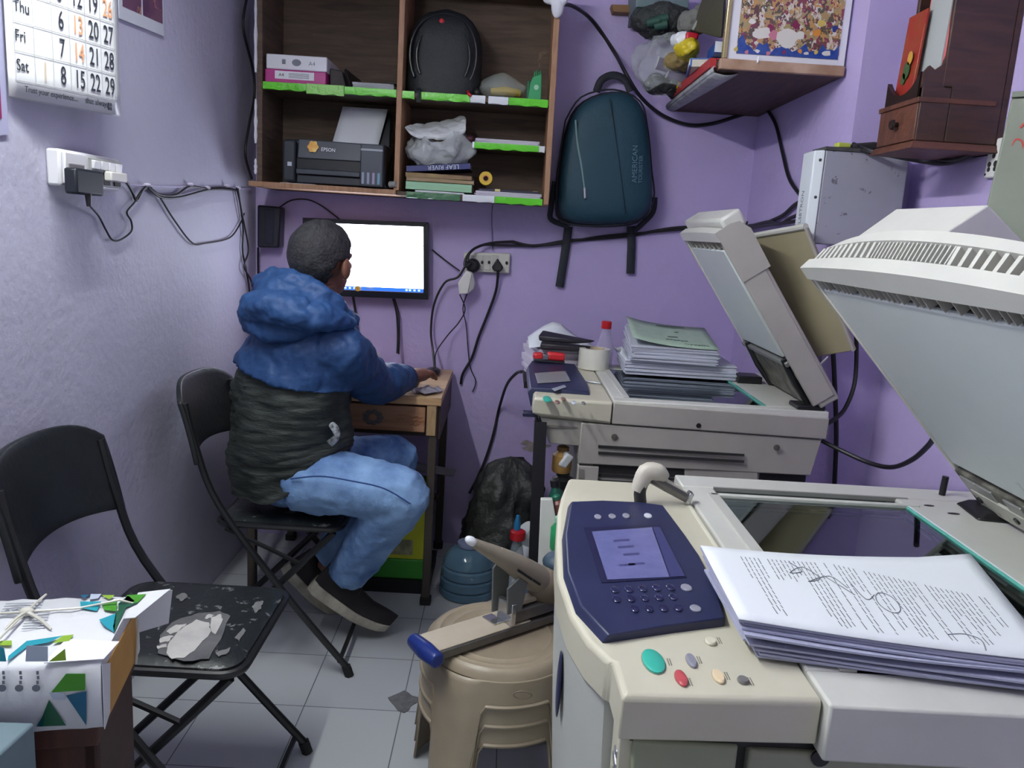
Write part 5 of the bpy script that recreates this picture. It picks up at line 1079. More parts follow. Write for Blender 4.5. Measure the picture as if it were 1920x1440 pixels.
# ------------------------------------------------------------------ stack of plastic stools
scx, scy, SH, KS = .040, 1.977, .44, 1.06        # stack centre, top height, scale
stm = M('stool_plastic', (164, 151, 130), .38, noise=(5, (144, 131, 112), .25), spots=(16, (104, 90, 78), .72), bump=(40, .05))
def make_stool(zt, label, hgt=.33):
    t = thing('plastic_stool', label, 'stool', (scx, scy, zt - hgt), 'beige plastic stools in a stack')
    z0 = zt - hgt
    def R_(r, z, n=96, wob=0): return [V((scx + r * cos(2 * pi * k / n), scy + r * sin(2 * pi * k / n), z)) for k in range(n)]
    b = MB(); b.loft([R_(.002 * KS, zt - .001), R_(.12 * KS, zt), R_(.128 * KS, zt + .003), R_(.134 * KS, zt), R_(.148 * KS, zt), R_(.155 * KS, zt + .004), R_(.161 * KS, zt + .001), R_(.17 * KS, zt + .003), R_(.177 * KS, zt - .001), R_(.183 * KS, zt - .010), R_(.187 * KS, zt - .022)], cap=False)
    b.build('seat', stm, t)
    n = 128; legs = [radians(-121 + 90 * k) for k in range(4)]
    def depth(a):
        d = min(abs((a - l + pi) % (2 * pi) - pi) for l in legs); hw = .27
        if d < hw: return 1.0
        f = (d - hw) / .10
        if f < 1: return 1 - .78 * (f * f * (3 - 2 * f)) ** .45
        return .22 - .0 * (d - hw)
    def skirt(u, v):
        a = 2 * pi * u; dd = depth(a); d = min(abs((a - l + pi) % (2 * pi) - pi) for l in legs)
        zb = zt - .022 - (hgt - .022) * dd; z = (zt - .022) + (zb - zt + .022) * v; h = zt - z
        bul = .012 * math.exp(-(d / .26) ** 4) * min(1, h / .06)
        lip = .005 if v > .93 and dd < .5 else 0
        r = .187 * KS + .10 * max(0, h - .022) + bul + lip
        return V((scx + r * cos(a), scy + r * sin(a), z))
    MB().grid(skirt, n, 22).build('leg_skirt', stm, t, solid=.006)
    return t
st1 = make_stool(SH, 'beige plastic stool on top of the stack, carrying the heavy stapler')
st2 = dup(st1, (scx, scy, SH - .33 - .052), 'beige plastic stool in the middle of the stack of three')
st3 = dup(st1, (scx, scy, SH - .33 - .104), 'beige plastic stool at the bottom of the stack of three')
q = V((-.037, 1.908, SH + .0035)); MB().prism([q + V((.038 * (1 + .3 * sin(3 * a)) * cos(a), .022 * (1 + .3 * cos(4 * a)) * sin(a), 0)) for a in [2 * pi * k / 20 for k in range(20)]], (0, 0, .0006)).build('dark_stain', M('stool_stain', (92, 78, 66), .7, noise=(60, (130, 114, 98), .1)), st1, smooth=False)
q0 = PY(980, 1302, scy - .2135)
b = MB(); b.tube([q0 + V((.022 * cos(a), -.003, .010 * sin(a))) for a in [2 * pi * k / 20 for k in range(21)]], .0018, 5); b.build('embossed_badge', M('stool_emboss', (112, 100, 86), .5), st1)
# ------------------------------------------------------------------ heavy duty stapler on the top stool
A0 = V((-.122, 1.839, SH + .008)); A1 = V((.217, 2.104, SH + .008)); d = (A1 - A0); d.z = 0; Ls = d.length / KS; d.normalize(); s_ = V((-d.y, d.x, 0)); up_ = V((0, 0, 1))
def Q(a, s, z): return A0 + (d * a + s_ * s + up_ * z) * KS
t = thing('heavy_stapler', 'large beige heavy duty stapler with a blue tip lying on the plastic stool', 'stapler', (A0 + A1) / 2 - V((0, 0, .003)))
stl = M('stapler_steel', (120, 118, 116), .35, .6, noise=(12, (90, 88, 86), .2)); bei = M('stapler_beige', (196, 184, 164), .45, noise=(8, (176, 164, 146), .2)); chrome = M('stapler_chrome', (190, 192, 194), .2, .9)
def QB(a0, a1, s0, s1, z0, z1): return MB().hexa([Q(a0, s0, z0), Q(a1, s0, z0), Q(a1, s1, z0), Q(a0, s1, z0), Q(a0, s0, z1), Q(a1, s0, z1), Q(a1, s1, z1), Q(a0, s1, z1)])
QB(-.02, Ls, -.03, .03, 0, .022).build('base_channel', stl, t, bevel=.003)
QB(-.02, Ls - .14, -.027, .060, .0225, .026).build('base_plate', bei, t, bevel=.001)
b = MB(); b.tube([Q(-.028, -.052, .016), Q(-.03, 0, .018), Q(-.026, .062, .016)], [.020, .024, .019], 14, smooth=3); b.build('end_cap', M('stapler_blue', (28, 48, 120), .3), t, remesh=.004, smooth_it=3)
QB(.17, .20, .0, .05, .026, .030).build('anvil', chrome, t, bevel=.001)
QB(.21, Ls + .02, -.026, .026, .030, .062).build('magazine', stl, t, bevel=.004)
QB(.20, .215, -.03, .03, .026, .085).build('front_plate', chrome, t, bevel=.003)
QB(.22, Ls - .01, -.014, .014, .066, .080).build('top_rail', bei, t, bevel=.003)
MB().prism([Q(.19, .036, .04), Q(.235, .036, .04), Q(.24, .036, .14), Q(.22, .036, .20), Q(.185, .036, .16)], s_ * .006).build('side_cheek', M('stapler_grey', (110, 112, 112), .45), t, bevel=.002)
MB().prism([Q(.19, -.020, .06), Q(.235, -.020, .06), Q(.25, -.020, .13), Q(.22, -.020, .15), Q(.185, -.020, .13)], s_ * -.006).build('side_cheek', M('stapler_grey', (110, 112, 112)), t, bevel=.002)
MB().ell(Q(.36, 0, .095), (.085, .05, .06), Matrix((d, s_, up_)).transposed(), 18, 12).build('rear_housing', M('stapler_dark_beige', (120, 108, 94), .5), t)
MB().ell(Q(.375, 0, .15), (.05, .045, .03), Matrix((d, s_, up_)).transposed(), 16, 10).build('rear_cap', M('stapler_bluegrey', (60, 80, 98), .5), t)
hp_ = [(.082, .268), (.105, .252), (.15, .225), (.205, .19), (.26, .150), (.315, .110), (.345, .09)]
rings = []
for k, (a, z) in enumerate(hp_):
    w_ = [.012, .017, .022, .027, .034, .038, .030][k]; h_ = [.010, .014, .020, .028, .036, .040, .030][k]
    tn = (Q(*[(hp_[min(k + 1, 6)][0]), 0, hp_[min(k + 1, 6)][1]]) - Q(hp_[max(k - 1, 0)][0], 0, hp_[max(k - 1, 0)][1])).normalized(); nn = s_.cross(tn).normalized()
    rings.append([Q(a, 0, z) + s_ * (w_ * cos(q)) + nn * (h_ * sin(q)) for q in [2 * pi * j / 20 for j in range(20)]])
hn = MB().loft(rings).build('lever_handle', M('lever_beige', (158, 148, 132), .4, noise=(7, (138, 128, 114), .2)), t, sub=1)
MB().ell(Q(.085, 0, .266), (.020, .014, .012), Matrix((d, s_, up_)).transposed() @ Euler((0, .6, 0)).to_matrix(), 14, 8).build('handle_tip', M('print_white', (235, 238, 245)), hn)
b = MB()
for k, (a, z, ln) in enumerate(((.20, .183, .03), (.225, .164, .025), (.25, .146, .03))): b.tube([Q(a, -.0405 - .0005 * k, z), Q(a + ln * .8, -.043, z - ln * .6)], .0035, 6)
b.build('worn_lettering', M('black_print', (32, 32, 40)), hn)
# ------------------------------------------------------------------ photocopiers
beige = M('copier_beige', (206, 202, 182), .45, noise=(4, (192, 188, 168), .25), spots=(30, (150, 144, 132), .80)); offw = M('copier_offwhite', (212, 212, 204), .42, noise=(5, (196, 196, 190), .25), spots=(24, (150, 150, 146), .78))
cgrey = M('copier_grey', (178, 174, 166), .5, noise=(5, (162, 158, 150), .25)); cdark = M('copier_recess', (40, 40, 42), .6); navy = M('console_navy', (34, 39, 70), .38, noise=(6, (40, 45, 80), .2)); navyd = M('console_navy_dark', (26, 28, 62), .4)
padw = M('platen_white', (214, 220, 218), .4, noise=(3, (200, 208, 206), .3), spots=(9, (186, 192, 190), .72)); blackpl = M('black_plastic', (28, 28, 32)); steelb = M('hinge_steel', (150, 150, 148), .35, .5)
gmat = bpy.data.materials.new('platen_glass'); gmat.use_nodes = True
nt = gmat.node_tree; nt.nodes.remove(nt.nodes['Principled BSDF']); mx = nt.nodes.new('ShaderNodeMixShader'); tr_ = nt.nodes.new('ShaderNodeBsdfTransparent'); gl = nt.nodes.new('ShaderNodeBsdfGlossy'); fr_ = nt.nodes.new('ShaderNodeFresnel')
tr_.inputs[0].default_value = (.72, .84, .84, 1); gl.inputs[1].default_value = .03; gl.inputs[0].default_value = (.9, .98, 1, 1); fr_.inputs[0].default_value = 2.5
nt.links.new(fr_.outputs[0], mx.inputs[0]); nt.links.new(tr_.outputs[0], mx.inputs[1]); nt.links.new(gl.outputs[0], mx.inputs[2]); nt.links.new(mx.outputs[0], nt.nodes['Material Output'].inputs[0])
gedge = M('glass_edge_green', (104, 186, 172), .2)
def lid(t, hx, hz, ang, y0, y1, Ln, th, n_slat, bulge, ribs, ps=.10):
    u = V((-cos(ang), 0, sin(ang))); n = V((sin(ang), 0, cos(ang)))
    def Lp(a, y, h): return V((hx, y, hz)) + u * a + n * h
    def LB(a0, a1, ya, yb, h0, h1): return MB().hexa([Lp(a0, ya, h0), Lp(a1, ya, h0), Lp(a1, yb, h0), Lp(a0, yb, h0), Lp(a0, ya, h1), Lp(a1, ya, h1), Lp(a1, yb, h1), Lp(a0, yb, h1)])
    sh = LB(.0, Ln - .012, y0 + .004, y1 - .004, .022, th).build('lid_shell', cgrey, t, bevel=.006)
    LB(.02, Ln, y0, y0 + .012, .004, th - .01).build('side_rim', cgrey, t, bevel=.003)
    LB(.02, Ln, y1 - .012, y1, .004, th - .01).build('side_rim', offw, t, bevel=.003)
    pe = Ln - .055
    LB(ps, pe, y0 + .055, y1 - .016, .006, .02).build('white_pad', padw, t, bevel=.004)
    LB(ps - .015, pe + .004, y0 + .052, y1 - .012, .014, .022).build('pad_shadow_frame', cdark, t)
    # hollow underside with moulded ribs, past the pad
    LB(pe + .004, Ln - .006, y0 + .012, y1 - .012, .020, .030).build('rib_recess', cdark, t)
    rr_ = random.Random(n_slat)
    k = y0 + .03
    while k < y1 - .03:
        LB(pe + .004, Ln - .004, k, k + .003, .003, .022).build('rib', cgrey, sh); k += rr_.choice((.018, .03, .045, .02)) if ribs else .06
    # near rim channel with small triangular gussets
    if not ribs:
        LB(.10, Ln - .06, y0 + .012, y0 + .052, .020, .026).build('rim_channel', M('copier_shadow_grey', (120, 116, 110), .6), t)
        for q in range(5):
            a = .12 + .09 * q
            MB().prism([Lp(a, y0 + .013, .004), Lp(a, y0 + .045, .02), Lp(a, y0 + .013, .02)], u * .02).build('gusset', offw, sh, smooth=False)
    # end lip and curved vented end
    def bl(y): return bulge * (1 - ((y - (y0 + y1) / 2) / ((y1 - y0) / 2)) ** 2)
    N_ = 24; rings = []; r2 = []; r3 = []
    for q in range(N_ + 1):
        y = y0 + (y1 - y0) * q / N_; e = bl(y)
        rings.append([Lp(Ln - .02, y, -.002), Lp(Ln + .010 + e * .3, y, .000), Lp(Ln + .012 + e * .4, y, .026), Lp(Ln - .02, y, .026)])
        r2.append([Lp(Ln - .03, y, .026), Lp(Ln - .004 + e * .4, y, .026), Lp(Ln - .004 + e * .7, y, .058), Lp(Ln - .03, y, .058)])
        r3.append([Lp(Ln - .06, y, .056), Lp(Ln + .012 + e * .75, y, .056), Lp(Ln + .004 + e, y, .078), Lp(Ln - .03 + e * .9, y, th + .008 + e * .4), Lp(Ln - .12, y, th + .006)])
    for ye in (y0 + .001, y1 - .009):
        MB().prism([Lp(Ln - .14, ye, .002), Lp(Ln + .004, ye, .002), Lp(Ln + .006, ye, .07), Lp(Ln - .03, ye, th + .006), Lp(Ln - .14, ye, th + .004)], (0, .008, 0)).build('end_cheek', cgrey, t, smooth=False)
    MB().prism([Lp(Ln - .16, y0 - .003, .001), Lp(Ln + .012, y0 - .003, -.001), Lp(Ln + .014, y0 - .003, .05), Lp(Ln + .006, y0 - .003, .078), Lp(Ln - .03, y0 - .003, th + .009), Lp(Ln - .16, y0 - .003, th + .006)], (0, .004, 0)).build('end_cheek', cgrey, t, smooth=False)
    MB().loft(rings).build('end_lip', offw, t, smooth=False); MB().loft(r2).build('vent_recess', M('copier_shadow_grey', (120, 116, 110), .6), t, smooth=False); MB().loft(r3).build('end_cover', offw, t, angle=30)
    if n_slat:
        vs = MB()
        for q in range(n_slat):
            f = (q + .5) / n_slat; wide = not (.30 < f < .62)
            if wide and q % 2: continue
            y = y0 + .02 + (y1 - y0 - .04) * f; e = bl(y); w_ = .010 if wide else .004
            vs.prism([Lp(Ln - .006 + e * .45, y, .027), Lp(Ln + .010 + e * .45, y, .027), Lp(Ln + .011 + e * .7, y + w_ * .5, .057), Lp(Ln - .006 + e * .7, y + w_ * .5, .057)], (0, w_, 0))
        vs.build('vent_slats', offw, t, smooth=False)['kind'] = 'stuff'
    return Lp, LB, sh
# ======================= near copier
FZ = .94
t = thing('photocopier', 'large beige photocopier nearest the camera with a raised lid and navy touch screen console', 'photocopier', (.70, 1.40, 0))
x0, xm, x1, y0, y1, yb = .168, .430, 1.245, .905, 1.79, 1.86
out = [PZ(u, v, FZ) for u, v in ((1062, 905), (1052, 930), (1045, 960), (1042, 1020), (1045, 1080), (1068, 1150), (1100, 1200), (1137, 1236))]
outer = [V((.17, y1, FZ))] + [V((p.x, min(p.y, y1 - .01), FZ)) for p in out] + [V((.172, .985, FZ)), V((.174, y0, FZ))]
plan = outer + [V((xm, y0 + .012, FZ)), V((xm, y1, FZ))]
def off(p, z, k): return V((p.x + k * (1 if p.x < .3 else 0), p.y, z))
MB().loft([[V((p.x, p.y, FZ - .062)) for p in plan], [V((p.x, p.y, FZ - .006)) for p in plan], [V((p.x + (.006 if p.x < .3 else 0), p.y + (.005 if p.y < .95 else 0), FZ)) for p in plan]]).build('control_panel', beige, t, bevel=.003, angle=30)
# side cover with its outward belly, thinner towards the floor
rings = []
for k in range(12):
    z = FZ - .064 - (FZ - .064 - .05) * k / 11; f = k / 11
    ring = [V((p.x + .004 + .055 * f ** 1.3, p.y if p.y > 1.0 else 1.0, z)) for p in outer[:-2]] + [V((.25, 1.0, z)), V((.25, y1, z))]
    rings.append(ring)
MB().loft(rings).build('side_cover', M('copier_side', (196, 198, 190), .4, noise=(3, (180, 184, 178), .3)), t, angle=50)
c = PZ(1056, 1195, FZ - .10)
MB().ell((.1215, 1.17, FZ - .15), (.004, .020, .058), (0, 0, 0), 16, 10).build('navy_emblem', navy, t)
# main body
MB().box(.255, x1, .955, y1, .05, FZ - .07).build('body', M('copier_body', (164, 164, 150), .5, noise=(4, (150, 150, 138), .25)), t, bevel=.004)
MB().hexa([(.190, .945, .05), (.262, .945, .05), (.262, .995, .05), (.190, .995, .05), (.182, .945, FZ - .072), (.262, .945, FZ - .072), (.262, .995, FZ - .072), (.182, .995, FZ - .072)]).build('side_strip', beige, t, bevel=.003)
b = MB()
for k in range(5): b.rbox((.1835, .955 + .004 * (k % 2), FZ - .145 + .016 * (k - 2)), (.006, .016 + .008 * (k % 2), .011), (.3 * (k % 2), 0, 0))
b.build('metal_latch', M('zip_metal', (180, 184, 188), .3, .8), t, bevel=.002)
MB().box(.200, .338, .935, .955, .05, FZ - .082).build('front_door', M('copier_door', (156, 160, 134), .5, noise=(4, (142, 146, 124), .25)), t, bevel=.004)
MB().box(.338, .352, .948, .956, .05, FZ - .08).build('door_gap', cdark, t)
MB().box(.352, x1, .932, .956, .05, FZ - .085).build('front_panel', M('copier_front', (152, 152, 134), .5, noise=(4, (140, 140, 124), .25)), t, bevel=.004)
MB().box(.196, .44, .94, .96, FZ - .086, FZ - .060).build('hinge_gap', cdark, t)
for u, v in ((1537, 1420), (1908, 1370)): q = PY(u, v, .929); MB().lathe([(.012, 0), (.012, .003), (.006, .004)], q, 14, axis=(0, -1, 0)).build('screw', blackpl, t)
for sx, sy in ((.3, 1.0), (1.15, 1.0), (.3, 1.8), (1.15, 1.8)): MB().tube([(sx, sy, 0), (sx, sy, .055)], .035, 12).build('caster', blackpl, t)
# scanner deck with glass
gx0, gx1, gy0, gy1 = .505, .928, .985, 1.712
DZ2 = FZ + .004
deck = MB(); deck.box(xm + .003, gx0, gy0, gy1 + .06, FZ - .075, DZ2); deck.box(gx1, x1, gy0, gy1 + .06, FZ - .075, DZ2); deck.box(xm + .003, x1, y0 - .004, gy0, FZ - .075, DZ2); deck.box(xm + .003, x1, gy1 + .06, yb, FZ - .075, DZ2)
deck.build('scanner_deck', offw, t, bevel=.004)
MB().box(gx0 - .002, gx1 + .002, gy0, gy1 + .06, FZ - .075, FZ - .068).build('scanner_floor', M('scanner_floor', (120, 128, 128), .5), t)
MB().box(gx0 + .02, gx0 + .10, gy0 + .02, gy1, FZ - .066, FZ - .030).build('scan_carriage', M('carriage_grey', (110, 116, 118), .4), t)
MB().tube([(gx0 + .01, gy1 - .04, FZ - .04), (gx1 - .01, gy1 - .04, FZ - .04)], .006, 8).build('guide_rod', steelb, t)
MB().box(gx0, gx1, gy0, gy1, FZ - .006, FZ).build('glass_pane', gmat, t, smooth=False)
MB().box(gx1 - .001, gx1 + .002, gy0, gy1, FZ - .004, DZ2 + .001).build('glass_edge', gedge, t)
MB().box(gx1 + .002, gx1 + .006, gy0, gy1, FZ - .004, DZ2 + .0015).build('glass_retainer', M('print_white', (235, 238, 245)), t)
MB().box(gx0 - .02, gx1 + .03, gy1, gy1 + .014, FZ - .006, DZ2 + .003).build('glass_divider', offw, t, bevel=.002)
MB().box(gx0 + .006, gx1 + .012, gy1 + .014, gy1 + .055, FZ - .008, FZ - .003).build('scan_strip_glass', gmat, t, smooth=False)
MB().box(gx0 + .0, gx1 + .03, gy1 + .055, gy1 + .062, FZ - .004, DZ2 + .002).build('scan_strip_rail', M('rail_grey', (140, 140, 136), .5), t)
MB().box(gx0 - .026, gx0 - .002, gy0, gy1 + .01, DZ2 - .001, DZ2 + .003).build('left_ruler', M('ruler_grey', (188, 188, 182), .45), t, bevel=.001)
MB().box(xm - .012, xm - .006, y0 + .3, y1, FZ, FZ + .0015).build('panel_seam', M('seam_pale', (226, 222, 206), .4), t)
# console
cz = FZ + .014
co = [PZ(u, v, cz) for u, v in ((1072, 940), (1062, 1000), (1066, 1070), (1090, 1135), (1142, 1190), (1250, 1172), (1359, 1158), (1343, 1106), (1311, 1041), (1284, 1002), (1243, 947), (1200, 941), (1130, 938))]
con = MB().loft([[V((p.x - (.012 if p.x < .22 else -.002), p.y, FZ - .012)) for p in co], [V((p.x - (.006 if p.x < .22 else -.001), p.y, FZ + .004)) for p in co], co]).build('console', navy, t, bevel=.002, angle=25)
MB().prism([PZ(u, v, cz + .0006) for u, v in ((1094, 989), (1238, 984), (1288, 1083), (1128, 1093))], (0, 0, .0005)).build('screen_bezel', navyd, con, smooth=False)
scn = M('copier_lcd', (92, 94, 136), .12, noise=(40, (104, 106, 152), .25), emit=((100, 104, 170), .08))
MB().prism([PZ(u, v, cz + .0015) for u, v in ((1110, 997), (1222, 989), (1255, 1082), (1139, 1087))], (0, 0, .0005)).build('touch_screen', scn, con, smooth=False)
MB().prism([PZ(u, v, cz + .0015) for u, v in ((1224, 989), (1237, 988), (1284, 1080), (1257, 1082))], (0, 0, .0005)).build('screen_side_bar', M('copier_lcd_dark', (58, 60, 110), .2), con, smooth=False)
lp = MB()
for u, v in ((1150, 1012), (1158, 1024), (1168, 1038), (1178, 1056), (1160, 1058)):
    a, b_, c_ = PZ(u, v, cz + .0022), PZ(u + 30, v - 2, cz + .0022), PZ(u + 31, v + 2, cz + .0022); lp.quad(a, b_, c_, PZ(u + 1, v + 4, cz + .0022))
lp.build('screen_text', M('lcd_text', (70, 70, 120), .3), con, smooth=False)
def btn(u, v, rx, ry, name, m, par, z=cz, h=.003, lab=None):
    c = PZ(u, v, z); ex = PZ(u + rx, v, z) - c; ey = PZ(u, v - ry, z) - c
    ey = V((0, ey.length, 0)); ex = V((ex.length, 0, 0))
    b = MB(); b.loft([[c + ex * (cos(a) * k) + ey * (sin(a) * k) + V((0, 0, zz)) for a in [2 * pi * q / 20 for q in range(20)]] for k, zz in ((1.0, 0), (1.0, h * .6), (.85, h))])
    o = b.build(name, m, par);
    if lab: o['label'] = lab
    return o
keym = M('key_navy', (30, 32, 74), .25, coat=.5); greyb = M('button_grey', (142, 142, 156), .3)
for u, v in ((1121, 970), (1148, 969), (1174, 968)): btn(u, v, 6.5, 4, 'mode_button', greyb, con)
btn(1215, 968, 7, 4, 'mode_button', M('button_pale', (200, 204, 214), .3), con)
for r_, (u0, v0, du, dv) in enumerate(((1153, 1107, 26, -1.2), (1156, 1125, 26.5, -1.2), (1190, 1143, 27, -.6))):
    for k in range(5 if r_ < 2 else 4): btn(u0 + du * k, v0 + dv * k, 8, 6, 'number_key', keym, con)
btn(1287, 1103, 10, 6, 'clear_key', greyb, con); btn(1304, 1142, 10, 6, 'clear_key', greyb, con)
cp = None
for (u, v, rx, ry, nm, m, lab) in ((1225, 1241, 20, 21, 'start_button', M('button_teal', (58, 176, 156), .35), 'teal start button'), (1277, 1273, 11, 14, 'stop_button', M('button_red', (186, 78, 84), .35), 'red stop button'), (1296, 1240, 9, 12, 'pause_button', greyb, None), (1347, 1270, 10, 12, 'power_button', M('button_cream', (226, 204, 168), .35), None), (1393, 1277, 10, 6.5, 'energy_button', M('button_dark', (116, 114, 114), .35), None), (1332, 1204, 10, 6.5, 'clear_all_button', M('button_beige', (214, 210, 190), .35), None)):
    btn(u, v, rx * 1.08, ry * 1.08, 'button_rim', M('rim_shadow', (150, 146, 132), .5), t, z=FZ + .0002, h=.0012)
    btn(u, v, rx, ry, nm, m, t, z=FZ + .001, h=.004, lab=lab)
b = MB()
for u, v in ((1252, 1240), (1290, 1277), (1308, 1236), (1360, 1266), (1404, 1276), (1346, 1200)):
    c = PZ(u, v, FZ + .0008)
    for k in range(2): b.box(c.x + .003 * k, c.x + .003 * k + .0012, c.y - .010, c.y + .008, FZ + .0004, FZ + .0008)
b.build('button_captions', M('caption_grey', (120, 116, 108), .6), t, smooth=False)
# raised lid
ang = radians(47)
Lp, LB, sh = lid(t, 1.09, .968, ang, .93, 1.75, .66, .085, 58, .045, True)
LB(-.01, .085, .96, 1.735, .0, .022).build('hinge_band', M('copier_grime', (120, 118, 108), .55, noise=(30, (60, 58, 54), .15)), t, bevel=.003)
LB(-.012, .045, 1.0, 1.70, -.006, .001).build('hinge_plate', M('hinge_plate_grey', (176, 176, 166), .5, spots=(40, (90, 88, 82), .66)), t, bevel=.002)
for ya in (1.05, 1.22, 1.40, 1.55, 1.68): MB().tube([Lp(.022, ya, -.010), Lp(.022, ya, -.004)], .008, 10).build('screw', blackpl, t)
for ya in (1.0, 1.13, 1.2, 1.31, 1.4, 1.5, 1.6, 1.66): LB(.02, .075, ya, ya + .06, -.004, .004).build('hinge_tab', steelb, t, bevel=.002)
w0, w1, w2, w3 = (.716, 1.515), (.815, 1.592), (.86, 1.585), (.94, 1.49)
MB().loft([[V((x, 1.40, z)) for x, z in (w0, w1, w3)], [V((x, 1.70, z)) for x, z in ((.72, 1.525), (.80, 1.592), (.92, 1.50))]]).build('feeder_hump', offw, t, bevel=.003)
# hinge at the far end, with the black foot and the stop pin
q = PZ(1850, 955, DZ2)
MB().hexa([V((1.045, 1.64, DZ2)), V((1.20, 1.62, DZ2)), V((1.22, 1.72, DZ2)), V((1.06, 1.76, DZ2)), V((1.07, 1.655, DZ2 + .018)), V((1.19, 1.64, DZ2 + .03)), V((1.20, 1.71, DZ2 + .03)), V((1.08, 1.74, DZ2 + .018))]).build('hinge_foot', blackpl, t, bevel=.006)
MB().tube([V((1.12, 1.66, DZ2 + .045)), V((1.12, 1.73, DZ2 + .045))], .034, 16).build('hinge_barrel', M('hinge_black', (44, 44, 50), .45), t)
MB().rbox((1.15, 1.69, DZ2 + .04), (.10, .03, .05), (0, .8, 0)).build('hinge_arm', blackpl, t, bevel=.004)
q = PZ(1766, 928, DZ2); MB().tube([q, q + V((.002, 0, .046))], .0075, 10).build('stop_pin', blackpl, t)
for u, v, rx in ((1742, 948, .012), (1788, 963, .014)): q = PZ(u, v, DZ2 + .0004); MB().prism([q + V((rx * cos(a), .006 * sin(a), 0)) for a in [2 * pi * k / 12 for k in range(12)]], (0, 0, .0004)).build('deck_hole', cdark, t, smooth=False)

# sheaf of printed sheets on the deck
t = thing('paper_stack', 'thick stack of printed pages with text, curling on the near copier', 'papers', (.60, 1.15, DZ2))
pz = DZ2 + .052
TLc, TRc, BRc, BLc = PZ(1312, 1036, pz + .004), PZ(1818, 1047, pz + .004), PZ(1985, 1245, pz - .006), PZ(1385, 1163, pz)
def top(u, v):
    p = TLc.lerp(TRc, u).lerp(BLc.lerp(BRc, u), v)
    return V((p.x, p.y, p.z + .010 * (1 - u) ** 3 * (1 - v) - .004 * sin(pi * u) + .006 * max(0, u - .8) * 5 * (1 - v)))
NL = 11
def layer(k):
    rk = random.Random(k); f = k / NL; dx, dy = rk.uniform(-.010, .012), rk.uniform(-.012, .008)
    def g(u, v):
        p = top(u, v); zb = DZ2 + .0015; z = zb + (p.z - zb) * (1 - f) - 0.0
        sl = .03 * f
        return V((p.x + dx * f * 2 + sl * (1 - u), p.y + dy * f * 2 + .004 * sin(3 * u + k), z + .002 * sin(5 * u + 2.2 * k) * f * (1 - f) * 2))
    return g
b = MB()
pwm = M('paper_sheet_white', (232, 236, 242), .75); shm = M('page_edges_grey', (176, 178, 204), .8, bump=(60, .4, (1, 1, 30)))
for k in range(1, NL + 1):
    g, g0_ = layer(k), layer(k - 1)
    th_ = .0030
    vs = []
    NU, NVV = 16, 6
    for lay in (0, 1):
        for j in range(NVV + 1):
            for i in range(NU + 1): vs.append(g(i / NU, j / NVV) + V((0, 0, th_ * (1 - lay) if k < NL else th_ * .8 * (1 - lay))))
    m_ = (NU + 1) * (NVV + 1); fs = []
    for j in range(NVV):
        for i in range(NU):
            a = j * (NU + 1) + i; fs.append((a, a + 1, a + NU + 2, a + NU + 1)); fs.append((m_ + a, m_ + a + NU + 1, m_ + a + NU + 2, m_ + a + 1))
    for i in range(NU): a = i; c_ = NVV * (NU + 1) + i; fs.append((a, m_ + a, m_ + a + 1, a + 1)); fs.append((c_, c_ + 1, m_ + c_ + 1, m_ + c_))
    for j in range(NVV): a = j * (NU + 1); c_ = a + NU; fs.append((a, a + NU + 1, m_ + a + NU + 1, m_ + a)); fs.append((c_, m_ + c_, m_ + c_ + NU + 1, c_ + NU + 1))
    b.add(vs, fs)
b.build('lower_pages', shm, t, smooth=False)
b = MB(); b.grid(lambda u, v: top(u, v) + V((0, 0, .002)), 20, 10); ts_ = b.build('top_page', pwm, t, solid=.001)
tx = MB(); rr_ = random.Random(11)
def ink(u0, v0, u1, v1, h=.0007, lift=.0029):
    n = 5; P0 = [top(u0 + (u1 - u0) * k / n, v0 + (v1 - v0) * k / n) + V((0, 0, lift)) for k in range(n + 1)]
    dd = V((h, 0, 0)); 
    for k in range(n): tx.quad(P0[k] - dd, P0[k] + dd, P0[k + 1] + dd, P0[k + 1] - dd)
u = .13
while u < .93:
    long_ = (.13 < u < .21) or (.3 < u < .84)
    st = .12 if u < .45 else .12 + (u - .45) * .75
    ln = rr_.uniform(.62, .80) if long_ and rr_.random() < .8 else rr_.uniform(.15, .4)
    v = st
    while v < min(.90, st + ln):     # words
        wl = rr_.uniform(.03, .09); ink(u, v, u + .004 * v, min(v + wl, .92)); v += wl + .014
    u += .0155 if rr_.random() < .82 else .034
tx.build('printed_text', M('ink_grey', (104, 108, 118), .7), t, smooth=False)
sg = MB()
def scrib(pts): sg.tube([top(u, v) + V((0, 0, .0030)) for u, v in pts], .0008, 5, smooth=4)
scrib([(.30, .14), (.33, .26), (.28, .30), (.34, .20), (.38, .34), (.33, .40), (.42, .30), (.46, .44)]); scrib([(.40, .30), (.47, .52)]); scrib([(.48, .34), (.50, .56), (.54, .50)])
scrib([(.57 + .035 * cos(a), .58 + .11 * sin(a)) for a in [2 * pi * k / 12 for k in range(14)]]); scrib([(.70, .86), (.76, .84), (.80, .88), (.79, .97)])
sg.build('signature', M('ink_pencil', (130, 132, 140), .7), t)
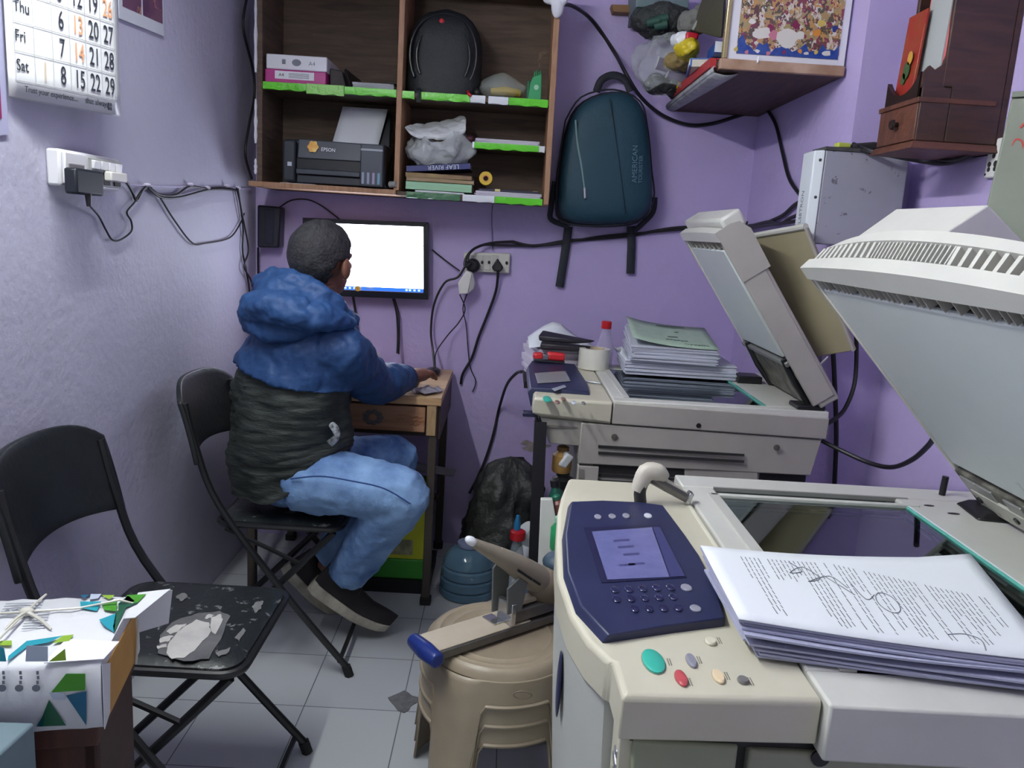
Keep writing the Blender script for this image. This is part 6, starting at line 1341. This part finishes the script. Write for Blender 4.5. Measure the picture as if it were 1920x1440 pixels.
# small open stapler on the control panel
t = thing('stapler', 'small open beige and black stapler lying at the back of the near copier panel', 'stapler', PZ(1215, 942, FZ))
a0, a1, a2 = PZ(1201, 943, FZ + .004), PZ(1213, 900, FZ + .004), PZ(1292, 941, FZ + .004)
tp = V(((a0.x + .012), a0.y + .01, FZ + .062)); rt = V((a0.x + .105, a0.y + .02, FZ + .014))
MB().tube([a0, a0 + V((-.003, .002, .03)), tp], [.011, .011, .009], 10, smooth=3, flat=1.2).build('base_arm', M('stapler_dark', (46, 46, 52), .4), t)
MB().tube([a0 + V((-.010, 0, .024)), tp + V((-.004, 0, .006)), tp + V((.022, 0, .008)), tp + V((.04, .004, -.004))], [.010, .015, .014, .008], 10, smooth=4, flat=1.4).build('cover_arm', M('stapler_cover', (196, 190, 178), .4), t)
MB().tube([tp, tp.lerp(rt, .5), rt], [.010, .010, .009], 8, flat=1.2).build('magazine', M('stapler_mag', (110, 108, 108), .3, .7), t)
MB().tube([tp + V((.01, 0, .008)), tp.lerp(rt, .5) + V((0, 0, .010)), rt + V((0, 0, .006))], [.006, .006, .005], 8).build('cover_strip', M('stapler_cover', (196, 190, 178)), t)
MB().rbox(rt + V((.002, 0, .002)), (.010, .024, .026), (0, .35, 0)).build('nose_plate', chrome, t, bevel=.002)

# ======================= far copier
BZ = 1.0; by0 = 2.415; by1 = 3.12
t = thing('photocopier', 'grey beige photocopier by the back wall, its lid raised, stacked with books', 'photocopier', (.64, 2.76, 0))
bx0, bxm, bx1 = .105, .347, 1.03
MB().loft([[V((.128, by0 + .02, BZ - .066)), V((bxm, by0 + .004, BZ - .072)), V((bxm, 3.02, BZ - .072)), V((.128, 3.0, BZ - .066))], [V((bx0 - .002, by0 + .004, BZ - .052)), V((bxm, by0 - .004, BZ - .066)), V((bxm, 3.02, BZ - .066)), V((bx0 - .002, 3.0, BZ - .052))], [V((bx0, by0, BZ - .008)), V((bxm, by0 - .008, BZ - .008)), V((bxm, 3.02, BZ - .008)), V((bx0, 3.0, BZ - .008))], [V((bx0 + .006, by0 + .006, BZ)), V((bxm, by0, BZ)), V((bxm, 3.02, BZ)), V((bx0 + .006, 3.0, BZ))]]).build('control_panel', beige, t, bevel=.003)
MB().hexa([(.165, 2.45, .845), (.262, 2.44, .845), (.262, 2.95, .845), (.165, 2.95, .845), (.130, 2.44, BZ - .07), (.262, 2.43, BZ - .072), (.262, 2.98, BZ - .072), (.130, 2.98, BZ - .07)]).build('panel_bracket', cgrey, t, bevel=.003)
MB().box(.13, .265, 2.434, 2.44, BZ - .098, BZ - .092).build('bracket_groove', M('copier_shadow_grey', (120, 116, 110)), t)
MB().hexa([(bxm + .004, by0, BZ - .072), (bx1, by0 + .012, BZ - .085), (bx1, by1, BZ - .085), (bxm + .004, by1, BZ - .072), (bxm + .004, by0 - .006, BZ - .002), (bx1, by0 + .010, BZ - .016), (bx1, by1, BZ - .016), (bxm + .004, by1, BZ - .002)]).build('scanner_front', cgrey, t, bevel=.004)
g0x, g1x, g0y, g1y = .408, .838, 2.475, 3.02
dk = MB(); dk.box(bxm + .006, g0x, g0y, g1y, BZ - .03, BZ + .003); dk.box(g1x, bx1 - .002, g0y, g1y, BZ - .03, BZ + .003); dk.hexa([(bxm + .006, by0 - .002, BZ - .03), (bx1 - .002, by0 + .013, BZ - .03), (bx1 - .002, g0y, BZ - .03), (bxm + .006, g0y, BZ - .03), (bxm + .006, by0 + .002, BZ + .003), (bx1 - .002, by0 + .016, BZ + .003), (bx1 - .002, g0y, BZ + .003), (bxm + .006, g0y, BZ + .003)]); dk.box(bxm + .006, bx1 - .002, g1y, by1, BZ - .03, BZ + .003)
dk.build('scanner_deck', offw, t, bevel=.003)
MB().box(g0x, g1x, g0y, g1y, BZ - .0015, BZ + .0005).build('glass_pane', gmat, t, smooth=False)
MB().box(g0x + .001, g1x - .001, g0y + .001, g1y - .001, BZ - .0145, BZ - .0125).build('scanner_floor', M('scanner_floor_dark', (40, 50, 58), .5), t)
MB().box(g1x - .004, g1x + .006, g0y, g1y, BZ - .002, BZ + .0045).build('glass_edge', gedge, t)
MB().box(g0x - .02, g0x, g0y, g1y, BZ + .002, BZ + .006).build('left_ruler', M('ruler_grey', (188, 188, 182)), t, bevel=.001)
MB().hexa([(bxm - .09, by0 + .008, .792), (bx1 - .03, by0 + .022, .792), (bx1 - .03, by1, .792), (bxm - .09, by1, .792), (bxm - .09, by0 + .004, BZ - .074), (bx1 - .012, by0 + .018, BZ - .088), (bx1 - .012, by1, BZ - .088), (bxm - .09, by1, BZ - .074)]).build('upper_body', cgrey, t, bevel=.004)
for v0 in (835, 847): MB().prism([PY(1122, v0, by0 + .003), PY(1396, v0 + 17, by0 + .003), PY(1395, v0 + 21, by0 + .003), PY(1122, v0 + 5, by0 + .003)], (0, .006, 0)).build('vent_slot', cdark, t, smooth=False)
for u, v in ((1152, 819), (1456, 839)): MB().lathe([(.010, 0), (.010, .003), (.005, .004)], PY(u, v, by0 + .006), 14, axis=(0, -1, 0)).build('screw', M('screw_grey', (90, 86, 82), .4), t)
MB().lathe([(.008, 0), (.007, .002)], PY(1310, 798, by0 + .004), 14, axis=(0, -1, 0)).build('key_hole', blackpl, t)
# lower body
MB().box(.262, .84, by0 + .03, by1, .05, .79).build('lower_body', M('copier_grey_dark', (150, 146, 140), .5), t, bevel=.003)
MB().box(.258, .325, by0 + .012, by0 + .04, .40, .785).build('front_door', cgrey, t, bevel=.003)
for v0, v1 in ((862, 886), (888, 893), (899, 904)):
    MB().prism([PY(1112, v0, by0 + .026), PY(1284, v0 + 10, by0 + .026), PY(1284, v1 + 9, by0 + .026), PY(1112, v1, by0 + .026)], (0, .006, 0)).build('tray_slot', cdark, t, smooth=False)
MB().prism([PY(1284, 868, by0 + .02), PY(1421, 880, by0 + .02), PY(1421, 925, by0 + .02), PY(1284, 910, by0 + .02)], (0, .02, 0)).build('tray_cover', cgrey, t, bevel=.003)
MB().prism([PY(1085, 879, by0 + .010), PY(1096, 880, by0 + .010), PY(1096, 898, by0 + .010), PY(1085, 898, by0 + .010)], (0, .003, 0)).build('door_catch', M('copier_shadow_grey', (120, 116, 110)), t, bevel=.001)
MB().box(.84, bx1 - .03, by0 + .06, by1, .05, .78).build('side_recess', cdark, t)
b = PY(1060, 870, by0 + .05)
# console
kz = BZ + .035
ko = [V((.088, 2.50, 0)), V((.286, 2.49, 0)), V((.292, 2.62, 0)), V((.276, 2.95, 0)), V((.105, 2.97, 0)), V((.088, 2.86, 0))]
def kzf(p): return BZ + .012 + .012 * (p.y - 2.48) / .5
con = MB().loft([[V((p.x + .012 * (p.x < .2), p.y, BZ - .05)) for p in ko], [V((p.x, p.y, kzf(p) - .018)) for p in ko], [V((p.x + .008 * (p.x < .2) - .004 * (p.x > .2), p.y + .005, kzf(p))) for p in ko]]).build('console', navy, t, bevel=.003, angle=30)
def kp(u, v): p = PP(u, v, (0, 2.48, BZ + .0135), (0, -.012, .5)); return p
MB().prism([kp(1002, 700), kp(1060, 696), kp(1070, 715), kp(1008, 719)], (0, 0, .001)).build('touch_screen', M('lcd_grey', (140, 142, 146), .25), con, smooth=False)
MB().prism([kp(1034, 729), kp(1058, 722), kp(1062, 726), kp(1040, 734)], (0, 0, .001)).build('silver_label', M('silver', (150, 156, 166)), con, smooth=False)
MB().box(.075, .115, 2.46, 2.5, BZ - .075, BZ - .062).build('console_stub', navyd, t, bevel=.002)
for (u, v, rx, ry, nm, m, lab) in ((1026, 749, 8, 5, 'start_button', M('button_teal', (58, 176, 156)), 'teal start button'), (1045, 755, 4.5, 3, 'stop_button', M('button_brown', (130, 96, 90), .4), None), (1056, 749, 4.5, 3, 'pause_button', M('button_brown', (130, 96, 90), .4), None), (1076, 756, 5, 3, 'power_button', M('button_pale', (200, 204, 214)), None), (1094, 757, 4, 2.5, 'energy_button', M('button_dark', (116, 114, 114)), None)):
    btn(u, v, rx, ry, nm, m, t, z=BZ + .0008, h=.004, lab=lab)
# raised lid with paper feeder tray
ang2 = radians(55)
Lp2, LB2, sh2_ = lid(t, .985, .998, ang2, 2.43, 2.95, .635, .088, 0, .012, False, .19)
LB2(.62, .675, 2.44, 2.94, .03, .10).build('feeder_cap', offw, t, bevel=.010)
for yy in (2.47, 2.86):
    MB().tube([Lp2(.19, yy, .004), Lp2(.10, yy, -.002), Lp2(.0, yy, .006)], .011, 8).build('hinge_strut', blackpl, t)
LB2(.012, .172, 2.475, 2.91, .004, .018).build('hinge_band', M('copier_grime', (120, 118, 108)), t, bevel=.002)
LB2(.165, .182, 2.45, 2.93, -.004, .012).build('hinge_bar', steelb, t, bevel=.003)
MB().box(.93, 1.02, 2.44, 2.52, BZ + .003, BZ + .018).build('hinge_foot', blackpl, t, bevel=.004); MB().box(.86, .95, 2.86, 2.95, BZ + .003, BZ + .03).build('hinge_foot', blackpl, t, bevel=.004)
TL, TR_, BR_, BL_ = V((.80, 2.84, 1.515)), V((.888, 2.45, 1.560)), V((1.085, 2.45, 1.198)), V((1.01, 2.54, 1.16))
n_ = (TR_ - TL).cross(BL_ - TL).normalized()
MB().prism([TL, TR_, BR_, BL_], n_ * .012).build('feeder_tray', M('tray_khaki', (170, 162, 132), .5, noise=(4, (150, 142, 116), .3)), t, bevel=.003)
MB().tube([TR_ + V((0, 0, .004)), TL + V((0, 0, .004))], .010, 8).build('tray_edge', offw, t); MB().tube([TR_, BR_], .006, 8).build('tray_edge', cgrey, t)
MB().tube([V((1.02, 2.48, 1.17)), V((.95, 2.46, 1.10))], .003, 6).build('tray_wire', M('wire_white', (200, 200, 200), .4), t)
# stand of the far copier: black angle iron leg on the left
t = thing('machine_stand', 'black angle iron stand leg under the left side of the far copier', 'stand', (.14, 2.5, 0))
MB().hexa([(.135, 2.44, 0), (.178, 2.44, 0), (.178, 2.445, 0), (.135, 2.445, 0), (.112, 2.42, .92), (.150, 2.42, .92), (.150, 2.425, .92), (.112, 2.425, .92)]).build('leg', M('angle_iron', (30, 30, 36), .5), t)
MB().hexa([(.135, 2.445, 0), (.140, 2.445, 0), (.140, 2.47, 0), (.135, 2.47, 0), (.112, 2.425, .92), (.117, 2.425, .92), (.117, 2.445, .92), (.112, 2.445, .92)]).build('leg_flange', M('angle_iron', (30, 30, 36)), t)
MB().box(.09, .34, 3.03, 3.34, .905, .931).build('top_board', M('angle_iron', (30, 30, 36)), t); MB().box(.118, .126, 2.45, 3.34, .898, .92).build('side_rail', M('angle_iron', (30, 30, 36)), t); MB().box(.17, .20, 3.30, 3.33, 0, .905).build('leg', M('angle_iron', (30, 30, 36)), t)
# left clutter between stand and copiers
t = thing('side_tray', 'white plastic panel leaning between the stand and the near copier', 'panel', PY(1030, 1110, 2.3))
MB().prism([PY(1014, 936, 2.33), PY(1036, 936, 2.33), PY(1062, 1085, 2.29), PY(1052, 1104, 2.29), PY(1008, 1082, 2.30)], (0, .02, 0)).build('panel', M('tray_white', (206, 208, 202), .45), t, bevel=.003)
MB().box(.115, .22, 2.28, 2.38, 0, PY(1052, 1100, 2.29).z).build('base', M('tray_bluegrey', (66, 84, 98), .5), t, bevel=.004)
def bottle(label, u0, v0, u1, v1, y, r, m, capm, nm='toner_bottle', fl_=1.0):
    p0, p1 = PY(u0, v0, y), PY(u1, v1, y); t = thing(nm, label, 'bottle', p0); ax = (p1 - p0); L_ = ax.length
    MB().lathe([(r * .9, 0), (r, .008), (r, L_ * .68), (r * .55, L_ * .82), (r * .5, L_ * .9)], p0, 16, axis=ax).build('bottle_body', m, t)
    MB().lathe([(r * .62, L_ * .86), (r * .62, L_), (r * .4, L_ + .004)], p0, 14, axis=ax).build('bottle_cap', capm, t); return t
ytn = M('toner_tan', (190, 150, 88), .5, noise=(30, (160, 120, 66), .2)); 
bottle('tan toner bottle with a brown neck on the clutter under the far copier panel', 1052, 884, 1056, 838, 2.50, .032, ytn, M('toner_brown', (136, 104, 60), .5))
bottle('black bottle under the tan one beside the far copier', 1054, 925, 1056, 884, 2.50, .036, blackpl, M('toner_black_cap', (40, 42, 46), .4))
bottle('second black bottle lower in the clutter left of the far copier', 1054, 962, 1058, 922, 2.46, .034, blackpl, M('toner_black_cap', (40, 42, 46)))
bottle('green bottle with black cap tilted beside the stand leg', 1050, 985, 1040, 900, 2.40, .024, M('bottle_darkgreen', (30, 84, 70), .25), blackpl)
bottle('brown bottle leaning under the green one by the stand leg', 1052, 968, 1042, 930, 2.36, .022, M('bottle_brown', (120, 76, 66), .4), M('cap_green', (36, 110, 84), .4))
bottle('green plastic bottle lying lowest beside the near copier', 1046, 1030, 1050, 970, 2.3, .026, M('green_plastic', (44, 150, 92)), M('pale_green', (150, 200, 170)))
tag(MB().rbox(PY(1060, 862, 2.48), (.03, .03, .05), (.2, .5, .3)).build('paper_scrap', M('paper_white', (226, 230, 236)), bevel=.006), 'small white paper scrap by the tan toner bottle', 'paper')
# things lying on the far copier
def stack(name, label, x0, x1, ya, yb, z0, z1, m, rot, n, cover=None, jit=.006):
    cx, cy = (x0 + x1) / 2, (ya + yb) / 2; t = thing(name, label, 'papers', (cx, cy, z0)); r_ = random.Random(int(x0 * 1000)); b = MB()
    for k in range(n): b.rbox((cx + r_.uniform(-jit, jit), cy + r_.uniform(-jit, jit), z0 + (z1 - z0) * (k + .5) / n), (x1 - x0, yb - ya, (z1 - z0) / n * .97), (0, 0, rot + r_.uniform(-.02, .02)))
    b.build('sheets', m, t, smooth=False); return t, (cx, cy)
z_ = BZ + .0065
t1, _ = stack('paper_stack', 'lower stack of white paper on the far copier, spreading past the booklet stack', .455, .865, 2.89, 3.18, z_, z_ + .052, M('paper_stack_white', (206, 208, 224), .75), -.03, 12)
b = MB(); b.grid(lambda u, v: V((.43 + .07 * u + .02 * sin(3 * v), 2.90 + .25 * v, z_ + .075 - .075 * u * (1 - .2 * v) + .012 * sin(5 * v))), 6, 6); b.build('folded_flap', M('paper_white', (226, 230, 236)), t1, solid=.002)
cx, cy, zb_ = .632, 3.02, z_ + .0535
t2 = thing('booklet_stack', 'stack of booklets with a pale green printed cover on top, far copier', 'papers', (cx, cy, zb_))
rz = Euler((0, 0, -.05)).to_matrix(); r_ = random.Random(8); b = MB(); NB = 18
for k in range(NB):      # fanned so that the far side stands higher
    f = (k + .5) / NB; rx_ = .14 * f; b.rbox(V((cx + r_.uniform(-.006, .006), cy + r_.uniform(-.006, .006), zb_ + .056 * f + .16 * sin(rx_))), (.312, .31, .0034), rz @ Euler((rx_, r_.uniform(-.004, .010), r_.uniform(-.02, .02))).to_matrix())
b.build('sheets', M('booklet_edges', (196, 198, 214), .75), t2, smooth=False)
gc = M('booklet_green', (178, 198, 182), .6, noise=(20, (158, 180, 164), .25)); rm = rz @ Euler((.14, 0, 0)).to_matrix(); zc = zb_ + .0585 + .16 * sin(.14)
def cv(x, y, l=.0026): u = (x + .157) / .314; return V((cx, cy, zc)) + rm @ V((x, y, .028 * (1 - u) ** 3 + l))
b = MB(); b.grid(lambda u, v: cv(-.157 + .314 * u, -.157 + .314 * v, .001), 12, 4); b.build('top_cover', gc, t2, solid=.0015)
b = MB(); b.text('TORRAQUE REEKING', .024, cv(.13, -.105), rm @ V((-1, 0, 0)), rm @ V((0, -1, 0)), sx=.95)
for k in range(6): b.rbox(cv(-.02 + .014 * k, -.072 + .003 * (k % 2)), (.012, .010, .0006), rm)
b.rbox(cv(.0, -.03), (.05, .014, .0006), rm); b.rbox(cv(.03, .05), (.016, .012, .0006), rm); b.rbox(cv(-.03, .12), (.2, .012, .0006), rm)
b.build('cover_lettering', M('ink_green', (84, 104, 90), .6), t2, smooth=False)
q = PZ(1112, 690, BZ + .004)
t = thing('tape_roll', 'wide roll of white tape lying on the far copier beside its console', 'tape', (q.x, q.y, BZ + .0035))
MB().lathe([(.040, 0), (.058, 0), (.0585, .003), (.0585, .074), (.058, .077), (.040, .077), (.040, 0)], (q.x, q.y, BZ + .0035), 32, cap=False).build('tape', M('tape_white', (218, 216, 206), .4), t)
MB().lathe([(.036, .001), (.040, .001), (.040, .0765), (.036, .0765), (.036, .001)], (q.x, q.y, BZ + .0035), 28, cap=False).build('core', M('card_core', (190, 170, 140), .7), t)
q = PY(1133, 660, 3.07)
t = thing('drink_bottle', 'clear plastic bottle with a red cap behind the white tape roll', 'bottle', (q.x, 3.07, BZ + .003))
zt_ = PY(1133, 602, 3.07).z; zk = zt_ - BZ
MB().lathe([(.02, .001), (.034, .004), (.034, zk * .38), (.032, zk * .46), (.018, zk * .74), (.016, zk * .86)], (q.x, 3.07, BZ + .003), 20).build('bottle_body', M('bottle_clear2', (190, 180, 214), .08, alpha=.4, spec=.8), t)
MB().lathe([(.019, zk * .84), (.020, zk * .86), (.020, zk * .99), (.016, zk)], (q.x, 3.07, BZ), 18).build('bottle_cap', M('cap_red', (180, 24, 36)), t)
# paper heap with wallets and the red stapler behind the console
zz0 = BZ + .0005
t, _ = stack('paper_pile', 'messy heap of white papers behind the console of the far copier', .105, .315, 3.035, 3.30, BZ - .067, BZ + .06, M('paper_lilac', (206, 200, 216)), .18, 10, jit=.012)
b = MB(); b.grid(lambda u, v: V((.10 + .26 * u, 3.02 + .26 * v, BZ + .064 + .085 * v ** 1.5 * (1 - abs(2 * u - .9)) + .008 * sin(7 * u))), 8, 8); b.build('curled_sheet', M('paper_sheet_white', (232, 236, 242)), t, solid=.0015)
tag(MB().hexa([(.135, 3.0, BZ + .096), (.27, 2.985, BZ + .094), (.335, 3.02, BZ + .098), (.15, 3.10, BZ + .100), (.13, 3.0, BZ + .116), (.265, 2.985, BZ + .112), (.36, 3.02, BZ + .106), (.15, 3.10, BZ + .126)]).build('wallet', M('wallet_black', (36, 34, 44), .5, bump=(40, .4)), bevel=.005), 'black wallet on top of the paper heap on the far copier', 'wallet')
tag(MB().hexa([(.14, 2.99, BZ + .066), (.26, 2.98, BZ + .066), (.33, 3.03, BZ + .066), (.15, 3.09, BZ + .066), (.14, 2.99, BZ + .088), (.26, 2.98, BZ + .086), (.34, 3.03, BZ + .084), (.15, 3.09, BZ + .09)]).build('wallet', M('wallet_dark', (44, 40, 48), .5, bump=(40, .4)), bevel=.005), 'flat dark wallet under the black one on the paper heap', 'wallet')
q = PY(1030, 672, 2.93)
t = thing('stapler', 'small red stapler lying on the paper heap behind the far console', 'stapler', (q.x, 2.95, q.z - .02))
MB().rbox(q + V((.0, .02, -.012)), (.115, .035, .012), (0, .05, .12)).build('base', M('stapler_dark', (46, 46, 52)), t, bevel=.003)
MB().rbox(q + V((.025, .02, .006)), (.065, .038, .030), (0, .05, .12)).build('handle', M('stapler_red', (206, 44, 50), .35), t, bevel=.008)
MB().rbox(q + V((-.042, .02, .004)), (.035, .036, .026), (0, -.1, .12)).build('handle_nose', M('stapler_red', (206, 44, 50)), t, bevel=.007)
MB().rbox(q + V((-.015, .012, .004)), (.022, .03, .02), (0, .05, .12)).build('magazine', chrome, t, bevel=.002)
tag(MB().rbox(q + V((.03, -.01, -.030)), (.15, .05, .014), (0, .02, .15)).build('cloth', M('green_cloth', (70, 110, 70), .8, bump=(60, .6)), bevel=.005), 'folded green cloth strip in front of the red stapler', 'cloth')
tag(MB().rbox(PZ(1108, 716, BZ + .006), (.075, .012, .006), (0, 0, -.45)).build('metal_clip', M('zip_metal', (180, 184, 188)), bevel=.002), 'small metal clip strip on the far copier panel below the white tape roll', 'clip')
cable('black cable hanging from the far console round to the bin bag', [PY(978, 697, 3.0), PY(968, 700, 3.2), PY(950, 722, 3.45), PY(936, 765, YB - .02), PY(926, 810, YB - .015), PY(914, 850, YB - .015), PY(898, 890, YB - .02), PY(880, 925, YB - .03)], .0065)
# ------------------------------------------------------------------ wrapped paper reams on a wooden stool at the left edge
RZ1, RZ0 = .80, .685; rx1 = -.598; rx0 = -.93; ry0, ry1 = 1.145, 1.385
t = thing('paper_ream', 'pair of paper reams in white, green and teal wrapping tied with string, bottom left', 'paper ream', ((rx0 + rx1) / 2, (ry0 + ry1) / 2, RZ0))
wrap = M('wrap_white', (226, 228, 232), .28, bump=(9, .35), noise=(6, (214, 216, 222), .25)); kraft = M('kraft_card', (206, 160, 84), .6, noise=(8, (186, 140, 74), .2), bump=(40, .1))
b = MB(); n = 14
rings = []
for k in range(n + 1):
    x = rx0 + (rx1 - rx0) * k / n; j = .0025 * sin(2.3 * k) ; e = .0
    rings.append([(x, ry0 + j, RZ0 + .004), (x, ry0 - .002 - j, (RZ0 + RZ1) / 2), (x, ry0 + j, RZ1 - .008), (x, ry0 + .012, RZ1 + j * .6), (x, (ry0 + ry1) / 2, RZ1 + .002 + j), (x, ry1 - .01, RZ1 + j * .6), (x, ry1, RZ1 - .008), (x, ry1, RZ0 + .004), (x, ry1 - .005, RZ0), (x, ry0 + .005, RZ0)])
b.loft(rings); b.build('wrapper', wrap, t, angle=60)
MB().box(rx1, rx1 + .002, ry0 + .028, ry1 - .03, RZ0 + .004, RZ1 - .02).build('carton_end', kraft, t, smooth=False)
# flaps of the wrapping at the open end
MB().prism([(rx1, ry1 - .10, RZ1 + .001), (rx1, ry1 + .0, RZ1 + .001), (rx1 + .055, ry1 + .005, RZ1 + .004), (rx1 + .018, ry1 - .10, RZ1 + .002)], (0, 0, .0012)).build('end_flap', wrap, t, smooth=False)
MB().prism([(rx1 + .001, ry1 - .005, RZ0 + .04), (rx1 + .001, ry1 - .005, RZ1), (rx1 + .058, ry1 + .006, RZ1 + .002), (rx1 + .050, ry1 + .006, RZ0 + .05)], (0, .0012, 0)).build('end_flap', wrap, t, smooth=False)
MB().prism([(rx1 + .002, ry0 - .001, RZ0 - .0), (rx1 + .002, ry0 + .030, RZ0 + .01), (rx1 + .004, ry0 + .034, RZ1 - .02), (rx1 + .002, ry0 + .0, RZ1 - .003)], (.0012, 0, 0)).build('end_flap', wrap, t, smooth=False)
MB().prism([(rx1 - .08, ry0 + .0, RZ1 + .0035), (rx1 + .004, ry0 + .004, RZ1 + .003), (rx1 + .014, ry0 + .055, RZ1 + .004), (rx1 - .07, ry0 + .07, RZ1 + .0045)], (0, 0, .001)).build('end_flap', M('flap_white', (238, 238, 244), .3), t, smooth=False)
cols = [M('wrap_green', (70, 146, 40), .3), M('wrap_lime', (140, 178, 52), .3), M('wrap_teal', (34, 150, 168), .3), M('wrap_deep_teal', (18, 90, 120), .3), M('wrap_forest', (30, 84, 60), .3), M('wrap_grey', (176, 188, 204), .3)]
fr = MB()   # printed triangles, front face
RA = radians(11.5); PVT = V((rx1, ry0, 0))           # the reams stand turned a little on their stand
def unrot(p): d = V(p) - PVT; return V((PVT.x + d.x * cos(RA) + d.y * sin(RA), PVT.y - d.x * sin(RA) + d.y * cos(RA), p[2]))
def turn(t): d = V(t['_o']) - PVT; t.location = V((PVT.x + d.x * cos(RA) - d.y * sin(RA), PVT.y + d.x * sin(RA) + d.y * cos(RA), t['_o'][2])) * S; t.rotation_euler = (0, 0, RA)
def F(u, v): p = unrot(PP(u, v, (rx1, ry0 - .0048, 0), (sin(RA), -cos(RA), 0))); return V((p.x, ry0 - .0048, p.z))
for c_, pts in ((0, ((96, 1298), (124, 1263), (160, 1263), (160, 1294))), (1, ((92, 1240), (122, 1216), (124, 1238))), (5, ((50, 1210), (90, 1212), (90, 1240), (48, 1240))), (4, ((72, 1362), (92, 1312), (124, 1360))), (3, ((124, 1304), (162, 1360), (162, 1296))), (5, ((92, 1298), (122, 1300), (122, 1312), (100, 1312))), (3, ((68, 1362), (88, 1330), (80, 1362))), (2, ((0, 1240), (12, 1240), (8, 1216), (0, 1212)))):
    fr.mat(c_).prism([F(*p) for p in pts], (0, -.0004, 0))
fr.build('printed_pattern', cols, t, smooth=False)
tp_ = MB()
def T(u, v): return unrot(PZ(u, v, RZ1 + .0052))
def unrot_PZ(u, v, z): return unrot(PZ(u, v, z))
for c_, pts in ((0, ((238, 1116), (274, 1114), (258, 1130), (232, 1130))), (4, ((222, 1132), (240, 1117), (258, 1131), (222, 1145))), (1, ((190, 1116), (215, 1116), (205, 1124))), (2, ((150, 1128), (190, 1128), (182, 1146), (152, 1140))), (0, ((190, 1130), (220, 1128), (218, 1146), (196, 1144))), (3, ((150, 1116), (168, 1115), (158, 1122))), (5, ((170, 1114), (190, 1114), (184, 1122), (168, 1124))), (2, ((16, 1230), (50, 1202), (118, 1192), (92, 1204), (52, 1212), (14, 1240))), (1, ((118, 1192), (138, 1190), (130, 1202), (98, 1206))), (2, ((186, 1162), (218, 1150), (214, 1186), (196, 1174))), (4, ((218, 1146), (236, 1140), (214, 1188), (212, 1174))), (1, ((0, 1202), (22, 1201), (22, 1210), (0, 1210)))):
    tp_.mat(c_).prism([T(*p) for p in pts], (0, 0, .0003))
tp_.build('printed_pattern', cols, t, smooth=False)
b = MB()
for u in (4, 36, 68):
    for k in range(4): q = F(u + (k % 2), 1258 + 9 * k); b.box(q.x, q.x + .0035, q.y - .0005, q.y - .0002, q.z - .006, q.z)
    q = F(u, 1290); b.prism([q + V((.006 * cos(a), -.0004, .006 * sin(a))) for a in [2 * pi * k / 12 for k in range(12)]], (0, -.0002, 0))
b.text('A4', .02, unrot_PZ(2, 1150, RZ1 + .0045), (1, 0, 0), (0, 1, 0))
for k in range(6): q = unrot_PZ(-5 + 3 * k, 1158 - 5 * k, RZ1 + .0045); b.box(q.x, q.x + .06, q.y, q.y + .0025, q.z, q.z + .0003)
for k in range(7): q = unrot_PZ(40 + 2 * k, 1180 - 5 * k, RZ1 + .0045); b.box(q.x, q.x + .035, q.y, q.y + .002, q.z, q.z + .0003)
b.build('printed_lettering', M('grey_print', (120, 124, 136)), t, smooth=False)
stg = M('string_plastic', (206, 204, 192), .35)
kn = unrot_PZ(50, 1147, RZ1 + .010); b = MB()
b.tube([V((rx0, kn.y, RZ1 + .006)), kn, unrot_PZ(150, 1140, RZ1 + .005), V((rx1 + .003, kn.y + .03, RZ1 + .004)), V((rx1 + .004, kn.y + .03, RZ0))], .0022, 6, smooth=3)
b.tube([V((kn.x - .01, ry0 - .006, RZ0)), V((kn.x - .01, ry0 - .005, RZ1 + .002)), kn, V((kn.x + .005, ry1, RZ1 + .004))], .0022, 6, smooth=3)
b.tube([kn, unrot_PZ(76, 1162, RZ1 + .012), unrot_PZ(96, 1180, RZ1 + .005)], [.0035, .003, .002], 6, smooth=3); b.tube([kn, unrot_PZ(30, 1160, RZ1 + .014), unrot_PZ(10, 1180, RZ1 + .005)], [.0035, .003, .002], 6, smooth=3); b.ell(kn, (.012, .009, .008))
b.build('tied_string', stg, t); turn(t)
# dark wooden stool under the reams, and the grey metal piece beside it
t = thing('wooden_stool', 'dark red brown wooden stand under the tied paper reams', 'stand', ((rx0 + rx1) / 2, 1.3, 0))
wdm = M('redwood', (92, 54, 44), .6, tex=wood_tex(6, (6, 1, 1), (70, 42, 36)))
MB().box(rx0 - .05, rx1 - .012, ry0 + .014, ry1 + .01, RZ0 - .04, RZ0 - .002).build('top_board', wdm, t, bevel=.003)
MB().box(rx0 - .05, rx1 - .02, ry0 + .03, ry0 + .05, .0, RZ0 - .04).build('front_board', wdm, t, bevel=.003)
MB().box(rx1 - .04, rx1 - .015, ry0 + .03, ry1, .0, RZ0 - .04).build('side_board', M('redwood_dark', (72, 46, 40), .6, tex=wood_tex(6, (1, 1, 6), (58, 38, 34))), t, bevel=.003)
MB().box(rx0 - .05, rx1 - .04, ry1 - .02, ry1, .0, RZ0 - .04).build('back_board', wdm, t)
turn(t)
t = thing('metal_bin', 'blue grey metal box corner at the bottom left, in front of the reams', 'metal box', (-.8, 1.05, 0))
mz = RZ0 + .045
p1 = PZ(100, 1318, mz)
mb_ = MB(); mb_.prism([V((-1.0, p1.y - .06, 0)), V((p1.x - .0, p1.y - .05, 0)), V((p1.x - .0 - .02, p1.y - .30, 0)), V((-1.0, p1.y - .30, 0))], (0, 0, mz))
mb_.build('case', M('bluegrey_metal', (112, 132, 140), .4, noise=(7, (98, 118, 126), .2)), t, bevel=.004)
